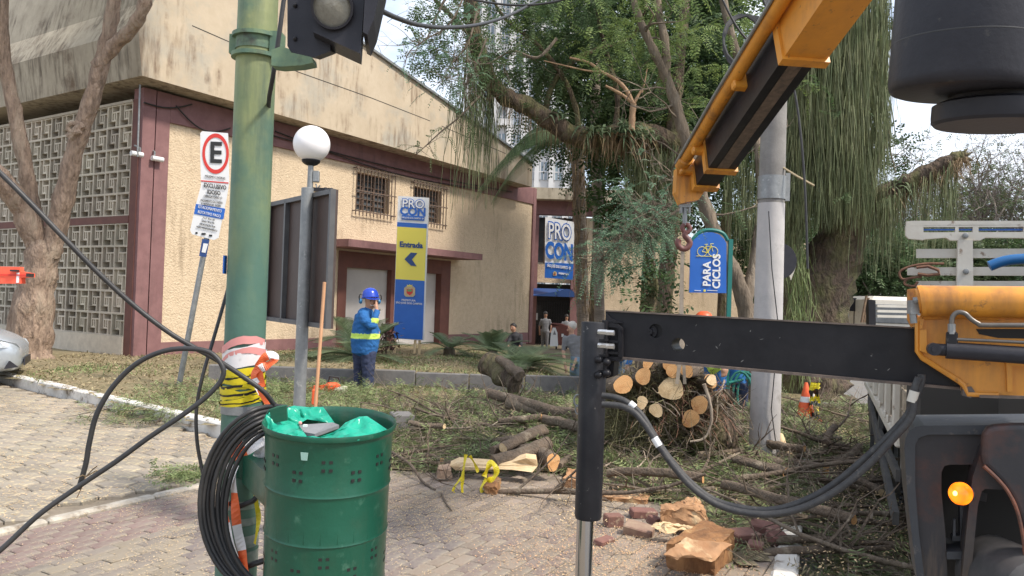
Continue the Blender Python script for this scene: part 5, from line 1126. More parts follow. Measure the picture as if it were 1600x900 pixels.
# concrete pole
YCP = 8.55; pc = pxm(YCP); base = gnd(1194,716); xb = base.x; CP = empty('utility_pole', (xb, YCP, 0), 'thick grey concrete utility pole standing in the brush', 'utility pole')
zsplit = at(1200,318,YCP).z; m_pold = mat('bare_pole_concrete', (.25,.24,.225), (.19,.18,.17), scale=5, rough=1, bump=.3, bscale=50, streak=(.09,.08,.07), ss=2)
rr0, rr1 = 23.5*pc, 20*pc
MB().lathe((xb,YCP,0), [(rr0*1.02,-.1),(rr0,.1),(rr1*1.02,zsplit)], 36).build('painted_shaft', m_polec, CP, smooth=True)
MB().lathe((xb,YCP,zsplit), [(rr1*.99,0.001),(rr1*.92,2.2),(rr1*.85,4.5)], 36).build('upper_shaft', m_pold, CP, smooth=True)
mb = MB(); mb.lathe((xb,YCP,at(1205,312,YCP).z), [(rr1*1.06,0),(rr1*1.06,.25)], 36, cap=False); mb.box((xb+rr1*1.15,YCP,at(1205,292,YCP).z), (.05,.08,.3)); mb.build('steel_collar', m_galv, CP, smooth=30)
mb = MB(); mb.tube([at(1224,262,YCP-.1), at(1245,275,YCP-.2), at(1272,290,YCP-.2)], .012, 6); mb.build('rod', mat('old_rod', (.4,.32,.2)), CP)
mb = MB(); mb.tube([at(x,y,YCP-rr0-.02) for x,y in ((1201,330),(1206,420),(1215,500),(1212,560),(1205,640),(1216,720))], .006, 5); mb.build('wire', m_black, CP)
mb = MB()
for k in range(5):
    c = at(1160+k*3, 62+k*2, YCP-.3); mb.tube([c+V((math.cos(a_*.42)*(.20+.02*k), math.sin(a_*.42)*.05, math.sin(a_*.42)*(.28+.012*k))) for a_ in range(16)], .014, 6)
mb.build('cable_loop', m_black, CP); 
# cone
def lathe_thing(): pass
CN = empty('traffic_cone', gnd(1258,657), 'orange and white traffic cone draped with yellow and black tape', 'traffic cone'); c = V(gnd(1258,657)); hcone = 58*pxm(c.y)
MB().box(c+UP*.015, (.34,.34,.03), Matrix.Rotation(.4,3,'Z'), .01).build('base', m_orange, CN); MB().lathe(c, [(.135,.03),(.085,.27)], 24, cap=False).build('lower_cone', m_orange, CN, smooth=True); MB().lathe(c, [(.0851,.27),(.068,.35)], 24, cap=False).build('white_band', m_white, CN, smooth=True); MB().lathe(c, [(.0679,.35),(.025,hcone),(.02,hcone+.01)], 24, cap=True).build('upper_cone', m_orange, CN, smooth=True)
mb = MB()
for k in range(9): x0 = c.x+.06+random.uniform(-.06,.07); ribbon(mb, [V((x0+random.uniform(-.03,.03), c.y-.09-.01*k, hcone*(1-j*.2)+random.uniform(-.03,.03))) for j in range(6)], .035, 1.2, 4, 3)
mb.build('draped_tape', [m_tapey, m_tapek], CN)
# bicycle rack of green hoops
BK = empty('bicycle_rack', gnd(1160,655), 'green spiral hoop bicycle rack beside the concrete pole', 'bicycle rack'); mb = MB(); m_rack = mat('rack_green', (.01,.13,.10), rough=.4)
for k in range(5):
    c = at(1158+k*7,622,12.2+.12*k); MB().tube([c+V((math.cos(a_*.39)*.20, .1*math.sin(a_*.39), math.sin(a_*.39)*.40)) for a_ in range(17)], .02, 8).build('hoop', m_rack, BK, smooth=True)
MB().tube([at(1138,598,12.1), at(1175,590,12.8)], .02, 8).build('top_rail', m_rack, BK, smooth=True)
# ================================================================== crane truck
ab = V((.391,.920,0)).normalized(); rb = V((.920,-.391,0)).normalized(); BP0 = V((.353,3.5,0))
def bq2(px, py, off=0): return onp(px, py, BP0-ab*off, ab)
def bprism(mb, pts, off, th): return mb.prism([bq2(x,y,off) for x,y in pts], ab*th)
def boolcut(o, cutters):
    for c in cutters:
        md = o.modifiers.new('b', 'BOOLEAN'); md.operation = 'DIFFERENCE'; md.object = c; md.solver = 'EXACT'
    bpy.context.view_layer.update(); me = bpy.data.meshes.new_from_object(o.evaluated_get(bpy.context.evaluated_depsgraph_get()))
    o.modifiers.clear(); o.data = me
    for c in cutters: bpy.data.objects.remove(c)
OG_ = bq2(924,700); OR = empty('crane_truck', V((2.9,4.5,-.13)), 'white flatbed crane truck with black outrigger beam, yellow crane base and lit amber indicator', 'truck')
mb = MB(); bprism(mb, [(946,485),(1500,516),(1500,607),(946,557)], 0, .17); beam = mb.build('outrigger_beam', m_blackm, OR)
cut1 = MB().lathe(bq2(1016,518,.1), [(10.5*.00285,0),(10.5*.00285,.125)], 28, ab).build('cut', m_blackm); cut2 = MB().lathe(bq2(1052,540,.1), [(10*.0028,0),(10*.0028,.4)], 28, ab).build('cut', m_blackm)
boolcut(beam, [cut1, cut2])
mb = MB(); mb.lathe(bq2(1016,518,-.012), [(.001,-.012),(.012,-.012),(.014,-.004),(.02,0),(.0295,0)], 28, ab, cap=False); mb.build('plug', m_blackm, beam, smooth=30)
m_edge = mat('worn_edge_steel', (.20,.15,.12), (.10,.08,.07), scale=20, rough=.6, metal=.2)
mb = MB(); mb.beam(bq2(970,559.5,.012), bq2(1500,607,.012), .024, .010); mb.beam(bq2(947,485.5,.006), bq2(1432,512.5,.006), .012, .006); mb.build('edge_bead', m_edge, beam)
mb = MB(); 
for p in (((948,487),(948,506),(968,510),(971,516),(971,560),(947,560)),): pass
bprism(mb, [(947,504),(965,506),(972,513),(972,522),(967,516),(963,512),(947,511)], .03, .03); bprism(mb, [(966,512),(972,516),(972,561),(966,561)], .03, .03); bprism(mb, [(946,531),(967,532),(967,536),(946,535)], .03, .03); bprism(mb, [(946,549),(967,550),(967,554),(946,553)], .03, .03); bprism(mb, [(946,557),(971,558),(971,565),(946,563)], .03, .03)
bprism(mb, [(947,490),(955,498),(972,505),(947,504)], .02, .02); mb.build('socket_frame', m_blackm, beam)
mb = MB(); bprism(mb, [(941,500),(947,502),(946,588),(940,592),(935,590)], .055, .09); bprism(mb, [(947,563),(960,565),(958,588),(946,592)], .0, .08); mb.build('flange_plate', m_blackm, beam)
LG = bq2(924,650,.03); lx = V((LG.x, LG.y, 0)); lr = 21*LG.y/FPX; zt_, zb_ = bq2(924,503,.03).z, bq2(921,810,.03).z
mb = MB(); mb.lathe(lx, [(lr*.94,zb_),(lr,zb_+.012),(lr,zt_-.006),(lr*.96,zt_),(.001,zt_)], 36, cap=True); lg = mb.build('outrigger_leg', mat('leg_black_paint', (.018,.018,.022), (.03,.03,.034), scale=5, rough=.4, c3=(.24,.23,.22), s3=30, t3=(.65,.70), bump=.15, spec=.25), OR, smooth=True)
MB().lathe(lx-V((.012,0,0)), [(.037,-.02),(.037,zb_+.05)], 28).build('chrome_rod', m_chrome, OR, smooth=True)
MB().lathe(lx-V((.012,0,0)), [(.15,-.0),(.15,.02),(.05,.04),(.05,.06)], 28).build('foot_plate', m_galv, OR, smooth=True)
mb = MB()
for y in (531, 555, 579): bprism(mb, [(928,y-1.5),(946,y-1),(946,y+2.5),(928,y+2.5)], .075, .07)
mb.build('rib', m_blackm, lg)
m_bbolt = mat('bright_bolt', (.6,.6,.6), rough=.3, metal=.8)
for x, y in ((938,519),(949,520),(938,540),(949,541)): mb = MB(); mb.lathe(bq2(x,y,.10), [(.002,-.012),(.011,-.010),(.012,0),(.012,.03)], 6, rb); mb.sphere(bq2(x,y,.10), .0115, 10, 8); mb.build('bolt', m_bbolt, lg, smooth=True)
for x, y in ((936,562),(936,586),(948,566),(948,583)): MB().sphere(bq2(x,y,.095), (.018,.018,.016), 10, 8).build('dark_bolt', m_blackm, lg, smooth=True)
mb = MB(); c = bq2(903,626,.03); mb.tube([c+rb*(math.cos(k*.42)*.018)+UP*math.sin(k*.42)*.026 for k in range(16)], .004, 6); c = bq2(903,595,.03)
mb.tube([bq2(903,640,.03)+rb*(math.cos(k*.42)*.012)+UP*math.sin(k*.42)*.02 for k in range(16)], .003, 6); mb.build('shackle', m_galv, lg)
def hose(pts, off, r=.0135):
    return MB().tube(smoothpath([bq2(p[0],p[1],off) for p in pts], 10), r, 12)
hp1 = [(941,618),(962,621),(982,630),(1002,648),(1022,680),(1045,715),(1075,750),(1110,778),(1150,792),(1200,797),(1245,787),(1295,762),(1345,722),(1390,680),(1420,645),(1438,602),(1440,585)]
hp2 = [(941,632),(968,634),(990,644),(1008,664),(1028,694),(1052,728),(1082,762),(1120,788),(1165,801),(1210,803),(1258,792),(1308,766),(1356,727),(1400,680),(1424,650),(1428,612),(1436,590)]
m_hose = mat('hydraulic_hose', (.03,.03,.033), (.055,.053,.052), scale=30, rough=.6, bump=.2, bscale=80, c3=(.14,.13,.12), s3=18, t3=(.62,.72))
h1 = hose(hp1, .10).build('hydraulic_hose', m_hose, OR, smooth=True); h2 = hose(hp2, .14).build('hydraulic_hose', m_hose, OR, smooth=True)
MB().tube([bq2(984,630,.10), bq2(992,637,.10)], .0155, 12).build('hose_label', m_white, h1, smooth=True); MB().tube([bq2(1022,684,.14), bq2(1030,697,.14)], .0155, 12).build('hose_label', m_white, h2, smooth=True); MB().tube([bq2(1424,628,.14), bq2(1429,611,.14)], .017, 12).build('hose_ferrule', m_truckw, h2, smooth=True)
mb = MB(); rs_ = random.Random(4)
for k in range(16):
    x, y = rs_.uniform(985,1420), rs_.uniform(.08,.92); y0 = 488+(x-946)*.058; y1 = 556+(x-946)*.090; yy = y0+(y1-y0)*y; L_ = rs_.uniform(1,4); h_ = rs_.uniform(.4,1.1)
    if min(abs(x-1016), abs(x-1052)) < 14: continue
    an = rs_.uniform(-1.2,1.2); mb.add([bq2(x-L_*math.cos(an),yy-L_*math.sin(an),.0012), bq2(x+h_*math.sin(an),yy-h_*math.cos(an),.0012), bq2(x+L_*math.cos(an),yy+L_*math.sin(an),.0012), bq2(x-h_*math.sin(an),yy+h_*math.cos(an),.0012)], [(0,1,2,3)])
tag(mb.build('scuffs', mat('bare_scuff', (.16,.155,.15), rough=.6), beam, fix=False), kind='stuff')
# yellow base
mb = MB(); bprism(mb, [(1431,502),(1437,494),(1490,492),(1640,496),(1640,620),(1512,618),(1504,603),(1498,597),(1440,562),(1431,550)], .06, .30); yb_ = mb.build('crane_base', m_yellow, OR)
mb = MB(); P = [bq2(x,y,.065) for x,y in ((1560,617),(1512,616),(1506,602),(1498,595),(1441,559),(1434,549),(1434,503),(1440,496),(1490,494),(1560,497))]
mb.tube(P, .010, 8); mb.build('rolled_edge', m_yellow, yb_, smooth=True)
for pts_, o_, t_ in (([(1437,515),(1448,515),(1448,552),(1437,548)], .085, .03), ([(1437,498),(1444,498),(1441,514),(1437,514)], .08, .03), ([(1575,565),(1640,566),(1640,572),(1582,572)], .075, .02), ([(1572,560),(1582,572),(1582,612),(1574,612)], .075, .02)): bprism(MB(), pts_, o_, t_).build('weld_plate', m_yellow, yb_)
mb = MB(); bprism(mb, [(1525,514),(1640,514),(1640,530),(1560,528),(1530,522)], .063, .005); mb.build('slot_opening', m_dark, yb_)
mb = MB(); bprism(mb, [(1505,605),(1518,604),(1526,616),(1516,622),(1504,618)], .07, .05); mb.beam(bq2(1530,619,.07), bq2(1640,622,.07), .02, .010); mb.build('rusty_lip', m_edge, yb_)
ca, cb_ = bq2(1439,470,.10), bq2(1700,474,.10); mb = MB(); mb.tube([ca, cb_], 24*ca.y/FPX, 36); yc = mb.build('base_cylinder', m_yellow, OR, smooth=30)
mb = MB(); mb.tube([bq2(1433,471,.10), ca], 19*ca.y/FPX, 28); mb.tube([bq2(1437,471,.10), ca+(cb_-ca)*.02], 25*ca.y/FPX, 36); mb.build('end_cap', m_yellow, yc, smooth=30)
mb = MB(); bprism(mb, [(1418,452),(1432,450),(1434,500),(1424,512),(1418,500)], .03, .04); mb.build('rusty_flange', mat('rusty_yellow', (.60,.27,.05), (.20,.09,.05), scale=22, rough=.7), yc)
mb = MB(); mb.tube([bq2(1427,470,.13), bq2(1438,468,.13)], .012, 8); mb.box(bq2(1427,480,.12), (.03,.03,.05)); mb.tube([bq2(1426,488,.12), bq2(1428,505,.12)], .012, 8); mb.build('fitting', m_galv, yc)
mb = MB(); mb.tube([bq2(1462,546,.16), bq2(1480,547,.16)], 9*.0024, 20); mb.tube([bq2(1478,547,.16), bq2(1700,562,.16)], 12.5*.0024, 28); mb.lathe(bq2(1460,546,.20), [(.001,0),(.022,0),(.022,.06)], 24, ab); mb.lathe(bq2(1460,546,.205), [(.001,0),(.009,0),(.009,.01)], 16, ab); hy_ = mb.build('hydraulic_cylinder', m_blackp, OR, smooth=35)
mb = MB(); mb.box(bq2(1487,530,.16), (.036,.036,.055), frame(rb), .006); mb.build('elbow_block', m_blackm, hy_)
mb = MB(); mb.tube(smoothpath([bq2(x,y,.17) for x,y in ((1487,518),(1487,505),(1489,494),(1497,488),(1508,490),(1518,499),(1530,506),(1545,508),(1700,508))], 6), .0085, 12); mb.tube([bq2(x,y,.17) for x,y in ((1492,530),(1560,533),(1700,540))], .006, 10); mb.build('steel_pipe', mat('painted_pipe', (.13,.12,.11), (.18,.16,.14), scale=10, rough=.4, metal=.5), hy_, smooth=True)
MB().tube([bq2(1487,522,.17), bq2(1487,506,.17)], .0125, 6).build('pipe_nut', m_galv, hy_)
# bed of the truck: rack, side, chassis, wheel
ta_ = V((.37,.93,0)).normalized(); tr2 = V((.93,-.37,0)).normalized(); O_ = V((2.95,6.1,0))
def TP(s, w, z): return O_+ta_*s+tr2*w+UP*z
def tq2(px, py, s): return onp(px, py, TP(s,0,0), ta_)
def tbox(mb, s0, s1, w0, w1, z0, z1, bev=0): return mb.box(TP((s0+s1)/2,(w0+w1)/2,(z0+z1)/2), (s1-s0, w1-w0, z1-z0), frame(ta_), bev)
def tprism(mb, pts, s, th): return mb.prism([tq2(x,y,s) for x,y in pts], ta_*th)
RSx = -.75
rack = empty('bed_rack', (0,0,0)); rack.parent = OR; rack.matrix_parent_inverse = _ws(OR).inverted()
def rackpart(name, mbx, m, **k): return mbx.build(name, m, RK, **k)
mb = MB(); yb1, yb2 = 345.5, 375
def rb_(pts): return tprism(mb, pts, RSx, .05)
rb_([(1416,346),(1424,345),(1700,345),(1700,351),(1416,353)]); rb_([(1415,353),(1443,353),(1443,375),(1420,373),(1415,368)]); rb_([(1492.5,354.8),(1498,354.8),(1498,362.8),(1492.5,362.8)]); rb_([(1520,354.8),(1529,354.8),(1529,362.8),(1520,362.8)]); rb_([(1443,363),(1700,362),(1700,372),(1630,372),(1540,371),(1532,375.5),(1485,375.5),(1478,371),(1443,374)])
rb_([(1443.3,351.5),(1700,350.8),(1700,354.6),(1443.3,354.6)]); rb_([(1599,354.8),(1612,354.8),(1612,362.6),(1599,362.6)])
RK = mb.build('rack_top_bar', m_truckw, OR)
bpy.data.objects.remove(rack)
mb = MB(); tprism(mb, [(1443,357.5),(1700,357.2),(1700,360),(1443,360)], RSx+.02, .02); mb.build('inner_strip', m_blue, RK)
for pts in ([(1432,389),(1700,388),(1700,403),(1432,403)], [(1418,418),(1700,416),(1700,431),(1418,430)], [(1432,439),(1700,439),(1700,452),(1432,452)]):
    mb = MB(); tprism(mb, pts, RSx+.055, .03); mb.build('rack_slat', m_truckw, OR)
mb = MB(); tprism(mb, [(1497,375),(1520,375),(1521,452),(1495,452)], RSx-.01, .05); pst = mb.build('rack_post', m_truckw, OR)
for x, y in ((1509,368),(1510,424)): MB().lathe(tq2(x,y,RSx-.03), [(.004,-.012),(.014,-.01),(.018,0),(.018,.04)], 14, ta_).build('bolt', m_galv, pst, smooth=30)
mb = MB(); mb.tube([tq2(x,y,RSx-.05) for x,y in ((1432,418),(1450,416),(1466,422),(1468,428),(1450,430),(1434,428))], .012, 6); mb.tube(smoothpath([tq2(x,y,RSx-.04) for x,y in ((1475,412),(1445,412),(1420,417),(1406,425),(1410,436),(1425,434),(1440,432),(1418,436),(1414,444),(1428,447),(1434,440))], 4), .009, 6); mb.build('rusty_wire', mat('rust', (.20,.10,.06), (.12,.06,.04), scale=30, rough=.9), OR)
mb = MB(); mb.tube(smoothpath([tq2(x,y,RSx-.35) for x,y in ((1546,416),(1565,409),(1590,405),(1640,404),(1700,410))], 5), .032, 16); mb.build('blue_hose', mat('blue_hose', (.01,.11,.30), rough=.4), OR, smooth=True)
# bed sides
m_sboard = mat('side_board_wood', (.42,.37,.29), (.26,.20,.14), scale=6, rough=.9, c3=(.15,.10,.07), s3=5, t3=(.55,.68))
mb = MB(); tbox(mb, -.7, 4.2, -.03, .03, .68, .76, .01); mb.build('bed_rail', m_truckw, OR)
mb = MB(); tbox(mb, -.7, 4.2, .03, 2.3, .70, .74); mb.build('bed_floor', mat('bed_wood', (.20,.14,.09), (.13,.10,.07), scale=4, rough=.9, stretch=(.3,1,1)), OR)
for z0 in (.78, .93, 1.08): mb = MB(); tbox(mb, -.68, 4.2, .02, .05, z0, z0+.13); mb.build('side_board', m_sboard, OR)
for s in (-.5, .35, 1.2, 2.1, 3.0, 3.9):
    mb = MB(); tbox(mb, s, s+.09, -.035, .018, .77, 1.22, .01); mb.build('stake', m_truckw, OR)
mb = MB()
for s in (-.2, .1, .8, 1.0): tbox(mb, s, s+.09, -.055, -.032, .78, .84, .01)
mb.build('latch', m_truckw, OR)
mb = MB(); tbox(mb, -.5, 4.0, .45, .60, .45, .68); tbox(mb, -.5, 4.0, 1.7, 1.85, .45, .68); tbox(mb, -.3, -.1, .05, 1.9, .40, .64); tbox(mb, 1.9, 2.1, .05, 1.9, .40, .64); tbox(mb, -2.9, -.5, .2, 2.4, .55, .95); tbox(mb, -3.4, -2.0, .35, 2.4, .9, 1.25); tbox(mb, -1.7, -.85, .02, 2.4, .62, 1.5); mb.build('chassis', m_dark, OR)
mb = MB(); mb.beam(TP(-.8,-.02,.22), TP(3.0,-.02,.62), .04, .09); 
mb.beam(TP(-.75,-.01,.5), TP(2.8,-.01,.5), .03, .08); tbox(mb, 2.6, 2.7, -.02, .02, .12, .68); tbox(mb, 1.3, 1.4, -.02, .02, .25, .68); mb.build('side_guard', mat('guard_grey', (.10,.095,.09), (.06,.06,.06), scale=8, rough=.7), OR)
mb = MB(); tbox(mb, 1.5, 2.9, .03, .10, .2, .66); tbox(mb, 3.3, 4.1, .03, .10, .15, .66); mb.build('mud_flap', m_black, OR)
mb = MB(); tbox(mb, -1.15, -.75, .03, .45, .62, .86, .02); tbox(mb, -.85,-.75,-.0,.10,.55,.75,.01); mb.build('tool_box', mat('box_grey', (.17,.16,.15), (.12,.11,.10), scale=8, rough=.6), OR)
def wheel(c, r, w, axis, parent):
    mb = MB(); prof = [(r*.55,-w/2),(r*.8,-w/2),(r*.95,-w/2+.02),(r,-w/2+.04),(r,w/2-.04),(r*.95,w/2-.02),(r*.8,w/2),(r*.55,w/2)]
    mb.lathe(c, prof, 40, axis, cap=False)
    ax_ = V(axis).normalized(); e1 = ax_.orthogonal().normalized(); e2 = ax_.cross(e1)
    for k in range(44):
        a_ = 2*math.pi*k/44; d = e1*math.cos(a_)+e2*math.sin(a_); t = ax_.cross(d)
        for s_ in (-1, 1): mb.box(c+d*r+ax_*s_*w*.24, (.02, w*.4, .03), Matrix((d, ax_, t)).transposed() @ Matrix.Rotation(.3*s_, 3, 'X'))
    ty = mb.build('wheel', m_black, parent, smooth=30)
    MB().lathe(c, [(.001,-w*.3),(r*.15,-w*.35),(r*.3,-w*.15),(r*.5,-w*.3),(r*.57,-w*.48),(r*.57,w*.48),(r*.4,w*.1),(.001,w*.1)], 30, axis, cap=False).build('rim', m_galv, ty, smooth=30)
for s in (-.15, 1.15):
    for w in (.25, 2.1): wheel(TP(s, w, .36), .48, .27, tr2, OR)
# front mudguards and amber lamp
YFd = 2.95; Fp = at(1480,750,YFd); Fp.z = 0
def fq(px, py, off=0): return onp(px, py, Fp-ab*off, ab)
def fprism(mb, pts, off, th): return mb.prism([fq(x,y,off) for x,y in pts], ab*th)
m_fend = mat('dusty_mudguard', (.032,.030,.034), (.022,.021,.024), scale=3, rough=.5, c3=(.07,.032,.026), s3=4.5, t3=(.52,.66), bump=.12, bscale=20, streak=(.20,.14,.09), ss=4, ts=(.5,.65))
m_fendb = mat('mudguard_blue_grey', (.045,.05,.058), (.034,.037,.043), scale=3, rough=.45, bump=.08, c3=(.13,.115,.10), s3=16, t3=(.6,.7))
mb = MB(); fprism(mb, [(1413,700),(1415,684),(1421,673),(1430,667),(1444,665),(1640,664),(1640,679),(1450,679),(1436,684),(1430,695),(1430,760),(1436,835),(1446,915),(1434,915),(1418,780)], .0, .34); mb.build('mudguard', m_fendb, OR)
mb = MB(); fprism(mb, [(1428,720),(1428,702),(1433,686),(1446,679),(1640,679),(1640,726),(1485,726),(1476,728),(1471,738),(1471,770),(1477,830),(1481,915),(1444,915),(1432,800)], -.02, .03); mb.build('inner_mudguard', m_fend, OR)
mb = MB(); fprism(mb, [(1479,862),(1530,862),(1530,874),(1480,874)], .0, .2); fprism(mb, [(1500,790),(1512,790),(1508,845),(1488,846),(1488,838),(1500,837)], -.06, .05); fprism(mb, [(1490,812),(1493,812),(1493,838),(1489,838)], -.02, .02); mb.build('step_bracket', m_fendb, OR)
mb = MB(); fprism(mb, [(1425,680),(1640,680),(1640,915),(1440,915)], -.30, .02); mb.build('wheel_well', m_dark, OR)
mb = MB(); fprism(mb, [(1535,700),(1520,745),(1514,790),(1508,850),(1502,915),(1516,915),(1522,850),(1528,790),(1534,768),(1539,764),(1590,766),(1560,735),(1540,725)], .06, .12); mb.build('fender_strut', m_fend, OR)
# big rounded fender: swept arch
arch_pts = [(1535,690),(1537,678),(1543,669),(1553,665),(1580,663),(1640,662)]; inner = [(1537,728),(1548,738),(1562,752),(1576,770),(1590,800),(1600,850)]
A_ = smoothpath([fq(x,y,.16) for x,y in arch_pts], 4); 
mb = MB(); fprism(mb, [(1534,712),(1535,690),(1537,678),(1543,669),(1553,665),(1580,663),(1660,662),(1660,915),(1606,915),(1602,850),(1592,808),(1578,775),(1564,754),(1548,738),(1537,727)], .16, .06); md = mb.build('wheel_fender', m_fend, OR); bv = md.modifiers.new('bevel','BEVEL'); bv.width = .018; bv.segments = 4; bv.angle_limit = R(50)
mb = MB(); mb.tube(smoothpath([fq(x,y,.165) for x,y in inner+[(1604,915)]], 4), .006, 8); mb.build('painted_edge_glow', mat('edge_glow_orange', (.22,.075,.04), (.08,.04,.03), scale=15, rough=.5), md, smooth=True)  # added tube: orange glow along the arch edge put into its colour
mb = MB(); mb.lathe(fq(1632,938,.2), [(.001,-.02),(.03,-.02),(.09,0),(.13,.02),(.14,.06),(.13,.3)], 30, (ab-V((.4,0,0))).normalized(), cap=False); mb.build('hub_cover', mat('hub_grey', (.07,.065,.065), (.04,.04,.04), scale=12, rough=.6), OR, smooth=True)
lc = fq(1496,771,.09); la = (fq(1518,772,.03)-fq(1489,771,.12)).normalized(); lr_ = 17.5*lc.y/FPX
m_amb = bpy.data.materials.new('amber_lens'); m_amb.use_nodes = True; nn_ = m_amb.node_tree.nodes; ll_ = m_amb.node_tree.links; b_p = nn_['Principled BSDF']; b_p.inputs['Base Color'].default_value = (.9,.25,.02,1); b_p.inputs['Roughness'].default_value = .2
vn = nn_.new('ShaderNodeTexVoronoi'); vn.inputs['Scale'].default_value = 30; cr_ = nn_.new('ShaderNodeValToRGB'); cr_.color_ramp.elements[0].color = (1,.30,.01,1); cr_.color_ramp.elements[1].color = (1,.09,.0,1); tcx = nn_.new('ShaderNodeTexCoord'); ll_.new(tcx.outputs['Object'], vn.inputs['Vector']); ll_.new(vn.outputs['Distance'], cr_.inputs['Fac']); ll_.new(cr_.outputs['Color'], b_p.inputs['Emission Color']); b_p.inputs['Emission Strength'].default_value = .9
lamp = MB().lathe(lc, [(lr_*.92,.035),(lr_*.60,.075),(lr_*.5,.10)], 28, la, cap=False).build('indicator_body', mat('lamp_body', (.10,.05,.05), (.06,.035,.035), scale=9, rough=.5), OR, smooth=True)
MB().lathe(lc, [(.001,-.016),(lr_*.45,-.013),(lr_*.8,-.004),(lr_*.98,.010),(lr_,.026),(lr_*.9,.036)], 32, la, cap=False).build('amber_lens', m_amb, lamp, smooth=True)
MB().sphere(lc-la*.0085, .011, 10, 8).build('bulb_glow', mat('bulb', (1,.62,.12), emit=3), lamp, smooth=True)
mb = MB(); mb.beam(lc+la*.08, lc+la*.16-UP*.01, .03, .03); mb.build('lamp_arm', m_fend, lamp)
# hidden cab side keeps the machine together (right of the frame)
mb = MB(); tbox(mb, -3.6, -2.0, 1.2, 3.1, .5, 2.4, .08); mb.build('cab', m_truckw, OR)
# ================================================================== crane boom and hook
BM = empty('crane_boom', at(1500,-250,4.0), 'yellow telescopic crane boom with black inner section reaching down to the hook', 'crane boom')
T0, T1 = at(1098,278,7.4), at(1330,-62,4.9)
axb = (T1-T0).normalized(); ub = frame(axb)
ulat = V((ub[0][1],ub[1][1],ub[2][1])); uup = V((ub[0][2],ub[1][2],ub[2][2]))   # lateral (towards left), up-ish
def sect(d, w, h, dw=0, du=0): c = T0+axb*d+ulat*dw+uup*du; return [c-ulat*w/2-uup*h/2, c+ulat*w/2-uup*h/2, c+ulat*w/2+uup*h/2, c-ulat*w/2+uup*h/2]
def boomseg(mb, d0, d1, w, h, dw=0, du=0, w1=None, h1=None):
    a_, b2 = sect(d0,w,h,dw,du), sect(d1,w1 or w,h1 or h,dw,du); return mb.add(a_+b2, [(3,2,1,0),(4,5,6,7),(0,1,5,4),(1,2,6,5),(2,3,7,6),(3,0,4,7)])
Lb = (T1-T0).length
mb = MB(); boomseg(mb, .0, .6, .20, .25); boomseg(mb, .40, Lb, .25, .33); mb.build('inner_section', m_blackm, BM)
mb = MB(); boomseg(mb, 1.95, Lb+1.2, .31, .38, .015); os_ = mb.build('outer_section', m_yellow, BM)
for a_ in ((1.93,2.0,.35,.43,.015),(.0,.08,.24,.29,0),(.38,.45,.29,.37,0)): boomseg(MB(), a_[0], a_[1], a_[2], a_[3], a_[4]).build('collar', m_yellow, BM)
mb = MB(); boomseg(mb, .46, 1.92, .10, .006, 0, -.166); mb.build('wear_strip', m_edge, BM)
cyl0, cyl1 = T0+axb*.05-ulat*.20+uup*.11, T0+axb*(Lb+1.0)-ulat*.20+uup*.13
mb = MB(); mb.tube([cyl0, cyl1], .055, 24); mb.lathe(cyl0, [(.001,-.04),(.06,-.04),(.07,0),(.07,.10),(.055,.11)], 24, axb); mb.build('extension_cylinder', m_yellow, BM, smooth=35)
mb = MB(); mb.tube([cyl0-ulat*.065, cyl0+axb*1.0-ulat*.07+uup*.02, cyl1-ulat*.065], .014, 8); mb.build('hydraulic_line', m_galv, BM)
for d in (.0, .35, 1.3): MB().box(T0+axb*(d+.04)-ulat*.15+uup*.08, (.07,.16,.14), ub, .01).build('bracket', m_yellow, BM)
mb = MB()
for k, (d, s_) in enumerate(((2.55,.05),(2.75,.08),(2.35,.04))): boomseg(mb, d, d+s_*2.2, .004, s_, -.141, -.05+.04*k)
mb.build('worn_decal', m_blk, os_)
tip = at(1078,312,7.45); mb = MB(); mb.prism([at(1058,262,7.42),at(1082,262,7.42),at(1100,300,7.42),at(1092,312,7.42),at(1064,318,7.42),at(1056,300,7.42)], V((0,.16,0))); mb.build('tip_bracket', m_yellow, BM)
HK = empty('crane_hook', at(1069,345,7.5), 'rusty red crane hook hanging from the boom tip by a short link', 'crane hook'); hq = lambda x, y, d=0: at(x, y, 7.5+d)
mb = MB(); mb.box(hq(1070,322), (.10,.06,.03)); mb.box(hq(1064,326), (.02,.05,.09)); mb.box(hq(1077,326), (.02,.05,.09)); mb.tube([hq(1070,320), hq(1070,352)], .022, 10); mb.build('link_block', m_galv, HK)
m_hook = mat('hook_red', (.20,.07,.06), (.11,.05,.045), scale=12, rough=.5, bump=.2)
mb = MB(); mb.tube(smoothpath([hq(x,y) for x,y in ((1070,350),(1075,352),(1078,358),(1073,364),(1068,361),(1066,355),(1070,350))], 4), .022, 10)
mb.tube(smoothpath([hq(x,y) for x,y in ((1072,362),(1070,368),(1075,374),(1078,380),(1074,387),(1067,389),(1061,385),(1059,379),(1061,374))], 5), [.022]*3+[.03]*25+[.034]*6+[.02]*6+[.012], 12) if False else mb.tube(smoothpath([hq(x,y) for x,y in ((1072,362),(1070,368),(1075,374),(1078,380),(1074,387),(1067,389),(1061,385),(1059,379),(1061,374))], 5), .028, 12)
mb.build('hook', m_hook, HK, smooth=True)
SL = empty('lifting_strap', hq(1065,490), 'pale worn lifting strap hanging from the crane hook to the log heap', 'strap'); mb = MB(); ribbon(mb, [hq(x,y,-.01) for x,y in ((1067,384),(1065,440),(1064,500),(1062,560),(1058,600))], .035, .1); ribbon(mb, [hq(x,y,.02) for x,y in ((1067,384),(1066,440),(1066,500),(1068,560),(1070,600))], .03, .3); mb.build('webbing', mat('strap_webbing', (.34,.29,.23), (.25,.21,.17), scale=14, rough=.9), SL)
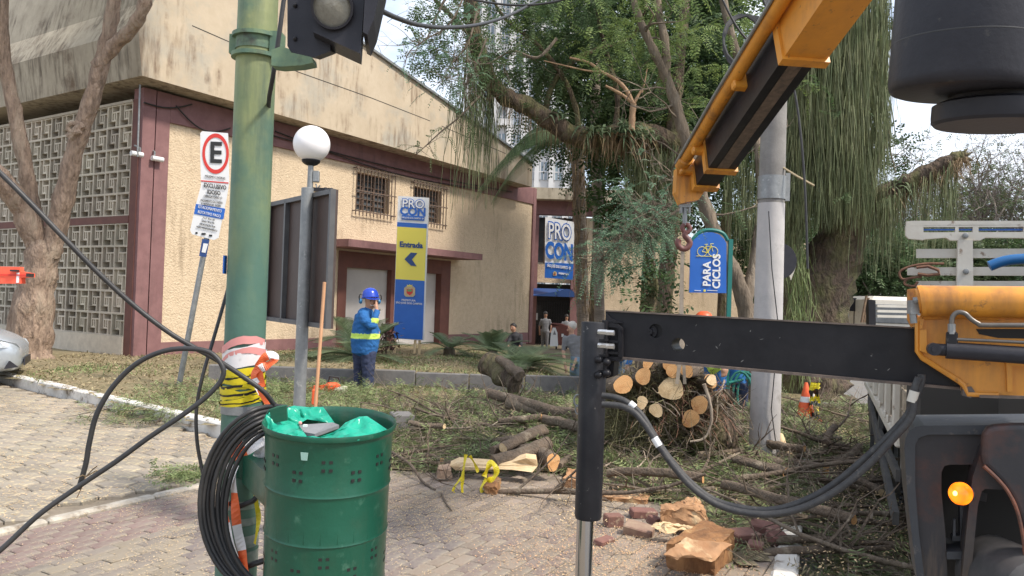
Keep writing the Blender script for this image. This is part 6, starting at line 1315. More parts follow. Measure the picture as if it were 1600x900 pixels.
# ================================================================== black drum hanging at the top right
DH = empty('signal_drum', V((DR.x,2.15,4.75)), 'large black plastic cylinder with a smaller round cap below, filling the top right corner', 'signal housing')
dc = at(1503,150,2.15); dax = (V((.02,-.08,1))).normalized(); Rd = 107*2.15/FPX; yb0 = at(1500,146,2.15).z
dcen = V((dc.x, 2.15, yb0))
MB().lathe(dcen, [(.001,.0),(Rd*.90,0),(Rd*.96,.004),(Rd*.99,.016),(Rd,.03),(Rd,.9),(Rd*.9,.93),(.001,.94)], 72, dax, cap=False).build('drum', m_blackp, DH, smooth=50)
mb = MB(); mb.lathe(dcen, [(Rd*1.001,.128),(Rd*1.004,.130),(Rd*1.001,.132)], 72, dax, cap=False); mb.build('seam_line', m_black, DH, smooth=True)
kc = dcen+V((.125,.03,0)); mb = MB(); mb.lathe(kc, [(.001,-.078),(Rd*.86,-.078),(Rd*.90,-.070),(Rd*.91,-.054),(Rd*.91,-.024),(Rd*.82,-.015),(Rd*.70,-.012),(Rd*.70,.01)], 64, dax, cap=False); mb.build('round_cap', m_blackp, DH, smooth=35)
mb = MB(); mb.sphere(kc+V((-Rd*.8,-.06,-.04)), .007, 8, 8); mb.build('rivet', m_blackm, DH); MB().tube([dcen+UP*.85, V((DR.x,2.15,4.8))], .045, 12).build('hanger', m_blackm, DH)
# ================================================================== logs and branches
LIFT = [1.0]
def log(x0, y0, x1, y1, Y0, Y1, r0, r1, label, cut='o', both=False, name='log', bark=None, group=None, bend=.03, zoff=0, sub=6, seed=0):
    """from the cut end (x0,y0) to the far end; pixel coordinates with distances"""
    Y0, Y1, r0, r1 = Y0*LIFT[0], Y1*LIFT[0], r0*LIFT[0], r1*LIFT[0]
    a_, b2 = at(x0,y0,Y0)+UP*zoff, at(x1,y1,Y1)+UP*zoff; rnd = random.Random(int(x0*7+y0+seed)); d = (b2-a_); n = sub
    e_ = empty(name, (a_+b2)/2-UP*r0, label, 'log', group); off = V((rnd.gauss(0,bend), rnd.gauss(0,bend), rnd.gauss(0,bend)))
    P = [a_+d*k/n+off*math.sin(math.pi*k/n)*d.length+V((rnd.gauss(0,r0*.12),)*3) for k in range(n+1)]; P[0] = a_
    ns = 16; vs = []; rs = [r0+(r1-r0)*k/n for k in range(n+1)]; l1, l2, l3, l4 = rnd.uniform(0,6), rnd.uniform(0,6), rnd.uniform(.05,.16), rnd.uniform(.03,.09); lump = [1+l3*math.sin(2*math.pi*q/ns*2+l1)+l4*math.sin(2*math.pi*q/ns*3+l2)+rnd.uniform(-.035,.035) for q in range(ns)]
    fx_ = frame(d if abs(d.normalized().z) < .95 else V((d.x+.1,d.y,d.z))); U_, W2 = V((fx_[0][1],fx_[1][1],fx_[2][1])), V((fx_[0][2],fx_[1][2],fx_[2][2]))
    for k in range(n+1):
        for q in range(ns):
            an = 2*math.pi*q/ns; r = rs[k]*lump[q]*(1+rnd.uniform(-.03,.03)*(k > 0)); vs.append(P[k]+U_*math.cos(an)*r+W2*math.sin(an)*r)
    mb = MB(); mb.add(vs, [(i*ns+q, i*ns+(q+1)%ns, (i+1)*ns+(q+1)%ns, (i+1)*ns+q) for i in range(n) for q in range(ns)]+([] if both else [tuple(range(n*ns,(n+1)*ns))]))
    mb.build('bark', bark or m_barkd, e_, smooth=60)
    dn = d.normalized()
    for (idx, P_0, sg, rr_) in ((0,P[0],-1,r0),)+(((n,P[n],1,r1),) if both else ()):
        mb = MB(); ring = [V(v) for v in vs[idx*ns:(idx+1)*ns]]; ctr = sum(ring, V((0,0,0)))/ns
        inner = [ctr+(v-ctr)*.55+dn*sg*rr_*rnd.uniform(.02,.07) for v in ring]; rim_ = [v+dn*sg*.003 for v in ring]
        rim_ = [v-ctr for v in rim_]; inner = [v-ctr for v in inner]
        mb.add(rim_+inner+[dn*sg*rr_*.06], [(q,(q+1)%ns,ns+(q+1)%ns,ns+q) for q in range(ns)]+[(ns+q,ns+(q+1)%ns,2*ns) for q in range(ns)])
        cf_ = mb.build('cut_face', m_cut if cut == 'o' else m_cutp, e_, smooth=60); cf_.location = ctr
    return e_
# heap under the hook: cut ends towards the camera
YH = 8.1; ph = pxm(YH)
heap = [(974,601,14,'o','ragged oval cut log end at the left of the heap beside the outrigger leg',-25,10),(1005,588,12,'o','dark orange cut log end in the upper left of the heap',-15,12),(1049,607,18,'p','largest pale round log end in the middle of the heap',5,8),(1025,641,10,'p','small pale log end low in the middle of the heap',15,10),(1003,629,9,'p','small split log end above the white hose label',-20,15),
 (1051,580,10,'o','left one of the two orange log ends just under the beam',0,14),(1073,579,10,'o','right one of the two orange log ends just under the beam',14,12),(1046,566,11,'o','log end peeping out directly under the beam middle',0,8),(1012,566,9,'o','topmost left log end touching the beam underside',-10,8),(1093,632,13,'o','orange log end on the right shoulder of the heap',32,20),(1079,654,13,'o','rough orange log end below the right shoulder of the heap',38,26)]
for k, (x, y, r, c, lb, dx, dy) in enumerate(heap):
    r = r*ph; log(x, y, x+dx*1.4, y-dy*.8+6, YH-.45+random.uniform(0,.15), YH+.75, r, r*.9, lb, c, name='cut_log')
log(1112,594,1088,605,YH-.35,YH+.1,8*ph,11*ph,'dark log sticking out to the right at the top of the heap','p',name='cut_log')
log(1110,596,1078,612,YH-.3,YH+.5,10*ph,12*ph,'thick dark log lying across the top right of the heap','o',name='cut_log')
# root mass body of the heap
hb_ = empty('root_mass', gnd(1060,705), 'tangled dark root mass lying on its side under the pile of log ends', 'root mass')
mb = MB()
def blob(c, rad, seed, nu=28, nv=18, amp=.16):
    o = len(mb.v); mb.sphere(c, rad, nu, nv)
    for i in range(o, len(mb.v)):
        p = V(mb.v[i]); q = (p-c); f = 1+amp*mnoise.noise(q*4+V((seed,0,0)))+amp*.5*mnoise.noise(q*11+V((seed,3,0))); mb.v[i] = tuple(c+q*f)
blob(at(1045,632,YH+.35), (.50,.42,.46), 1); blob(at(1100,672,YH+.15), (.30,.36,.28), 2); blob(at(990,645,YH+.5), (.36,.35,.36), 3); blob(at(1120,680,YH+.35), (.22,.3,.2), 5)
mb.build('core', m_bark_moss, hb_, smooth=True)
mb = MB(); rnd = random.Random(5)
for k in range(240):
    x = rnd.uniform(975,1135); y = rnd.uniform(590,690); p = at(x, y, YH-.02+rnd.uniform(-.15,.25)); d = V((rnd.gauss(0,.7), rnd.gauss(-.3,.5), rnd.gauss(-.4,.6))); pts = [p]
    for j in range(4): d = (d+V((rnd.gauss(0,.35), rnd.gauss(0,.3), rnd.gauss(-.15,.3)))).normalized(); pts.append(pts[-1]+d*rnd.uniform(.06,.15))
    if pts[-1].z > .02: mb.tube(pts, [.011,.009,.007,.005,.003], 5, cap=False)
tag(mb.build('roots', m_twig, hb_), kind='stuff')
P = [at(random.gauss(1070,30), random.uniform(595,650), YH-.12) for k in range(500)]; strands('red_fibre', P, rng.uniform(.08,.3,500), .012, mat('red_fibre', (.24,.12,.08), (.15,.08,.055), scale=9, rough=1, island=.35), hb_, 4, .5)
for nm_, n_, x0_, x1_, y0_, y1_, m_t, l0_, l1_ in (('hanging_twigs', 1300, 955, 1120, 580, 690, leafmat('heap_twig', (.20,.17,.09), (.10,.085,.05), k=.5, tl=.15), .1, .38), ('draped_brush', 1300, 950, 1050, 610, 700, leafmat('heap_straw', (.26,.25,.13), (.15,.14,.07), k=.5, tl=.15), .1, .34)):
    P = [at(random.uniform(x0_,x1_), random.uniform(y0_,y1_), YH-.12+random.uniform(-.12,.2)) for k in range(n_)]
    twigs_np(nm_, P, rng.normal(size=(n_,3))*np.array([1,.5,.8])+np.array([-.25,-.2,-.35]), rng.uniform(l0_,l1_,n_), .008, m_t, hb_, .35)
mb = MB(); limb(mb, [at(x,y,YH-.4) for x,y in ((1100,600),(1108,625),(1112,650),(1108,672),(1098,686),(1078,690))], .018, .010, 8, .08); tag(mb.build('curved_root', mat('pale_root', (.38,.32,.25), (.28,.22,.17), scale=8), smooth=True), 'pale curved root hooking down the right face of the root heap', 'root')
# middle logs
LIFT[0] = .915
yg = lambda y, x=820: gnd(x, y).y
log(864,722,800,706,7.75,8.4,13*pxm(7.8),12*pxm(7.8),'round orange log end facing the camera right of the split pale plank','o',name='cut_log')
log(858,692,772,722,8.1,7.75,9.5*pxm(8.1),10*pxm(8),'brown barked log slanting up to an orange end in the middle pile','o',name='cut_log')
log(816,689,770,703,8.5,8.1,6*pxm(8.4),6*pxm(8.3),'thin orange ended log above the slanting brown log','o',name='cut_log')
log(786,700,850,672,8.05,8.8,7*pxm(8.2),9*pxm(8.4),'log with a pale chewed lower end in the left of the middle pile','p',name='cut_log')
log(840,680,770,690,8.7,8.9,8*pxm(8.7),7*pxm(8.7),'grey log lying behind the slanting logs','p',name='cut_log')
log(764,614,905,650,11.2,10.2,7*pxm(11),8*pxm(11),'long grey log running right from a pale end by the stone edging','p',name='cut_log',sub=8)
log(760,568,805,602,13.0,12.3,17*pxm(12.8),15*pxm(12.8),'thick mossy log slumped over the stone edging','p',name='cut_log',bark=m_bark_moss)
log(779,560,812,588,12.7,12.1,6*pxm(12.5),8*pxm(12.5),'short log with bright end resting on the mossy log','o',name='cut_log')
log(795,628,846,640,10.9,10.6,11*pxm(10.8),8*pxm(10.8),'stubby pale barked log behind the brush','p',name='cut_log',bark=m_bark)
log(850,636,902,645,10.6,10.2,6*pxm(10.4),6*pxm(10.4),'slim log with a split end touching the outrigger leg','o',name='cut_log')
log(694,666,640,661,9.3,9.5,4.5*pxm(9.3),5*pxm(9.3),'dark thin branch with a small round pale end in the left brush','p',name='cut_log')
log(846,653,780,660,9.8,9.9,6*pxm(9.8),5*pxm(9.8),'grey forked branch piece right of the pale root','o',name='cut_log')
log(850,655,908,668,9.8,9.2,7*pxm(9.5),8*pxm(9.5),'reddish log just left of the outrigger leg','o',name='cut_log')
log(1334,812,1130,757,5.95,7.1,7.5*pxm(6.0),7*pxm(7),'long straight log with an orange end reaching to the truck wheel','o',name='cut_log',sub=8,bend=.012)
log(1098,748,950,738,7.0,7.4,7*pxm(7.2),6*pxm(7.3),'brown branch lying straight behind the hydraulic hoses','o',name='cut_log',sub=8)
log(1304,668,1290,692,9.8,9.4,6*pxm(9.8),6*pxm(9.6),'short upright sawn stub by the street kerb','o',name='cut_log')
log(1256,702,1200,692,8.9,9.2,6*pxm(9),7*pxm(9),'dark log with a red end right of the utility pole','o',name='cut_log')
log(1228,738,1140,716,7.7,8.3,7*pxm(7.9),6*pxm(8.1),'split branch with a torn pale tip in front of the utility pole','o',name='cut_log')
log(1220,680,1236,712,9.5,8.9,4*pxm(9.3),4*pxm(9),'pale stripped stick leaning beside the utility pole','p',name='cut_log',bark=m_cutp)
log(1147,658,1110,664,10.8,11.0,5*pxm(10.9),5*pxm(10.9),'small round orange log end at the foot of the bicycle rack','o',name='cut_log')
log(1132,660,1105,668,10.7,10.8,4*pxm(10.8),4*pxm(10.8),'tiny pale log end left of the bicycle rack foot','p',name='cut_log')
for k in range(5): log(1160+random.uniform(-3,3), 672+k*8, 1090, 678+k*8, 9.9-k*.28, 9.7-k*.28, 5.5*ph, 5*ph, ['uppermost','second','third','fourth','lowest'][k]+' of the thin dark logs stacked between the root mass and the utility pole', 'o', name='cut_log', bend=.02)
LIFT[0] = .96
more = [(1290,735,1236,722,9,7,'o','stubby log with orange end right of the utility pole base'),(1196,768,1120,742,6,5,'o','slim log slanting under the upper hose curve'),(1240,758,1185,770,5,5,'p','short pale ended stick under the hoses near the kerb'),(1165,712,1225,728,7,8,'o','dark barked log against the foot of the utility pole'),(1120,700,1060,712,6,7,'p','thin log in front of the root mass'),(1012,722,955,715,7,6,'o','brown log running behind the outrigger leg'),
 (705,690,640,700,5,4,'o','short brown stick in the left brush'),(745,652,690,640,6,6,'p','grey log piece behind the left brush'),(672,640,610,632,5,5,'o','thin log end near the white kerb corner'),(905,705,872,730,6,7,'p','pale ended log tucked left of the outrigger leg'),(1342,700,1300,722,7,6,'o','reddish bark log lying in the street brush'),(1378,770,1325,748,6,6,'p','dark log lying by the truck wheel'),(1150,782,1090,770,4,4,'p','thin stick just above the wood block'),(960,690,1002,700,5,5,'o','small brown log under the heap skirt')]
more += [(655,700,700,690,5,5,'p','small pale ended log nearest the bin in the brush'),(690,720,650,712,5,4,'o','short stick with orange end above the grey-pink chunk'),(735,668,690,660,6,5,'p','pale log end in the middle of the left brush'),(790,650,740,662,5,5,'o','small brown log behind the winding root'),(822,668,870,660,6,6,'p','pale ended log pointing left behind the slanting logs'),(892,690,850,700,6,7,'o','log end showing beside the leg above the round log'),(888,612,930,622,5,5,'p','thin log end near the stone edging by the leg'),(716,640,760,630,4,5,'o','slender cut branch lying below the stone edging')]
for (x0,y0,x1,y1,r0q,r1q,c_,lb) in more:
    Ya, Yb2 = gnd(x0,y0).y, gnd(x1,y1).y; log(x0, y0, x1, y1, Ya, Yb2, r0q*pxm(Ya), r1q*pxm(Yb2), lb, c_, name='cut_log')
LIFT[0] = 1.0
# split plank
sp_ = empty('split_plank', gnd(770,735), 'long pale split plank of fresh wood lying in the brush', 'plank'); mb = MB(); mb.prism([at(703,728,7.1),at(716,722,7.1),at(770,726,7.05),at(800,722,7.05),at(822,716,7.0),at(838,718,7.0),at(840,728,7.0),at(832,738,6.95),at(800,734,7.0),at(712,735,7.1)], V((0,.12,.02))); mb.build('plank', m_cutp, sp_)
# stump, block, chips and loose bricks
def rough_block(pts, th, name, m, label, cat, seed=0, mats=None):
    e_ = empty(name, sum([V(p) for p in pts], V((0,0,0)))/len(pts), label, cat); mb = MB(); mb.prism(pts, th); o = mb.build(name+'_body', m, e_)
    import bmesh
    bm = bmesh.new(); bm.from_mesh(o.data); bmesh.ops.triangulate(bm, faces=bm.faces); bmesh.ops.subdivide_edges(bm, edges=bm.edges, cuts=6, use_grid_fill=True)
    for v in bm.verts: v.co += V((mnoise.noise(v.co*16+V((seed,0,0))), mnoise.noise(v.co*16+V((0,seed,0))), mnoise.noise(v.co*16+V((0,0,seed)))))*.018+V((mnoise.noise(v.co*60),mnoise.noise(v.co*60+V((9,0,0))),mnoise.noise(v.co*50)))*.015
    bm.to_mesh(o.data); bm.free(); o.data.polygons.foreach_set('use_smooth', [True]*len(o.data.polygons)); o.data.set_sharp_from_angle(angle=R(38)); return e_
m_stump = mat('stump_wood', (.34,.17,.07), (.17,.08,.035), scale=7, rough=.95, bump=.7, bscale=22, bdist=.03, c3=(.50,.32,.15), s3=4, t3=(.54,.68), stretch=(1,1,.4))
m_stumptop = mat('stump_top', (.44,.25,.13), (.33,.17,.08), scale=12, rough=.9, bump=.5, bscale=40, stretch=(1,.3,1), c3=(.62,.45,.26), s3=5, t3=(.54,.66))
YS2 = 5.0
g = lambda x, y, z=0: gnd(x, y, z)
rough_block([g(1040,890),g(1118,900),g(1146,872),g(1100,850)], UP*.17, 'tree_stump', m_stump, 'low orange-brown tree stump with sawn top beside the street kerb', 'stump', 2)
rough_block([g(1036,868,.17),g(1112,876,.175),g(1142,852,.18),g(1072,845,.18)], UP*.014, 'wood_slab', m_stumptop, 'thin pale slab on top of the orange stump', 'wood piece', 4)
rough_block([at(1030,800,5.6),at(1036,826,5.6),at(1108,828,5.5),at(1098,800,5.55),at(1086,788,5.6),at(1060,796,5.6)], V((.03,.14,.02)), 'wood_block', m_stumptop, 'upright orange wood block behind the stump', 'wood piece', 6)
rough_block([at(1018,824,5.4),at(1040,818,5.4),at(1092,826,5.35),at(1086,832,5.35),at(1040,830,5.35)], V((0,.05,.0)), 'wood_sliver', m_cutp, 'pale sliver of wood propped on the stump', 'wood piece', 8)
rough_block([g(940,782),g(1010,788),g(1018,777),g(985,772),g(948,773)], UP*.03, 'bark_plate', m_stumptop, 'flat reddish wood plate right of the outrigger leg', 'wood piece', 9)
rough_block([g(756,772),g(776,774),g(782,760),g(764,752)], UP*.07, 'wood_chunk', m_stump, 'torn reddish wood chunk wrapped in yellow tape', 'wood piece', 10)
rough_block([g(684,752),g(704,752),g(704,742),g(686,740)], UP*.10, 'wood_chunk', mat('grey_chunk', (.42,.30,.21), (.3,.2,.14), scale=9, rough=1), 'pale grey-pink wood chunk at the left end of the tape tangle', 'wood piece', 11)
rough_block([g(880,760),g(902,764),g(902,745),g(888,742)], UP*.07, 'wood_chunk', m_stumptop, 'orange torn chunk immediately left of the outrigger leg', 'wood piece', 12)
def brick(x, y, z, L, W3, H, ang, tilt, label, m=m_brick, nm='loose_brick'):
    o = MB().box((0,0,0), (L,W3,H), None, .007).build(nm, m); o.location = gnd(x, y, z)+UP*H*.5; o.rotation_euler = (tilt, tilt*.6, ang); return tag(o, label, 'brick')
brick(958,822,0,.13,.09,.085,.3,.05,'dull red paving brick nearest the outrigger leg'); brick(998,836,0,.20,.12,.07,-.4,.22,'sawdust covered paving brick tilted in front of the stump',mat('dusty_brick', (.33,.24,.17), (.22,.13,.10), scale=8, rough=1)); brick(1005,808,0,.20,.10,.06,.2,.1,'dark red brick lying behind the tilted brick'); brick(1022,820,.02,.10,.08,.06,.9,.3,'brick fragment between the tilted brick and the wood block')
brick(1160,850,0,.22,.14,.09,.5,.1,'broken red brick just right of the stump'); brick(1195,838,0,.2,.13,.09,-.3,.15,'red rubble lump beside the street kerb'); brick(1215,850,0,.14,.12,.07,.2,.2,'small red rubble piece touching the street kerb'); brick(944,850,-.01,.2,.07,.04,1.0,.15,'half buried paving brick left of the tilted brick'); brick(1180,862,0,.16,.1,.06,1.2,.1,'red brick fragment in front of the rubble by the kerb')
# yellow tape tangle on the ground
tt = empty('ground_tape', gnd(760,765), 'tangled yellow and black tape lying in the brush at the paving edge', 'warning tape'); mb = MB(); YY = 7.0
gz = lambda x, y, d=0: at(x, y, gnd(x, 770).y-d)
for pts, w in (([(728,710),(724,735),(722,760),(723,775)],.03),([(734,712),(742,725),(747,738)],.028),([(722,745),(712,758),(707,768)],.022),([(756,745),(762,732),(768,722),(776,735),(770,748),(760,750)],.05),([(760,748),(752,762),(754,770)],.03),([(708,770),(720,777),(726,774)],.03),([(775,777),(788,774),(792,778)],.04),([(806,768),(822,772),(836,776),(850,774)],.05),([(835,768),(855,766),(868,768)],.04),([(848,776),(858,784),(866,780),(868,770)],.03)): ribbon(mb, [gz(x,y,.0) for x,y in pts], w, 1.0, 6, 5)
mb.build('tape_strips', [m_tapey, m_tapey], tt)
# ------------------------------------------------------------------ medium branches: many alike, scattered through the heap
rnd = random.Random(11)
LOGC = gnd(815,708)
def heapz(x, y):
    d = max(0, 1-((x-0.2)/2.6)**2-((y-9.6)/2.6)**2); return .05+.13*d*min(1, .25+((x-LOGC.x)/1.0)**2+((y-LOGC.y)/.7)**2)
spots = []
while len(spots) < 74:
    px, py = (rnd.uniform(600,1340), rnd.uniform(618,800)) if len(spots) < 66 else (rnd.uniform(1180,1400), rnd.uniform(680,880)); p = gnd(px, py)
    if (p.y < 6.4 and px < 1240) or (px < 900 and py > 742) or left_of(p, RK0, RK1)/(RK1-RK0).length < -1.1: continue
    spots.append(p)
for k, p in enumerate(spots):
    e_ = empty('fallen_branch', p, 'bare grey-brown branch lying in the cut brush heap', 'branch', 'bare branches strewn through the brush'); mb = MB(); ang = rnd.uniform(-.5,.5)+(math.pi if rnd.random() < .5 else 0); L = rnd.uniform(.7,1.9)
    d = V((math.cos(ang), math.sin(ang)*.6, rnd.uniform(-.05,.10))); pts = [p+UP*heapz(p.x,p.y)-d*L/2]
    for j in range(6): d = (d+V((rnd.gauss(0,.14), rnd.gauss(0,.14), rnd.gauss(0,.06)))).normalized(); q = pts[-1]+d*L/6; q.z = max(q.z, .03); pts.append(q)
    r0_ = rnd.uniform(.012,.034); mb.tube(pts, [r0_*(1-.1*j) for j in range(7)], 7, jit=.1, seed=k)
    for t in range(4): i = rnd.randint(1,5); wander(pts[i], (d+V((rnd.gauss(0,.8), rnd.gauss(0,.8), rnd.gauss(.15,.3)))), L*.35, r0_*.5, mb, 1, rnd, 3)
    mb.build('wood', m_barkd if k % 3 else m_bark, e_, smooth=70)
for pts, r_l, lb in ((([(702,660),(716,672),(738,684),(770,696)]), .022, 'pale winding root crossing the brush left of the middle logs'), ([(945,745),(990,750),(1030,765),(1080,775),(1110,782)], .02, 'long pale stick snaking under the hydraulic hoses'), ([(740,682),(790,664),(850,650)], .014, 'straight grey stick on the brush behind the middle logs'), ([(1205,745),(1150,735),(1100,715),(1060,712)], .03, 'dark crooked branch in front of the root mass'), ([(612,722),(640,742),(660,755),(680,768)], .016, 'dark crooked stick at the paving edge right of the bin'), ([(690,774),(698,790),(706,800)], .01, 'small twig lying alone on the pavers'), ([(1215,640),(1240,680),(1262,720),(1270,735)], .02, 'grey branch leaning over the street kerb')):
    e_ = empty('crooked_branch', gnd(*pts[0]), lb, 'branch'); mb = MB(); limb(mb, [gnd(x,y)+UP*(r_l+.08 if x > 600 and y < 745 else r_l) for x,y in pts], r_l, r_l*.5, 8, .1, 3)
    P = [gnd(x,y)+UP*.1 for x,y in pts]
    for t in range(3): wander(P[rnd.randint(0,len(P)-1)], V((rnd.gauss(0,1),rnd.gauss(0,.8),.1)), .3, r_l*.5, mb, 1, rnd, 3)
    mb.build('wood', mat('root_pale', (.40,.32,.24), (.26,.2,.15), scale=8) if 'pale' in lb else m_barkd, e_, smooth=70)
# ------------------------------------------------------------------ cut brush: sprigs, twigs, litter, sawdust
def scatter(n, f, x0, x1, y0, y1):
    out = []
    while len(out) < n:
        x = random.uniform(x0, x1); y = random.uniform(y0, y1)
        if random.random() < f(x, y): out.append((x, y))
    return np.array(out)
def dens(x, y):
    L = left_of((x,y), RK0, RK1)/(RK1-RK0).length       # metres left of the kerb line (positive on the footway)
    nz_ = .62+.85*mnoise.noise(V((x*.9, y*.9, 3)))
    edge = 7.35+.25*math.sin(x*2.3)+(.2 if x < .3 else -.5*sm(.3,1.2,x)+0)
    if x > 1.1: edge = 6.6-1.1*sm(1.1,2.2,x)
    if L < -1.9: return 0
    if y < 5.9 and -.12 < L < .22: return 0
    if x < -1.35: 
        w = sm(8.9, 10.2, y)*(1-sm(12.6,13.3,y))*sm(-5.5,-3.2,x)*1.0
        return w*max(0,nz_)
    w = sm(edge-.25, edge+.35, y)*(1-sm(12.6,13.6,y))
    if L < .1: w = sm(3.4,4.2,y)*(1-sm(13,16,y))*1.1*(1-sm(.9,1.9,-L))
    if x > 1.5 and L > .1 and y < 7: w = .5*sm(4.5,5.5,y)
    return w*max(.1,nz_)*(1.0 if y < 11 else .8)
def dens_g(x, y): return dens(x, y)*(.42 if left_of((x,y), RK0, RK1) < .3 else 1)
def sprigs(name, n, m, L, pairs, ll, lw2, seed, fz=1.0, dn=dens):
    if name == 'cut_brush': dn = dens_g
    Q = scatter(n, dn, -6, 6.5, 3.4, 14.5); z = np.array([(heapz(x,y) if x > -1.4 else .1+soilz(x,y)*.5)*random.uniform(.15,1.0)*fz+(-.12 if left_of((x,y), RK0, RK1) < 0 else 0) for x, y in Q]); P = np.column_stack([Q, np.maximum(z, -.1)])
    D = rng.normal(size=(n,3))*np.array([1,1,.28])+np.array([0,0,.10]); o = fronds(name, P, D, rng.uniform(.5,1.2,n)*L, pairs, ll, lw2, m, None, .25, .2); return tag(o, kind='stuff')
tag(sprigs('cut_brush', 18000, m_brush, .34, 9, .085, .011, 1), 'green narrow leaved cut brush carpeting the ground'); sprigs('dry_brush', 6500, m_brushd, .34, 8, .07, .011, 2, .8); sprigs('dark_brush', 2600, leafmat('brush_dark', (.07,.085,.035), (.10,.10,.05), k=.4), .30, 8, .08, .012, 3, .6)
Q = scatter(13000, dens, -6, 6.5, 3.4, 14.5); P = np.column_stack([Q, [heapz(x,y)*random.uniform(.2,1.05)+(-.12 if left_of((x,y), RK0, RK1) < 0 else 0)+.01 for x, y in Q]])
tag(twigs_np('twig_litter', P, rng.normal(size=(len(Q),3))*np.array([1,.8,.14]), rng.uniform(.15,.7,len(Q)), rng.uniform(.005,.014,len(Q)), m_twig, None, .12), kind='stuff')
# base humus under the brush
hm_ = []
def in_h(p): return dens(p[0],p[1]) > .12
grid_mesh('brush_bed', -1.3, 6.4, 3.6, 14, .12, in_h, lambda x, y: heapz(x,y)*.35*min(1,dens(x,y))+.002+(-.145 if left_of((x,y), RK0, RK1) < -.1 else 0)+.05*abs(mnoise.noise(V((x*3,y*3,0))))*(left_of((x,y), RK0, RK1) > 0), mat('humus', (.13,.105,.065), (.20,.165,.105), scale=14, rough=1, bump=1, bscale=60, c3=(.42,.34,.21), s3=5, t3=(.48,.62)), 'stuff')
def flat(name, Q, zf, s0, s1, asp, m, tilt=.25):
    n = len(Q); z = np.array([zf(x,y) for x,y in Q]); P = np.column_stack([Q, z]); a_ = rng.random(n)*2*math.pi; s = rng.uniform(s0,s1,n)[:,None]
    U_ = np.column_stack([np.cos(a_), np.sin(a_), rng.normal(size=n)*tilt])*s; W2 = np.column_stack([-np.sin(a_), np.cos(a_), rng.normal(size=n)*tilt])*s*asp
    return tag(npmesh(name, np.stack([P-U_-W2*.5, P+U_*.2-W2, P+U_+W2*.4, P-U_*.3+W2], 1).reshape(-1,3), 4, m), kind='stuff')
def dpark(x, y):
    if not inpark((x,y)): return 0
    return max(0, .45+1.1*mnoise.noise(V((x*.8,y*.8,9)))+.5*mnoise.noise(V((x*3,y*3,9))))
Q = scatter(22000, dpark, -9, -1, 4.5, 12.6); flat('sawdust', Q, lambda x, y: .003+random.random()*.004, .004, .013, .45, m_saw, .1)
def dpave(x, y):
    if left_of((x,y), WL0, WL1) > -.1 or left_of((x,y), RK0, RK1) < .1: return 0
    return max(0, .35+.9*mnoise.noise(V((x*.9,y*.9,5)))+.4*mnoise.noise(V((x*4,y*4,9))))*(.5+.5*sm(4.2,6.5,y))
Q = scatter(24000, dpave, -3.5, 1.5, 4.2, 7.6); flat('sawdust', Q, lambda x, y: .005+random.random()*.004, .002, .008, .4, m_saw, .1)
def dst(x, y): return (1-min(1, ((x-.75)/.95)**2+((y-5.1)/.75)**2))**.6 if ((x-.75)/.95)**2+((y-5.1)/.75)**2 < 1 and left_of((x,y), RK0, RK1) > .1 else 0
Q = scatter(6500, dst, -.3, 1.8, 4.2, 6.0); flat('wood_shavings', Q, lambda x, y: .004+random.random()*.012, .002, .009, .4, m_sawp, .3)
def dchip(x, y): return max(0, .3+mnoise.noise(V((x*1.2,y*1.2,1)))) if left_of((x,y), RK0, RK1)/(RK1-RK0).length > -.9 and x > .4 and y > (5.6 if left_of((x,y), RK0, RK1) > 0 else 4.6) else 0
Q = scatter(7000, dchip, .4, 4.5, 4.6, 10.5); flat('wood_chips', Q, lambda x, y: .02+random.random()*.06, .004, .014, .4, m_saw, .3)
def dlit(x, y):
    if not in_soil((x,y)): return 0
    if x > KC.x and y < 13.4: return 0
    return max(.05, .6+.8*mnoise.noise(V((x*.7,y*.7,2))))*(1 if y < 20 else .4)
Q = scatter(26000, dlit, -9.5, 3.5, 8.9, 27); flat('dry_leaves', Q, lambda x, y: soilz(x,y)+.01+random.random()*.03, .012, .035, .4, m_brushd, .4)
Q = scatter(15000, lambda x, y: dlit(x,y)*max(0,.2+1.2*mnoise.noise(V((x*.6,y*.6,7))))*(1 if y > 13.4 else .35), -8, 3.5, 10, 26); z = np.array([soilz(x,y) for x,y in Q])
tag(straps('lawn_grass', np.column_stack([Q, z]), rng.normal(size=(len(Q),3))*np.array([.8,.8,.2])+np.array([0,0,.7]), rng.uniform(.07,.2,len(Q)), .014, m_brush, None, .5, 2), kind='stuff')
# brush piece in the parking bay beside the white line
Q = np.array([[gnd(random.gauss(290,24), random.uniform(735,752)).x, 0] for k in range(1)]); P = np.array([tuple(gnd(random.gauss(292,30), random.gauss(745,6))) for k in range(110)]); P[:,2] = .02+rng.random(110)*.04
tag(fronds('green_sprig', P, rng.normal(size=(110,3))*np.array([1,1,.2]), .2, 8, .05, .012, m_brush, None), 'small heap of green sprigs on the parking blocks beside the white line', 'sprig')
sc = gnd(208,668); 
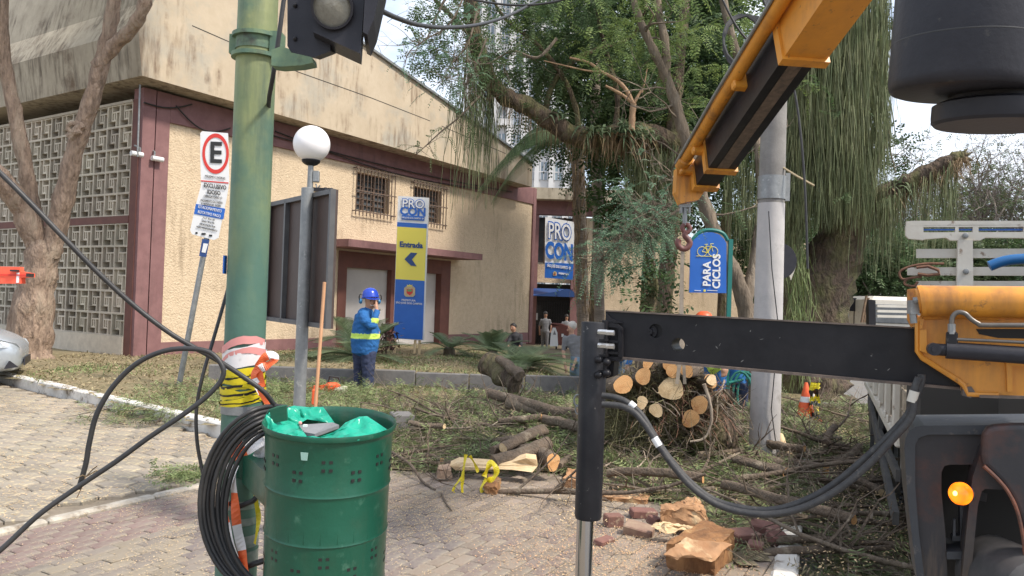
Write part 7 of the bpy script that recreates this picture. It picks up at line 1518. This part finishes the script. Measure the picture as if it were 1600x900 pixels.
# ================================================================== people
def person(label, X, Y, Z, chains, rings, mats, voxel=.012, sc=1.0, mirror=1, extra=None, group=None):
    """chains: (mat, [(x,y,z,r),...]); rings: (mat, [(x,y,z,rx,ry),...]) vertical lofts; local x right, y away, z up"""
    e_ = empty('person', (X,Y,Z), label, 'person', group); mb = MB(); segs = []
    def L(p): return V((p[0]*mirror, p[1], p[2]))*sc
    for mi, ch in chains:
        for k, p in enumerate(ch):
            mb.sphere(L(p), p[3]*sc, 12, 8)
            if k: q = ch[k-1]; mb.tube([L(q), L(p)], [q[3]*sc, p[3]*sc], 12); segs.append((mi, L(q), L(p), q[3]*sc, p[3]*sc))
        if len(ch) == 1: segs.append((mi, L(ch[0]), L(ch[0])+V((0,0,.001)), ch[0][3]*sc, ch[0][3]*sc))
    for mi, rg in rings:
        n = 20; vs = []
        for (x,y,z,rx,ry) in rg:
            c = L((x,y,z))
            for k in range(n): a_ = 2*math.pi*k/n; vs.append(c+V((math.cos(a_)*rx, math.sin(a_)*ry, 0))*sc)
        m_ = len(rg); mb.add(vs, [(i*n+k, i*n+(k+1)%n, (i+1)*n+(k+1)%n, (i+1)*n+k) for i in range(m_-1) for k in range(n)]+[tuple(range(n-1,-1,-1)), tuple(range((m_-1)*n, m_*n))])
        for k in range(m_-1):
            a_, b2 = rg[k], rg[k+1]; segs.append((mi, L(a_), L(b2), -max(a_[3],a_[4])*sc, max(b2[3],b2[4])*sc))
    o = mb.build('body', mats, None, fix=False); rm = o.modifiers.new('r','REMESH'); rm.mode = 'VOXEL'; rm.voxel_size = voxel; s_ = o.modifiers.new('s','SMOOTH'); s_.iterations = 3; s_.factor = .5
    bpy.context.view_layer.update(); me = bpy.data.meshes.new_from_object(o.evaluated_get(bpy.context.evaluated_depsgraph_get())); o.modifiers.clear(); o.data = me
    me.materials.clear(); [me.materials.append(m) for m in mats]
    n = len(me.polygons); C = np.empty(n*3, np.float32); me.polygons.foreach_get('center', C); C = C.reshape(-1,3); best = np.full(n, 1e9); idx = np.zeros(n, np.int32)
    for mi, a_, b2, ra, rb2 in segs:
        a1, d = np.array(a_), np.array(b2)-np.array(a_); t = np.clip(((C-a1)@d)/max(d@d,1e-9), 0, 1); dv = C-a1-t[:,None]*d; ex = np.maximum(0, np.maximum(min(a1[2],b2[2])-C[:,2], C[:,2]-max(a1[2],b2[2]))) if ra < 0 else 0; ra = abs(ra); dist = np.linalg.norm(dv, axis=1)/(ra+(rb2-ra)*t)*.92+ex*12
        m_ = dist < best; best[m_] = dist[m_]; idx[m_] = mi
    nv = len(me.vertices); co = np.empty(nv*3, np.float32); no = np.empty(nv*3, np.float32); me.vertices.foreach_get('co', co); me.vertices.foreach_get('normal', no); co = co.reshape(-1,3); no = no.reshape(-1,3)
    cl_ = np.zeros(nv, bool); skinmi = 2
    for p_ in me.polygons:
        if idx[p_.index] != skinmi: cl_[list(p_.vertices)] = True
    for i in np.nonzero(cl_)[0]:
        x, y, z = co[i]; q = V((x*9+z*5, y*9, z*16-x*7)); f_ = mnoise.noise(q)*.013+abs(mnoise.noise(V((x*20+z*14, y*20, z*24))))*-.010
        co[i] += no[i]*f_
    me.vertices.foreach_set('co', co.ravel()); me.update()
    me.polygons.foreach_set('material_index', idx); me.polygons.foreach_set('use_smooth', np.ones(n, bool))
    o.parent = e_; o.matrix_parent_inverse = Matrix.Identity(4)
    return e_, L
def part(mbx, name, m, e_, **k):
    o = mbx.build(name, m, None, **k); o.parent = e_; o.matrix_parent_inverse = Matrix.Identity(4); return o
m_eye = mat('eye_dark', (.02,.015,.012), rough=.3); m_teeth = mat('teeth', (.7,.66,.6), rough=.4); m_lip = mat('lip', (.34,.13,.11), rough=.5)
def face(e_, L, c, f, s_, m_, smile=False, hair=None):
    """c head centre, f facing direction"""
    f = V(f).normalized(); r = f.cross(UP).normalized(); g2 = lambda a_, b2, c2: L(c)+(r*a_+UP*b2+f*c2)*s_
    mb = MB(); [mb.sphere(g2(sx*.032,.012,.088), .011*s_, 8, 6) for sx in (-1,1)]; part(mb, 'eye', m_eye, e_, smooth=True)
    mb = MB(); mb.tube([g2(0,.012,.092), g2(0,-.028,.118)], [.008*s_,.017*s_], 8); mb.sphere(g2(0,-.030,.106), .018*s_, 8, 6); part(mb, 'nose', m_, e_, smooth=True)
    mb = MB(); mb.tube([g2(-.032,-.052,.080), g2(-.015,-.062,.092), g2(.015,-.062,.092), g2(.032,-.052,.080)], .007*s_, 6); part(mb, 'mouth', m_teeth if smile else m_lip, e_, smooth=True)
# --- worker in blue by the totem
WX = at(567,600,12.9).x; SKL = 0
hx_ = .07
ch = [ # 0 blue shirt,1 trousers,2 skin,3 hivis,4 boots
 (0,[(-.02,-.06,1.31,.10),(.04,-.22,1.20,.085),(.17,-.27,1.12,.07)]), # near upper arm to elbow
 (0,[(.17,-.27,1.12,.068),(.19,-.26,1.16,.064)]),(3,[(.19,-.26,1.165,.063),(.212,-.25,1.225,.060)]),
 (0,[(.212,-.25,1.23,.058),(.215,-.19,1.34,.046)]),
 (2,[(.213,-.185,1.345,.030),(.205,-.165,1.40,.032),(.195,-.155,1.43,.034)]),
 (2,[(.20,-.165,1.44,.011),(.185,-.150,1.49,.010),(.175,-.14,1.515,.009)]),(2,[(.205,-.15,1.445,.011),(.193,-.135,1.50,.010),(.18,-.13,1.525,.009)]),(2,[(.21,-.135,1.44,.011),(.20,-.12,1.495,.010),(.188,-.115,1.52,.009)]),(2,[(.21,-.125,1.43,.010),(.205,-.105,1.475,.009),(.196,-.10,1.50,.008)]),(2,[(.185,-.17,1.41,.012),(.165,-.16,1.44,.010),(.155,-.15,1.46,.009)]),
 (0,[(.0,.14,1.31,.10),(.08,.20,1.12,.08),(.18,.10,1.02,.065)]),(2,[(.18,.10,1.02,.05),(.20,.02,.99,.04)]),
 (2,[(.05,-.01,1.36,.062),(.055,-.01,1.45,.062)]),
 (1,[(-.07,.06,.66,.125),(-.085,.08,.42,.105),(-.075,.09,.10,.085)]),(1,[(.08,-.05,.66,.13),(.095,-.07,.42,.108),(.09,-.07,.10,.09)]),
 (4,[(-.07,.09,.07,.065),(.06,.08,.045,.05)]),(4,[(.09,-.07,.07,.065),(.23,-.08,.045,.05)])]
rg = [(0,[(0,.0,.66,.205,.19),(0.01,0,.80,.225,.205),(.01,0,.90,.235,.215)]),(3,[(.01,0,.915,.24,.22),(.015,0,.985,.235,.215)]),(0,[(.015,0,.99,.228,.21),(.005,0,1.12,.205,.205),(-.01,.02,1.28,.165,.20),(.02,.0,1.36,.10,.13),(.045,0,1.39,.07,.08)]),
      (2,[(.075,-.02,1.39,.05,.055),(.088,-.02,1.42,.078,.08),(.09,-.02,1.48,.095,.095),(.085,-.02,1.54,.098,.10),(.075,-.02,1.60,.08,.09)])]
e_, L = person('worker in blue uniform with blue helmet and ear muffs, one hand raised to the cheek', WX, 12.9, 0.0, ch, rg, [m_cblue, m_cnavy, m_skin, m_hivis, m_black], .0115, 1.0)
hc = (.08,-.02,1.505); fd = (.55,-1,0)
face(e_, L, hc, fd, 1.0, m_skin, True)
mb = MB(); c = L((.072,-.02,1.568))
prof = [(.140,-.005),(.143,.005),(.137,.02),(.131,.065),(.112,.11),(.074,.145),(.034,.16),(.001,.163)]; mb.lathe(c, prof, 28, V((-.10,.05,1)), cap=False)
fdn = V(fd).normalized(); rr3 = fdn.cross(UP); vs = [c+fdn*(.11+.08*math.cos(t))+rr3*.12*math.sin(t)-UP*(.012+.02*math.cos(t)) for t in np.linspace(-math.pi/2, math.pi/2, 13)]; vs += [v+UP*.008 for v in vs]
mb.add(vs, [tuple(range(13)), tuple(range(25,12,-1))]+[(i,i+1,14+i,13+i) for i in range(12)]); mb.tube([c+UP*.05-fdn*.11, c+UP*.13, c+UP*.05+fdn*.11], .010, 6); part(mb, 'helmet', m_helmet, e_, smooth=40)
m_muff = mat('ear_muff_blue', (.02,.16,.34), rough=.4)
mb = MB()
for sg in (-1, 1): mb.lathe(c+rr3*sg*.135-UP*.06-fdn*.02*(1), [(.001,0),(.042,.002),(.045,.02),(.035,.04),(.001,.045)], 16, rr3*sg, cap=False)
part(mb, 'ear_muff', m_muff, e_, smooth=True)
for sg in (-1, 1): part(MB().tube(smoothpath([c+rr3*sg*.12+UP*.05, c+rr3*sg*.175+UP*.045, c+rr3*sg*.185-UP*.02, c+rr3*sg*.155-UP*.08], 4), .009, 6), 'muff_arm', m_blackm, e_, smooth=True)
# --- women by the door, older man, crouching figure
def simple(label, px, Y, zfoot, H, shirt, pants, skin, lean=0.0, armf=((.22,.02,.85),(-.22,.02,.85)), face_dir=(0,-1,0), hairm=m_hair, hair=.0, shorts=False, step=.05, voxel=.025, facing=1, head_fwd=None):
    s_ = H/1.7; X = at(px, 480, Y).x; lx_ = lean
    sh = 1.38-abs(lean)*.18
    ch = [(2,[(lx_*1.05,0,sh+.05,.055),(lx_*1.2,0,sh+.12,.055)]),
      (1,[(.08,-step,.86,.10),(.09,-step*1.6,.46,.075),(.09,-step*2,.08,.055)] if not shorts else [(.08,-step,.86,.105),(.09,-step*1.6,.52,.095)]), (1,[(-.08,step,.86,.10),(-.09,step*1.6,.46,.075),(-.09,step*2.2,.08,.055)] if not shorts else [(-.06,step,.86,.105),(-.07,step*1.6,.50,.095)]),
      (4,[(.09,-step*2,.05,.05),(.10,-step*2-.14,.04,.04)]),(4,[(-.09,step*2.2,.05,.05),(-.10,step*2.2-.14,.04,.04)])]
    if shorts: ch += [(2,[(.09,-step*1.6,.52,.065),(.09,-step*2,.08,.045)]),(2,[(-.07,step*1.6,.50,.065),(-.09,step*2.2,.08,.045)])]
    for sg, (ax2, ay2, az2) in zip((1,-1), armf):
        S0 = (lx_+.17*sg, 0, sh-.02); E_ = ((S0[0]+ax2)/2+.04*sg, (S0[1]+ay2)/2+.05, (S0[2]+az2)/2)
        M_ = tuple(S0[i]+(E_[i]-S0[i])*.75 for i in range(3)); ch += [(0,[(*S0,.065),(*M_,.055)]),(2,[(*M_,.045),(*E_,.042),(ax2,ay2,az2,.032)])]
        hd = V((ax2-E_[0], ay2-E_[1], az2-E_[2])).normalized()
        ch += [(2,[(ax2,ay2,az2,.034),(ax2+hd.x*.05,ay2+hd.y*.05,az2+hd.z*.05,.036)])]+[(2,[(ax2+hd.x*.06+q*.018,ay2+hd.y*.06,az2+hd.z*.06,.012),(ax2+hd.x*.12+q*.02,ay2+hd.y*.12-.01,az2+hd.z*.12,.010)]) for q in (-1.5,-.5,.5,1.5)]
    rg = [(1,[(0,0,.80,.15,.12),(0,0,.92,.17,.13)]),(0,[(0,0,.92,.165,.128),(lx_*.3,0,1.05,.145,.115),(lx_*.7,0,1.22,.17,.12),(lx_,0,sh,.17,.10),(lx_*1.05,0,sh+.06,.07,.07)]),
          (2,[(lx_*1.25,-.01,sh+.12,.05,.055),(lx_*1.27,-.01,sh+.17,.075,.085),(lx_*1.3,-.01,sh+.24,.078,.092),(lx_*1.3,0,sh+.30,.06,.07)])]
    e_, L = person(label, X, Y, zfoot, ch, rg, [shirt, pants, skin, m_hivis, m_black], voxel, s_)
    hc = (lx_*1.28, -.01, sh+.21); face(e_, L, hc, face_dir, .85*s_, skin)
    if hairm is not None:
        f = V(face_dir).normalized(); mb = MB(); mb.sphere(L(hc)+UP*.05*s_-f*.03*s_, V((.10,.115,.105))*s_, 16, 12)
        if hair: mb.sphere(L(hc)-f*.06*s_-UP*hair*.5*s_, V((.085,.06,hair))*s_, 12, 10)
        part(mb, 'hair', hairm, e_, smooth=True)
    return e_, L
simple('woman with long dark hair in grey top and grey trousers standing by the entrance', 853, 33.0, -.5, 1.66, m_cgrey, m_cgrey, m_skin, hair=.16, armf=((.24,-.05,.95),(-.23,.02,.82)))
simple('woman in grey top and jeans standing behind the brown wheelie bin', 886, 33.4, -.55, 1.62, m_cgrey, mat('dark_denim', (.08,.11,.16), rough=.9), m_skin, hair=.05, armf=((.22,-.22,1.08),(-.2,-.2,1.02)))
YM = 17.0; e_, L = simple('white haired man in grey shirt and light denim shorts leaning forward beside the outrigger leg', 905, YM, -.42, 1.60, m_cgrey, m_denim, m_skinl, lean=-.13, armf=((-.10,-.2,.72),(-.27,-.12,.66)), face_dir=(-1,-.25,-.35), hairm=m_hairw, shorts=True, step=.08, voxel=.018)
# crouching
Yc_ = 22.5; ch = [(0,[(0,0,.55,.15),(-.06,-.05,.85,.15)]),(0,[(.10,-.1,.88,.07),(.12,-.25,.62,.055)]),(0,[(-.16,-.05,.88,.07),(-.26,-.25,.65,.055)]),(2,[(-.26,-.25,.65,.04),(-.22,-.32,.52,.035)]),(2,[(.12,-.25,.62,.04),(.02,-.32,.52,.035)]),(1,[(.08,0,.42,.11),(.12,-.38,.50,.08),(.10,-.25,.10,.06)]),(1,[(-.1,0,.42,.11),(-.18,-.38,.50,.08),(-.16,-.25,.10,.06)]),(4,[(.1,-.25,.05,.05),(.1,-.38,.04,.04)]),(4,[(-.16,-.25,.05,.05),(-.16,-.38,.04,.04)]),(2,[(-.10,-.08,.98,.05),(-.12,-.1,1.08,.085),(-.12,-.1,1.13,.08)])]
e_, L = person('person in black crouching behind the large cycad', at(808,520,Yc_).x, Yc_, -.27, ch, [], [m_cblack, m_cblack, m_skin, m_hivis, m_black], .025); face(e_, L, (-.12,-.1,1.1), (-.6,-1,0), .85, m_skin); mb = MB(); mb.sphere(L((-.11,-.07,1.15)), (.095,.1,.09), 14, 10); part(mb, 'hair', m_hair, e_, smooth=True)
# worker bending behind the outrigger leg
Yw = 12.6; xw = at(968,560,Yw).x; ch = [(0,[(.0,0,.95,.17),(-.05,-.12,1.12,.17),(-.08,-.25,1.2,.13)]),(0,[(.10,-.25,1.15,.07),(.16,-.35,.92,.06),(.10,-.42,.82,.05)]),(2,[(.10,-.42,.82,.04),(.08,-.45,.74,.045)]),(2,[(.08,-.45,.74,.03),(.06,-.46,.66,.014)]),(2,[(.10,-.45,.74,.03),(.09,-.46,.65,.014)]),(2,[(.12,-.45,.75,.03),(.12,-.46,.67,.013)]),(2,[(.06,-.45,.76,.02),(.03,-.47,.72,.013)]),(0,[(-.2,-.2,1.15,.07),(-.3,-.3,.9,.06)]),(2,[(-.3,-.3,.9,.04),(-.28,-.42,.75,.035)]),(1,[(.09,0,.85,.12),(.09,-.02,.45,.09),(.09,0,.1,.07)]),(1,[(-.1,0,.85,.12),(-.12,.05,.45,.09),(-.12,.1,.1,.07)]),(4,[(.09,0,.06,.06),(.09,-.14,.04,.045)]),(4,[(-.12,.1,.06,.06),(-.12,-.04,.04,.045)]),(2,[(-.09,-.33,1.24,.06),(-.09,-.40,1.27,.09)])]
e_, L = person('worker in blue bending beside the log heap, right of the outrigger leg', xw, Yw, -.02, ch, [], [m_cblue, mat('faded_work_trousers', (.10,.17,.28), (.3,.34,.40), scale=12, rough=.9), m_skin, m_hivis, m_black], .015, .86); mb = MB(); mb.sphere(L((-.09,-.40,1.32)), (.11,.12,.085), 16, 10); part(mb, 'helmet', m_helmet, e_, smooth=True)
# worker with orange helmet behind the heap
Yw = 11.0; xw = at(1112,600,Yw).x; ch = [(0,[(.0,0,.95,.17),(-.05,-.05,1.1,.17)]),(0,[(-.10,-.08,1.15,.17),(-.14,-.12,1.25,.12)]),(3,[(0,0,.86,.172),(0,0,.93,.172)]),(0,[(.12,-.1,1.22,.07),(.16,-.2,.98,.06),(.12,-.26,.86,.05)]),(2,[(.12,-.26,.86,.04),(.08,-.3,.78,.042)]),(2,[(.08,-.3,.78,.03),(.05,-.32,.70,.014)]),(2,[(.10,-.3,.78,.03),(.08,-.32,.70,.014)]),(2,[(.12,-.3,.79,.03),(.11,-.32,.71,.013)]),(0,[(-.28,-.1,1.2,.07),(-.34,-.2,.98,.06)]),(2,[(-.34,-.2,.98,.045),(-.3,-.32,.88,.04)]),(1,[(.09,0,.82,.12),(.10,-.02,.45,.095),(.11,0,.1,.075)]),(1,[(-.1,0,.82,.12),(-.10,.05,.45,.09),(-.10,.1,.1,.07)]),(4,[(.11,0,.06,.06),(.11,-.14,.04,.045)]),(4,[(-.1,.1,.06,.06),(-.1,-.04,.04,.045)]),(2,[(-.17,-.16,1.33,.06),(-.18,-.18,1.42,.09),(-.18,-.18,1.46,.085)])]
e_, L = person('worker in blue with lime band and orange helmet standing behind the log heap', xw, Yw, -.02, ch, [], [m_cblue, m_cblue, m_skin, m_hivis, m_black], .015, .99); c = L((-.18,-.18,1.46)); face(e_, L, (-.18,-.18,1.42), (0,-1,-.2), .85, m_skin); mb = MB(); mb.lathe(c, [(.15,-.01),(.15,.0),(.122,.01),(.115,.05),(.09,.09),(.05,.115),(.001,.12)], 24, V((0,-.1,1)), cap=False); part(mb, 'helmet', m_orange, e_, smooth=True)
# worker partly behind the utility pole
Yw = 12.4; xw = at(1150,580,Yw).x
simple('second worker in blue half hidden between the heap and the utility pole', 1155, 12.6, -.45, 1.62, m_cblue, m_cnavy, m_skin, lean=-.05, voxel=.018, armf=((.24,-.2,.95),(-.22,-.2,.95)))
# wheelie bin and caution board
wb = empty('wheelie_bin', at(884,540,31.5), 'brown wheelie bin tilted in front of the entrance gate', 'wheelie bin'); wq = lambda x, y, d=0: at(x, y, 31.5+d); m_wb = mat('bin_brown', (.17,.05,.035), (.13,.04,.03), scale=3, rough=.5)
mb = MB(); mb.prism([wq(874,509),wq(889,514),wq(886,541),wq(872,538)], V((.1,.55,0))); mb.prism([wq(862,506),wq(874,509),wq(872,538),wq(864,536)], V((.1,.55,0))); mb.build('body', m_wb, wb); mb = MB(); mb.prism([wq(861,505),wq(876,506),wq(892,512),wq(892,515),wq(875,510),wq(861,508)], V((.1,.6,0))); mb.build('lid', m_wb, wb); mb = MB(); mb.box(wq(879,524,-.02), (.09,.01,.12)); mb.build('sticker', m_white, wb)
mb = MB()
for x in (868, 884): mb.lathe(wq(x,541,.1), [(.001,0),(.12,0),(.12,.06),(.001,.06)], 14, V((1,0,0)))
mb.build('wheel', m_black, wb)
cb = empty('caution_board', at(865,540,30.6), 'white triangular caution board leaning on the brown wheelie bin', 'sign'); kq = lambda x, y, d=0: at(x, y, 30.6-d)
mb = MB(); mb.prism([kq(859,541),kq(861,520),kq(864,512),kq(868,512),kq(871,520),kq(872,541)], V((0,.05,0))); mb.build('panel', m_white, cb); mb = MB(); mb.prism([kq(864,523,.02),kq(866.5,516,.02),kq(869,523,.02)], V((0,.01,0))); mb.build('triangle_mark', m_cgrey, cb)
# ================================================================== silver car, orange rail, distant trucks
kd2 = (KB-KA).normalized(); kd2.z = 0; kn = V((kd2.y,-kd2.x,0))   # kn points to the camera side
front = at(46,560,12.1); front.z = 0; CC = front-kd2*.35+kn*-.0
CARO = V((at(-30,590,12.0).x, 12.0, 0))
fd_ = V((.90,.44,0)).normalized(); sd_ = V((-fd_.y, fd_.x, 0))   # facing right-near; sd_ = away side
F0 = gnd(31,604); 
def CP2(s, w, z): return F0-fd_*s+sd_*(w+.80)+UP*z
car = empty('silver_car', CP2(2,0,0), 'silver hatchback nose entering the picture at the left edge', 'car'); m_silver = mat('silver_paint', (.50,.54,.58), (.46,.50,.54), scale=1, rough=.25, metal=.45)
st = [(0,.55,.30,.55,.58,.40),(.06,.72,.22,.64,.68,.55),(.25,.80,.18,.72,.80,.62),(.6,.84,.17,.78,.90,.66),(1.1,.85,.17,.84,.98,.66),(1.5,.85,.17,.90,1.25,.60),(2.0,.85,.17,.92,1.46,.56),(2.9,.85,.17,.94,1.46,.56),(3.5,.83,.18,.94,1.25,.52),(3.8,.78,.22,.90,.98,.50),(3.9,.6,.35,.8,.84,.4)]
mb = MB(); vs = []
for (s,w,zb,zbl,zt2,wt) in st:
    half = [(w*.85,zb),(w*.97,zb+.08),(w,zb+.25),(w*.99,zbl-.10),(w*.94,zbl),(wt,zt2-.03),(wt*.6,zt2)]
    for y, z in half: vs.append(CP2(s,-y,z))
    for y, z in reversed(half): vs.append(CP2(s,y,z))
n = 14; m_ = len(st); mb.add(vs, [(i*n+k, i*n+(k+1)%n, (i+1)*n+(k+1)%n, (i+1)*n+k) for i in range(m_-1) for k in range(n)]+[tuple(range(n-1,-1,-1)), tuple(range((m_-1)*n, m_*n))]); o = mb.build('body', m_silver, car, smooth=50)
ss_ = o.modifiers.new('sub','SUBSURF'); ss_.levels = 2; ss_.render_levels = 2
for s in (.72, 3.15):
    for sg in (-1, 1):
        MB().lathe(CP2(s,sg*.80,.36), [(.001,0),(.36,0),(.37,.06),(.30,.06)], 30, sd_*sg, cap=False).build('wheel_arch', m_dark, car, smooth=True); wheel(CP2(s,sg*.80,.30), .30, .19, sd_*sg, car)
for sg in (-1, 1):
    mb = MB(); mb.prism([CP2(.10,sg*.66,.66),CP2(.05,sg*.60,.58),CP2(.30,sg*.815,.60),CP2(.62,sg*.85,.74),CP2(.45,sg*.80,.76)], sd_*sg*.02+fd_*.02); mb.build('headlight', mat('headlight_glass', (.45,.48,.50), (.25,.27,.28), scale=12, rough=.1), car)
    mb = MB(); mb.prism([CP2(.16,sg*.80,.40),CP2(.05,sg*.74,.30),CP2(.22,sg*.83,.28)], sd_*sg*.02+fd_*.02); mb.build('fog_recess', m_blackp, car)
mb = MB(); mb.prism([CP2(1.25,-.56,1.0),CP2(1.25,.56,1.0),CP2(1.85,.5,1.42),CP2(1.85,-.5,1.42)], UP*.02); mb.build('windscreen', m_glass, car)
for sg in (-1,1): mb = MB(); mb.prism([CP2(1.45,sg*.79,.95),CP2(2.0,sg*.63,1.38),CP2(2.9,sg*.63,1.38),CP2(3.4,sg*.78,.98)], sd_*sg*.03); mb.build('side_window', m_glass, car)
mb = MB(); mb.prism([CP2(.0,-.45,.30),CP2(.0,.45,.30),CP2(.0,.42,.42),CP2(.0,-.42,.42)], fd_*.02); mb.build('grille', m_blackp, car)
Yo = 13.2; ob = empty('orange_rail', at(-30,600,Yo), 'fluorescent orange plastic rail with a white strap poking in at the left edge', 'barrier rail'); oq = lambda x, y, d=0: at(x, y, Yo+d)
mb = MB(); mb.prism([oq(-80,415),oq(30,417),oq(31,424),oq(48,427),oq(48,433),oq(33,434),oq(33,443),oq(-80,443)], V((0,.12,0))); mb.build('rail', mat('fluorescent_orange', (.95,.12,.06), rough=.5), ob)
mb = MB(); mb.prism([oq(-80,427,-.02),oq(46,429,-.02),oq(46,431,-.02),oq(-80,429,-.02)], V((0,.01,0))); mb.build('groove', m_redp, ob)
mb = MB(); mb.prism([oq(26,426,-.01),oq(30,426,-.01),oq(29,442,-.01),oq(25,442,-.01)], V((0,.02,0))); mb.build('strap', m_tapew, ob); mb = MB(); mb.box(oq(47,430), (.05,.14,.06)); mb.box(oq(25,423), (.12,.14,.03)); mb.build('end_cap', m_black, ob)
mb = MB(); p = oq(-40,430,.06); mb.box((p.x,p.y,p.z/2), (.06,.06,p.z)); mb.build('stand', m_galv, ob)
# distant trucks up the street
def far_truck(px, Y, w, h, label, col, glass=True, boxh=None):
    c = at(px, 480, Y); e_ = empty('parked_truck', (c.x,Y,-.13), label, 'truck'); mb = MB(); mb.box((c.x,Y+.8,.95+(h-.9)/2-.1), (w,1.6,h-.9), None, .12); mb.build('cab', col, e_)
    mb = MB(); mb.box((c.x,Y-.02,h-.62), (w*.86,.06,.62), None, .02); mb.build('windscreen', m_glass, e_); mb = MB(); mb.box((c.x,Y-.02,.62), (w*.95,.10,.28)); mb.build('bumper', m_blackm, e_)
    for sg in (-1,1): mb = MB(); mb.lathe((c.x+sg*w*.42,Y+.5,.33), [(.001,-.1),(.45,-.1),(.45,.1),(.001,.1)], 18, V((1,0,0))); mb.build('wheel', m_black, e_)
    for sg in (-1,1): mb = MB(); mb.box((c.x+sg*w*.38,Y-.04,.85), (.25,.05,.14)); mb.build('headlight', m_white, e_)
    mb = MB(); mb.box((c.x,Y+4.2,1.0), (w,5.0,.4)); mb.build('bed', m_truckw, e_); return e_, c
far_truck(1334, 30.0, 1.9, 2.05, 'small silver van front up the street beside the weeping tree', m_silver)
far_truck(1402, 26.0, 1.9, 2.2, 'white truck cab parked up the street just left of the yellow crane base', m_truckw)
mb = MB(); a_ = at(1337,476,27.0); mb.box((a_.x,27,a_.z), (.60,.05,.45)); mb.box((a_.x,27.05,a_.z/2), (.06,.06,a_.z)); tag(mb.build('dark_panel', m_blackm), 'dark rectangular panel on a post above the silver van', 'panel')
pg = empty('truck_rack', at(1375,490,12.5), 'rusty brown stake rack and dark post of a truck bed left of the white cab', 'rack'); mb = MB(); 
for k in range(4): mb.prism([at(1346+k*3.4,504,12.5+k*.3),at(1354+k*3,462+k*3,12.5+k*.3),at(1356+k*3,462+k*3,12.5+k*.3),at(1348.5+k*3.4,504,12.5+k*.3)], V((0,.05,0)))
mb.build('stakes', mat('rusty_stake', (.26,.17,.10), (.15,.1,.07), scale=20, rough=.9), pg); mb = MB(); p = at(1364,468,12.5); mb.prism([at(1357,468,12.5),at(1368,469,12.5),at(1371,700,12.5),at(1362,700,12.5)], V((0,.1,0))); mb.build('post', m_blackm, pg)
mb = MB(); 
for y in (476, 484, 492): mb.prism([at(1371,y,13),at(1418,y+1,13),at(1418,y+5,13),at(1371,y+4,13)], V((0,.04,0)))
mb.build('slat', m_truckw, pg)
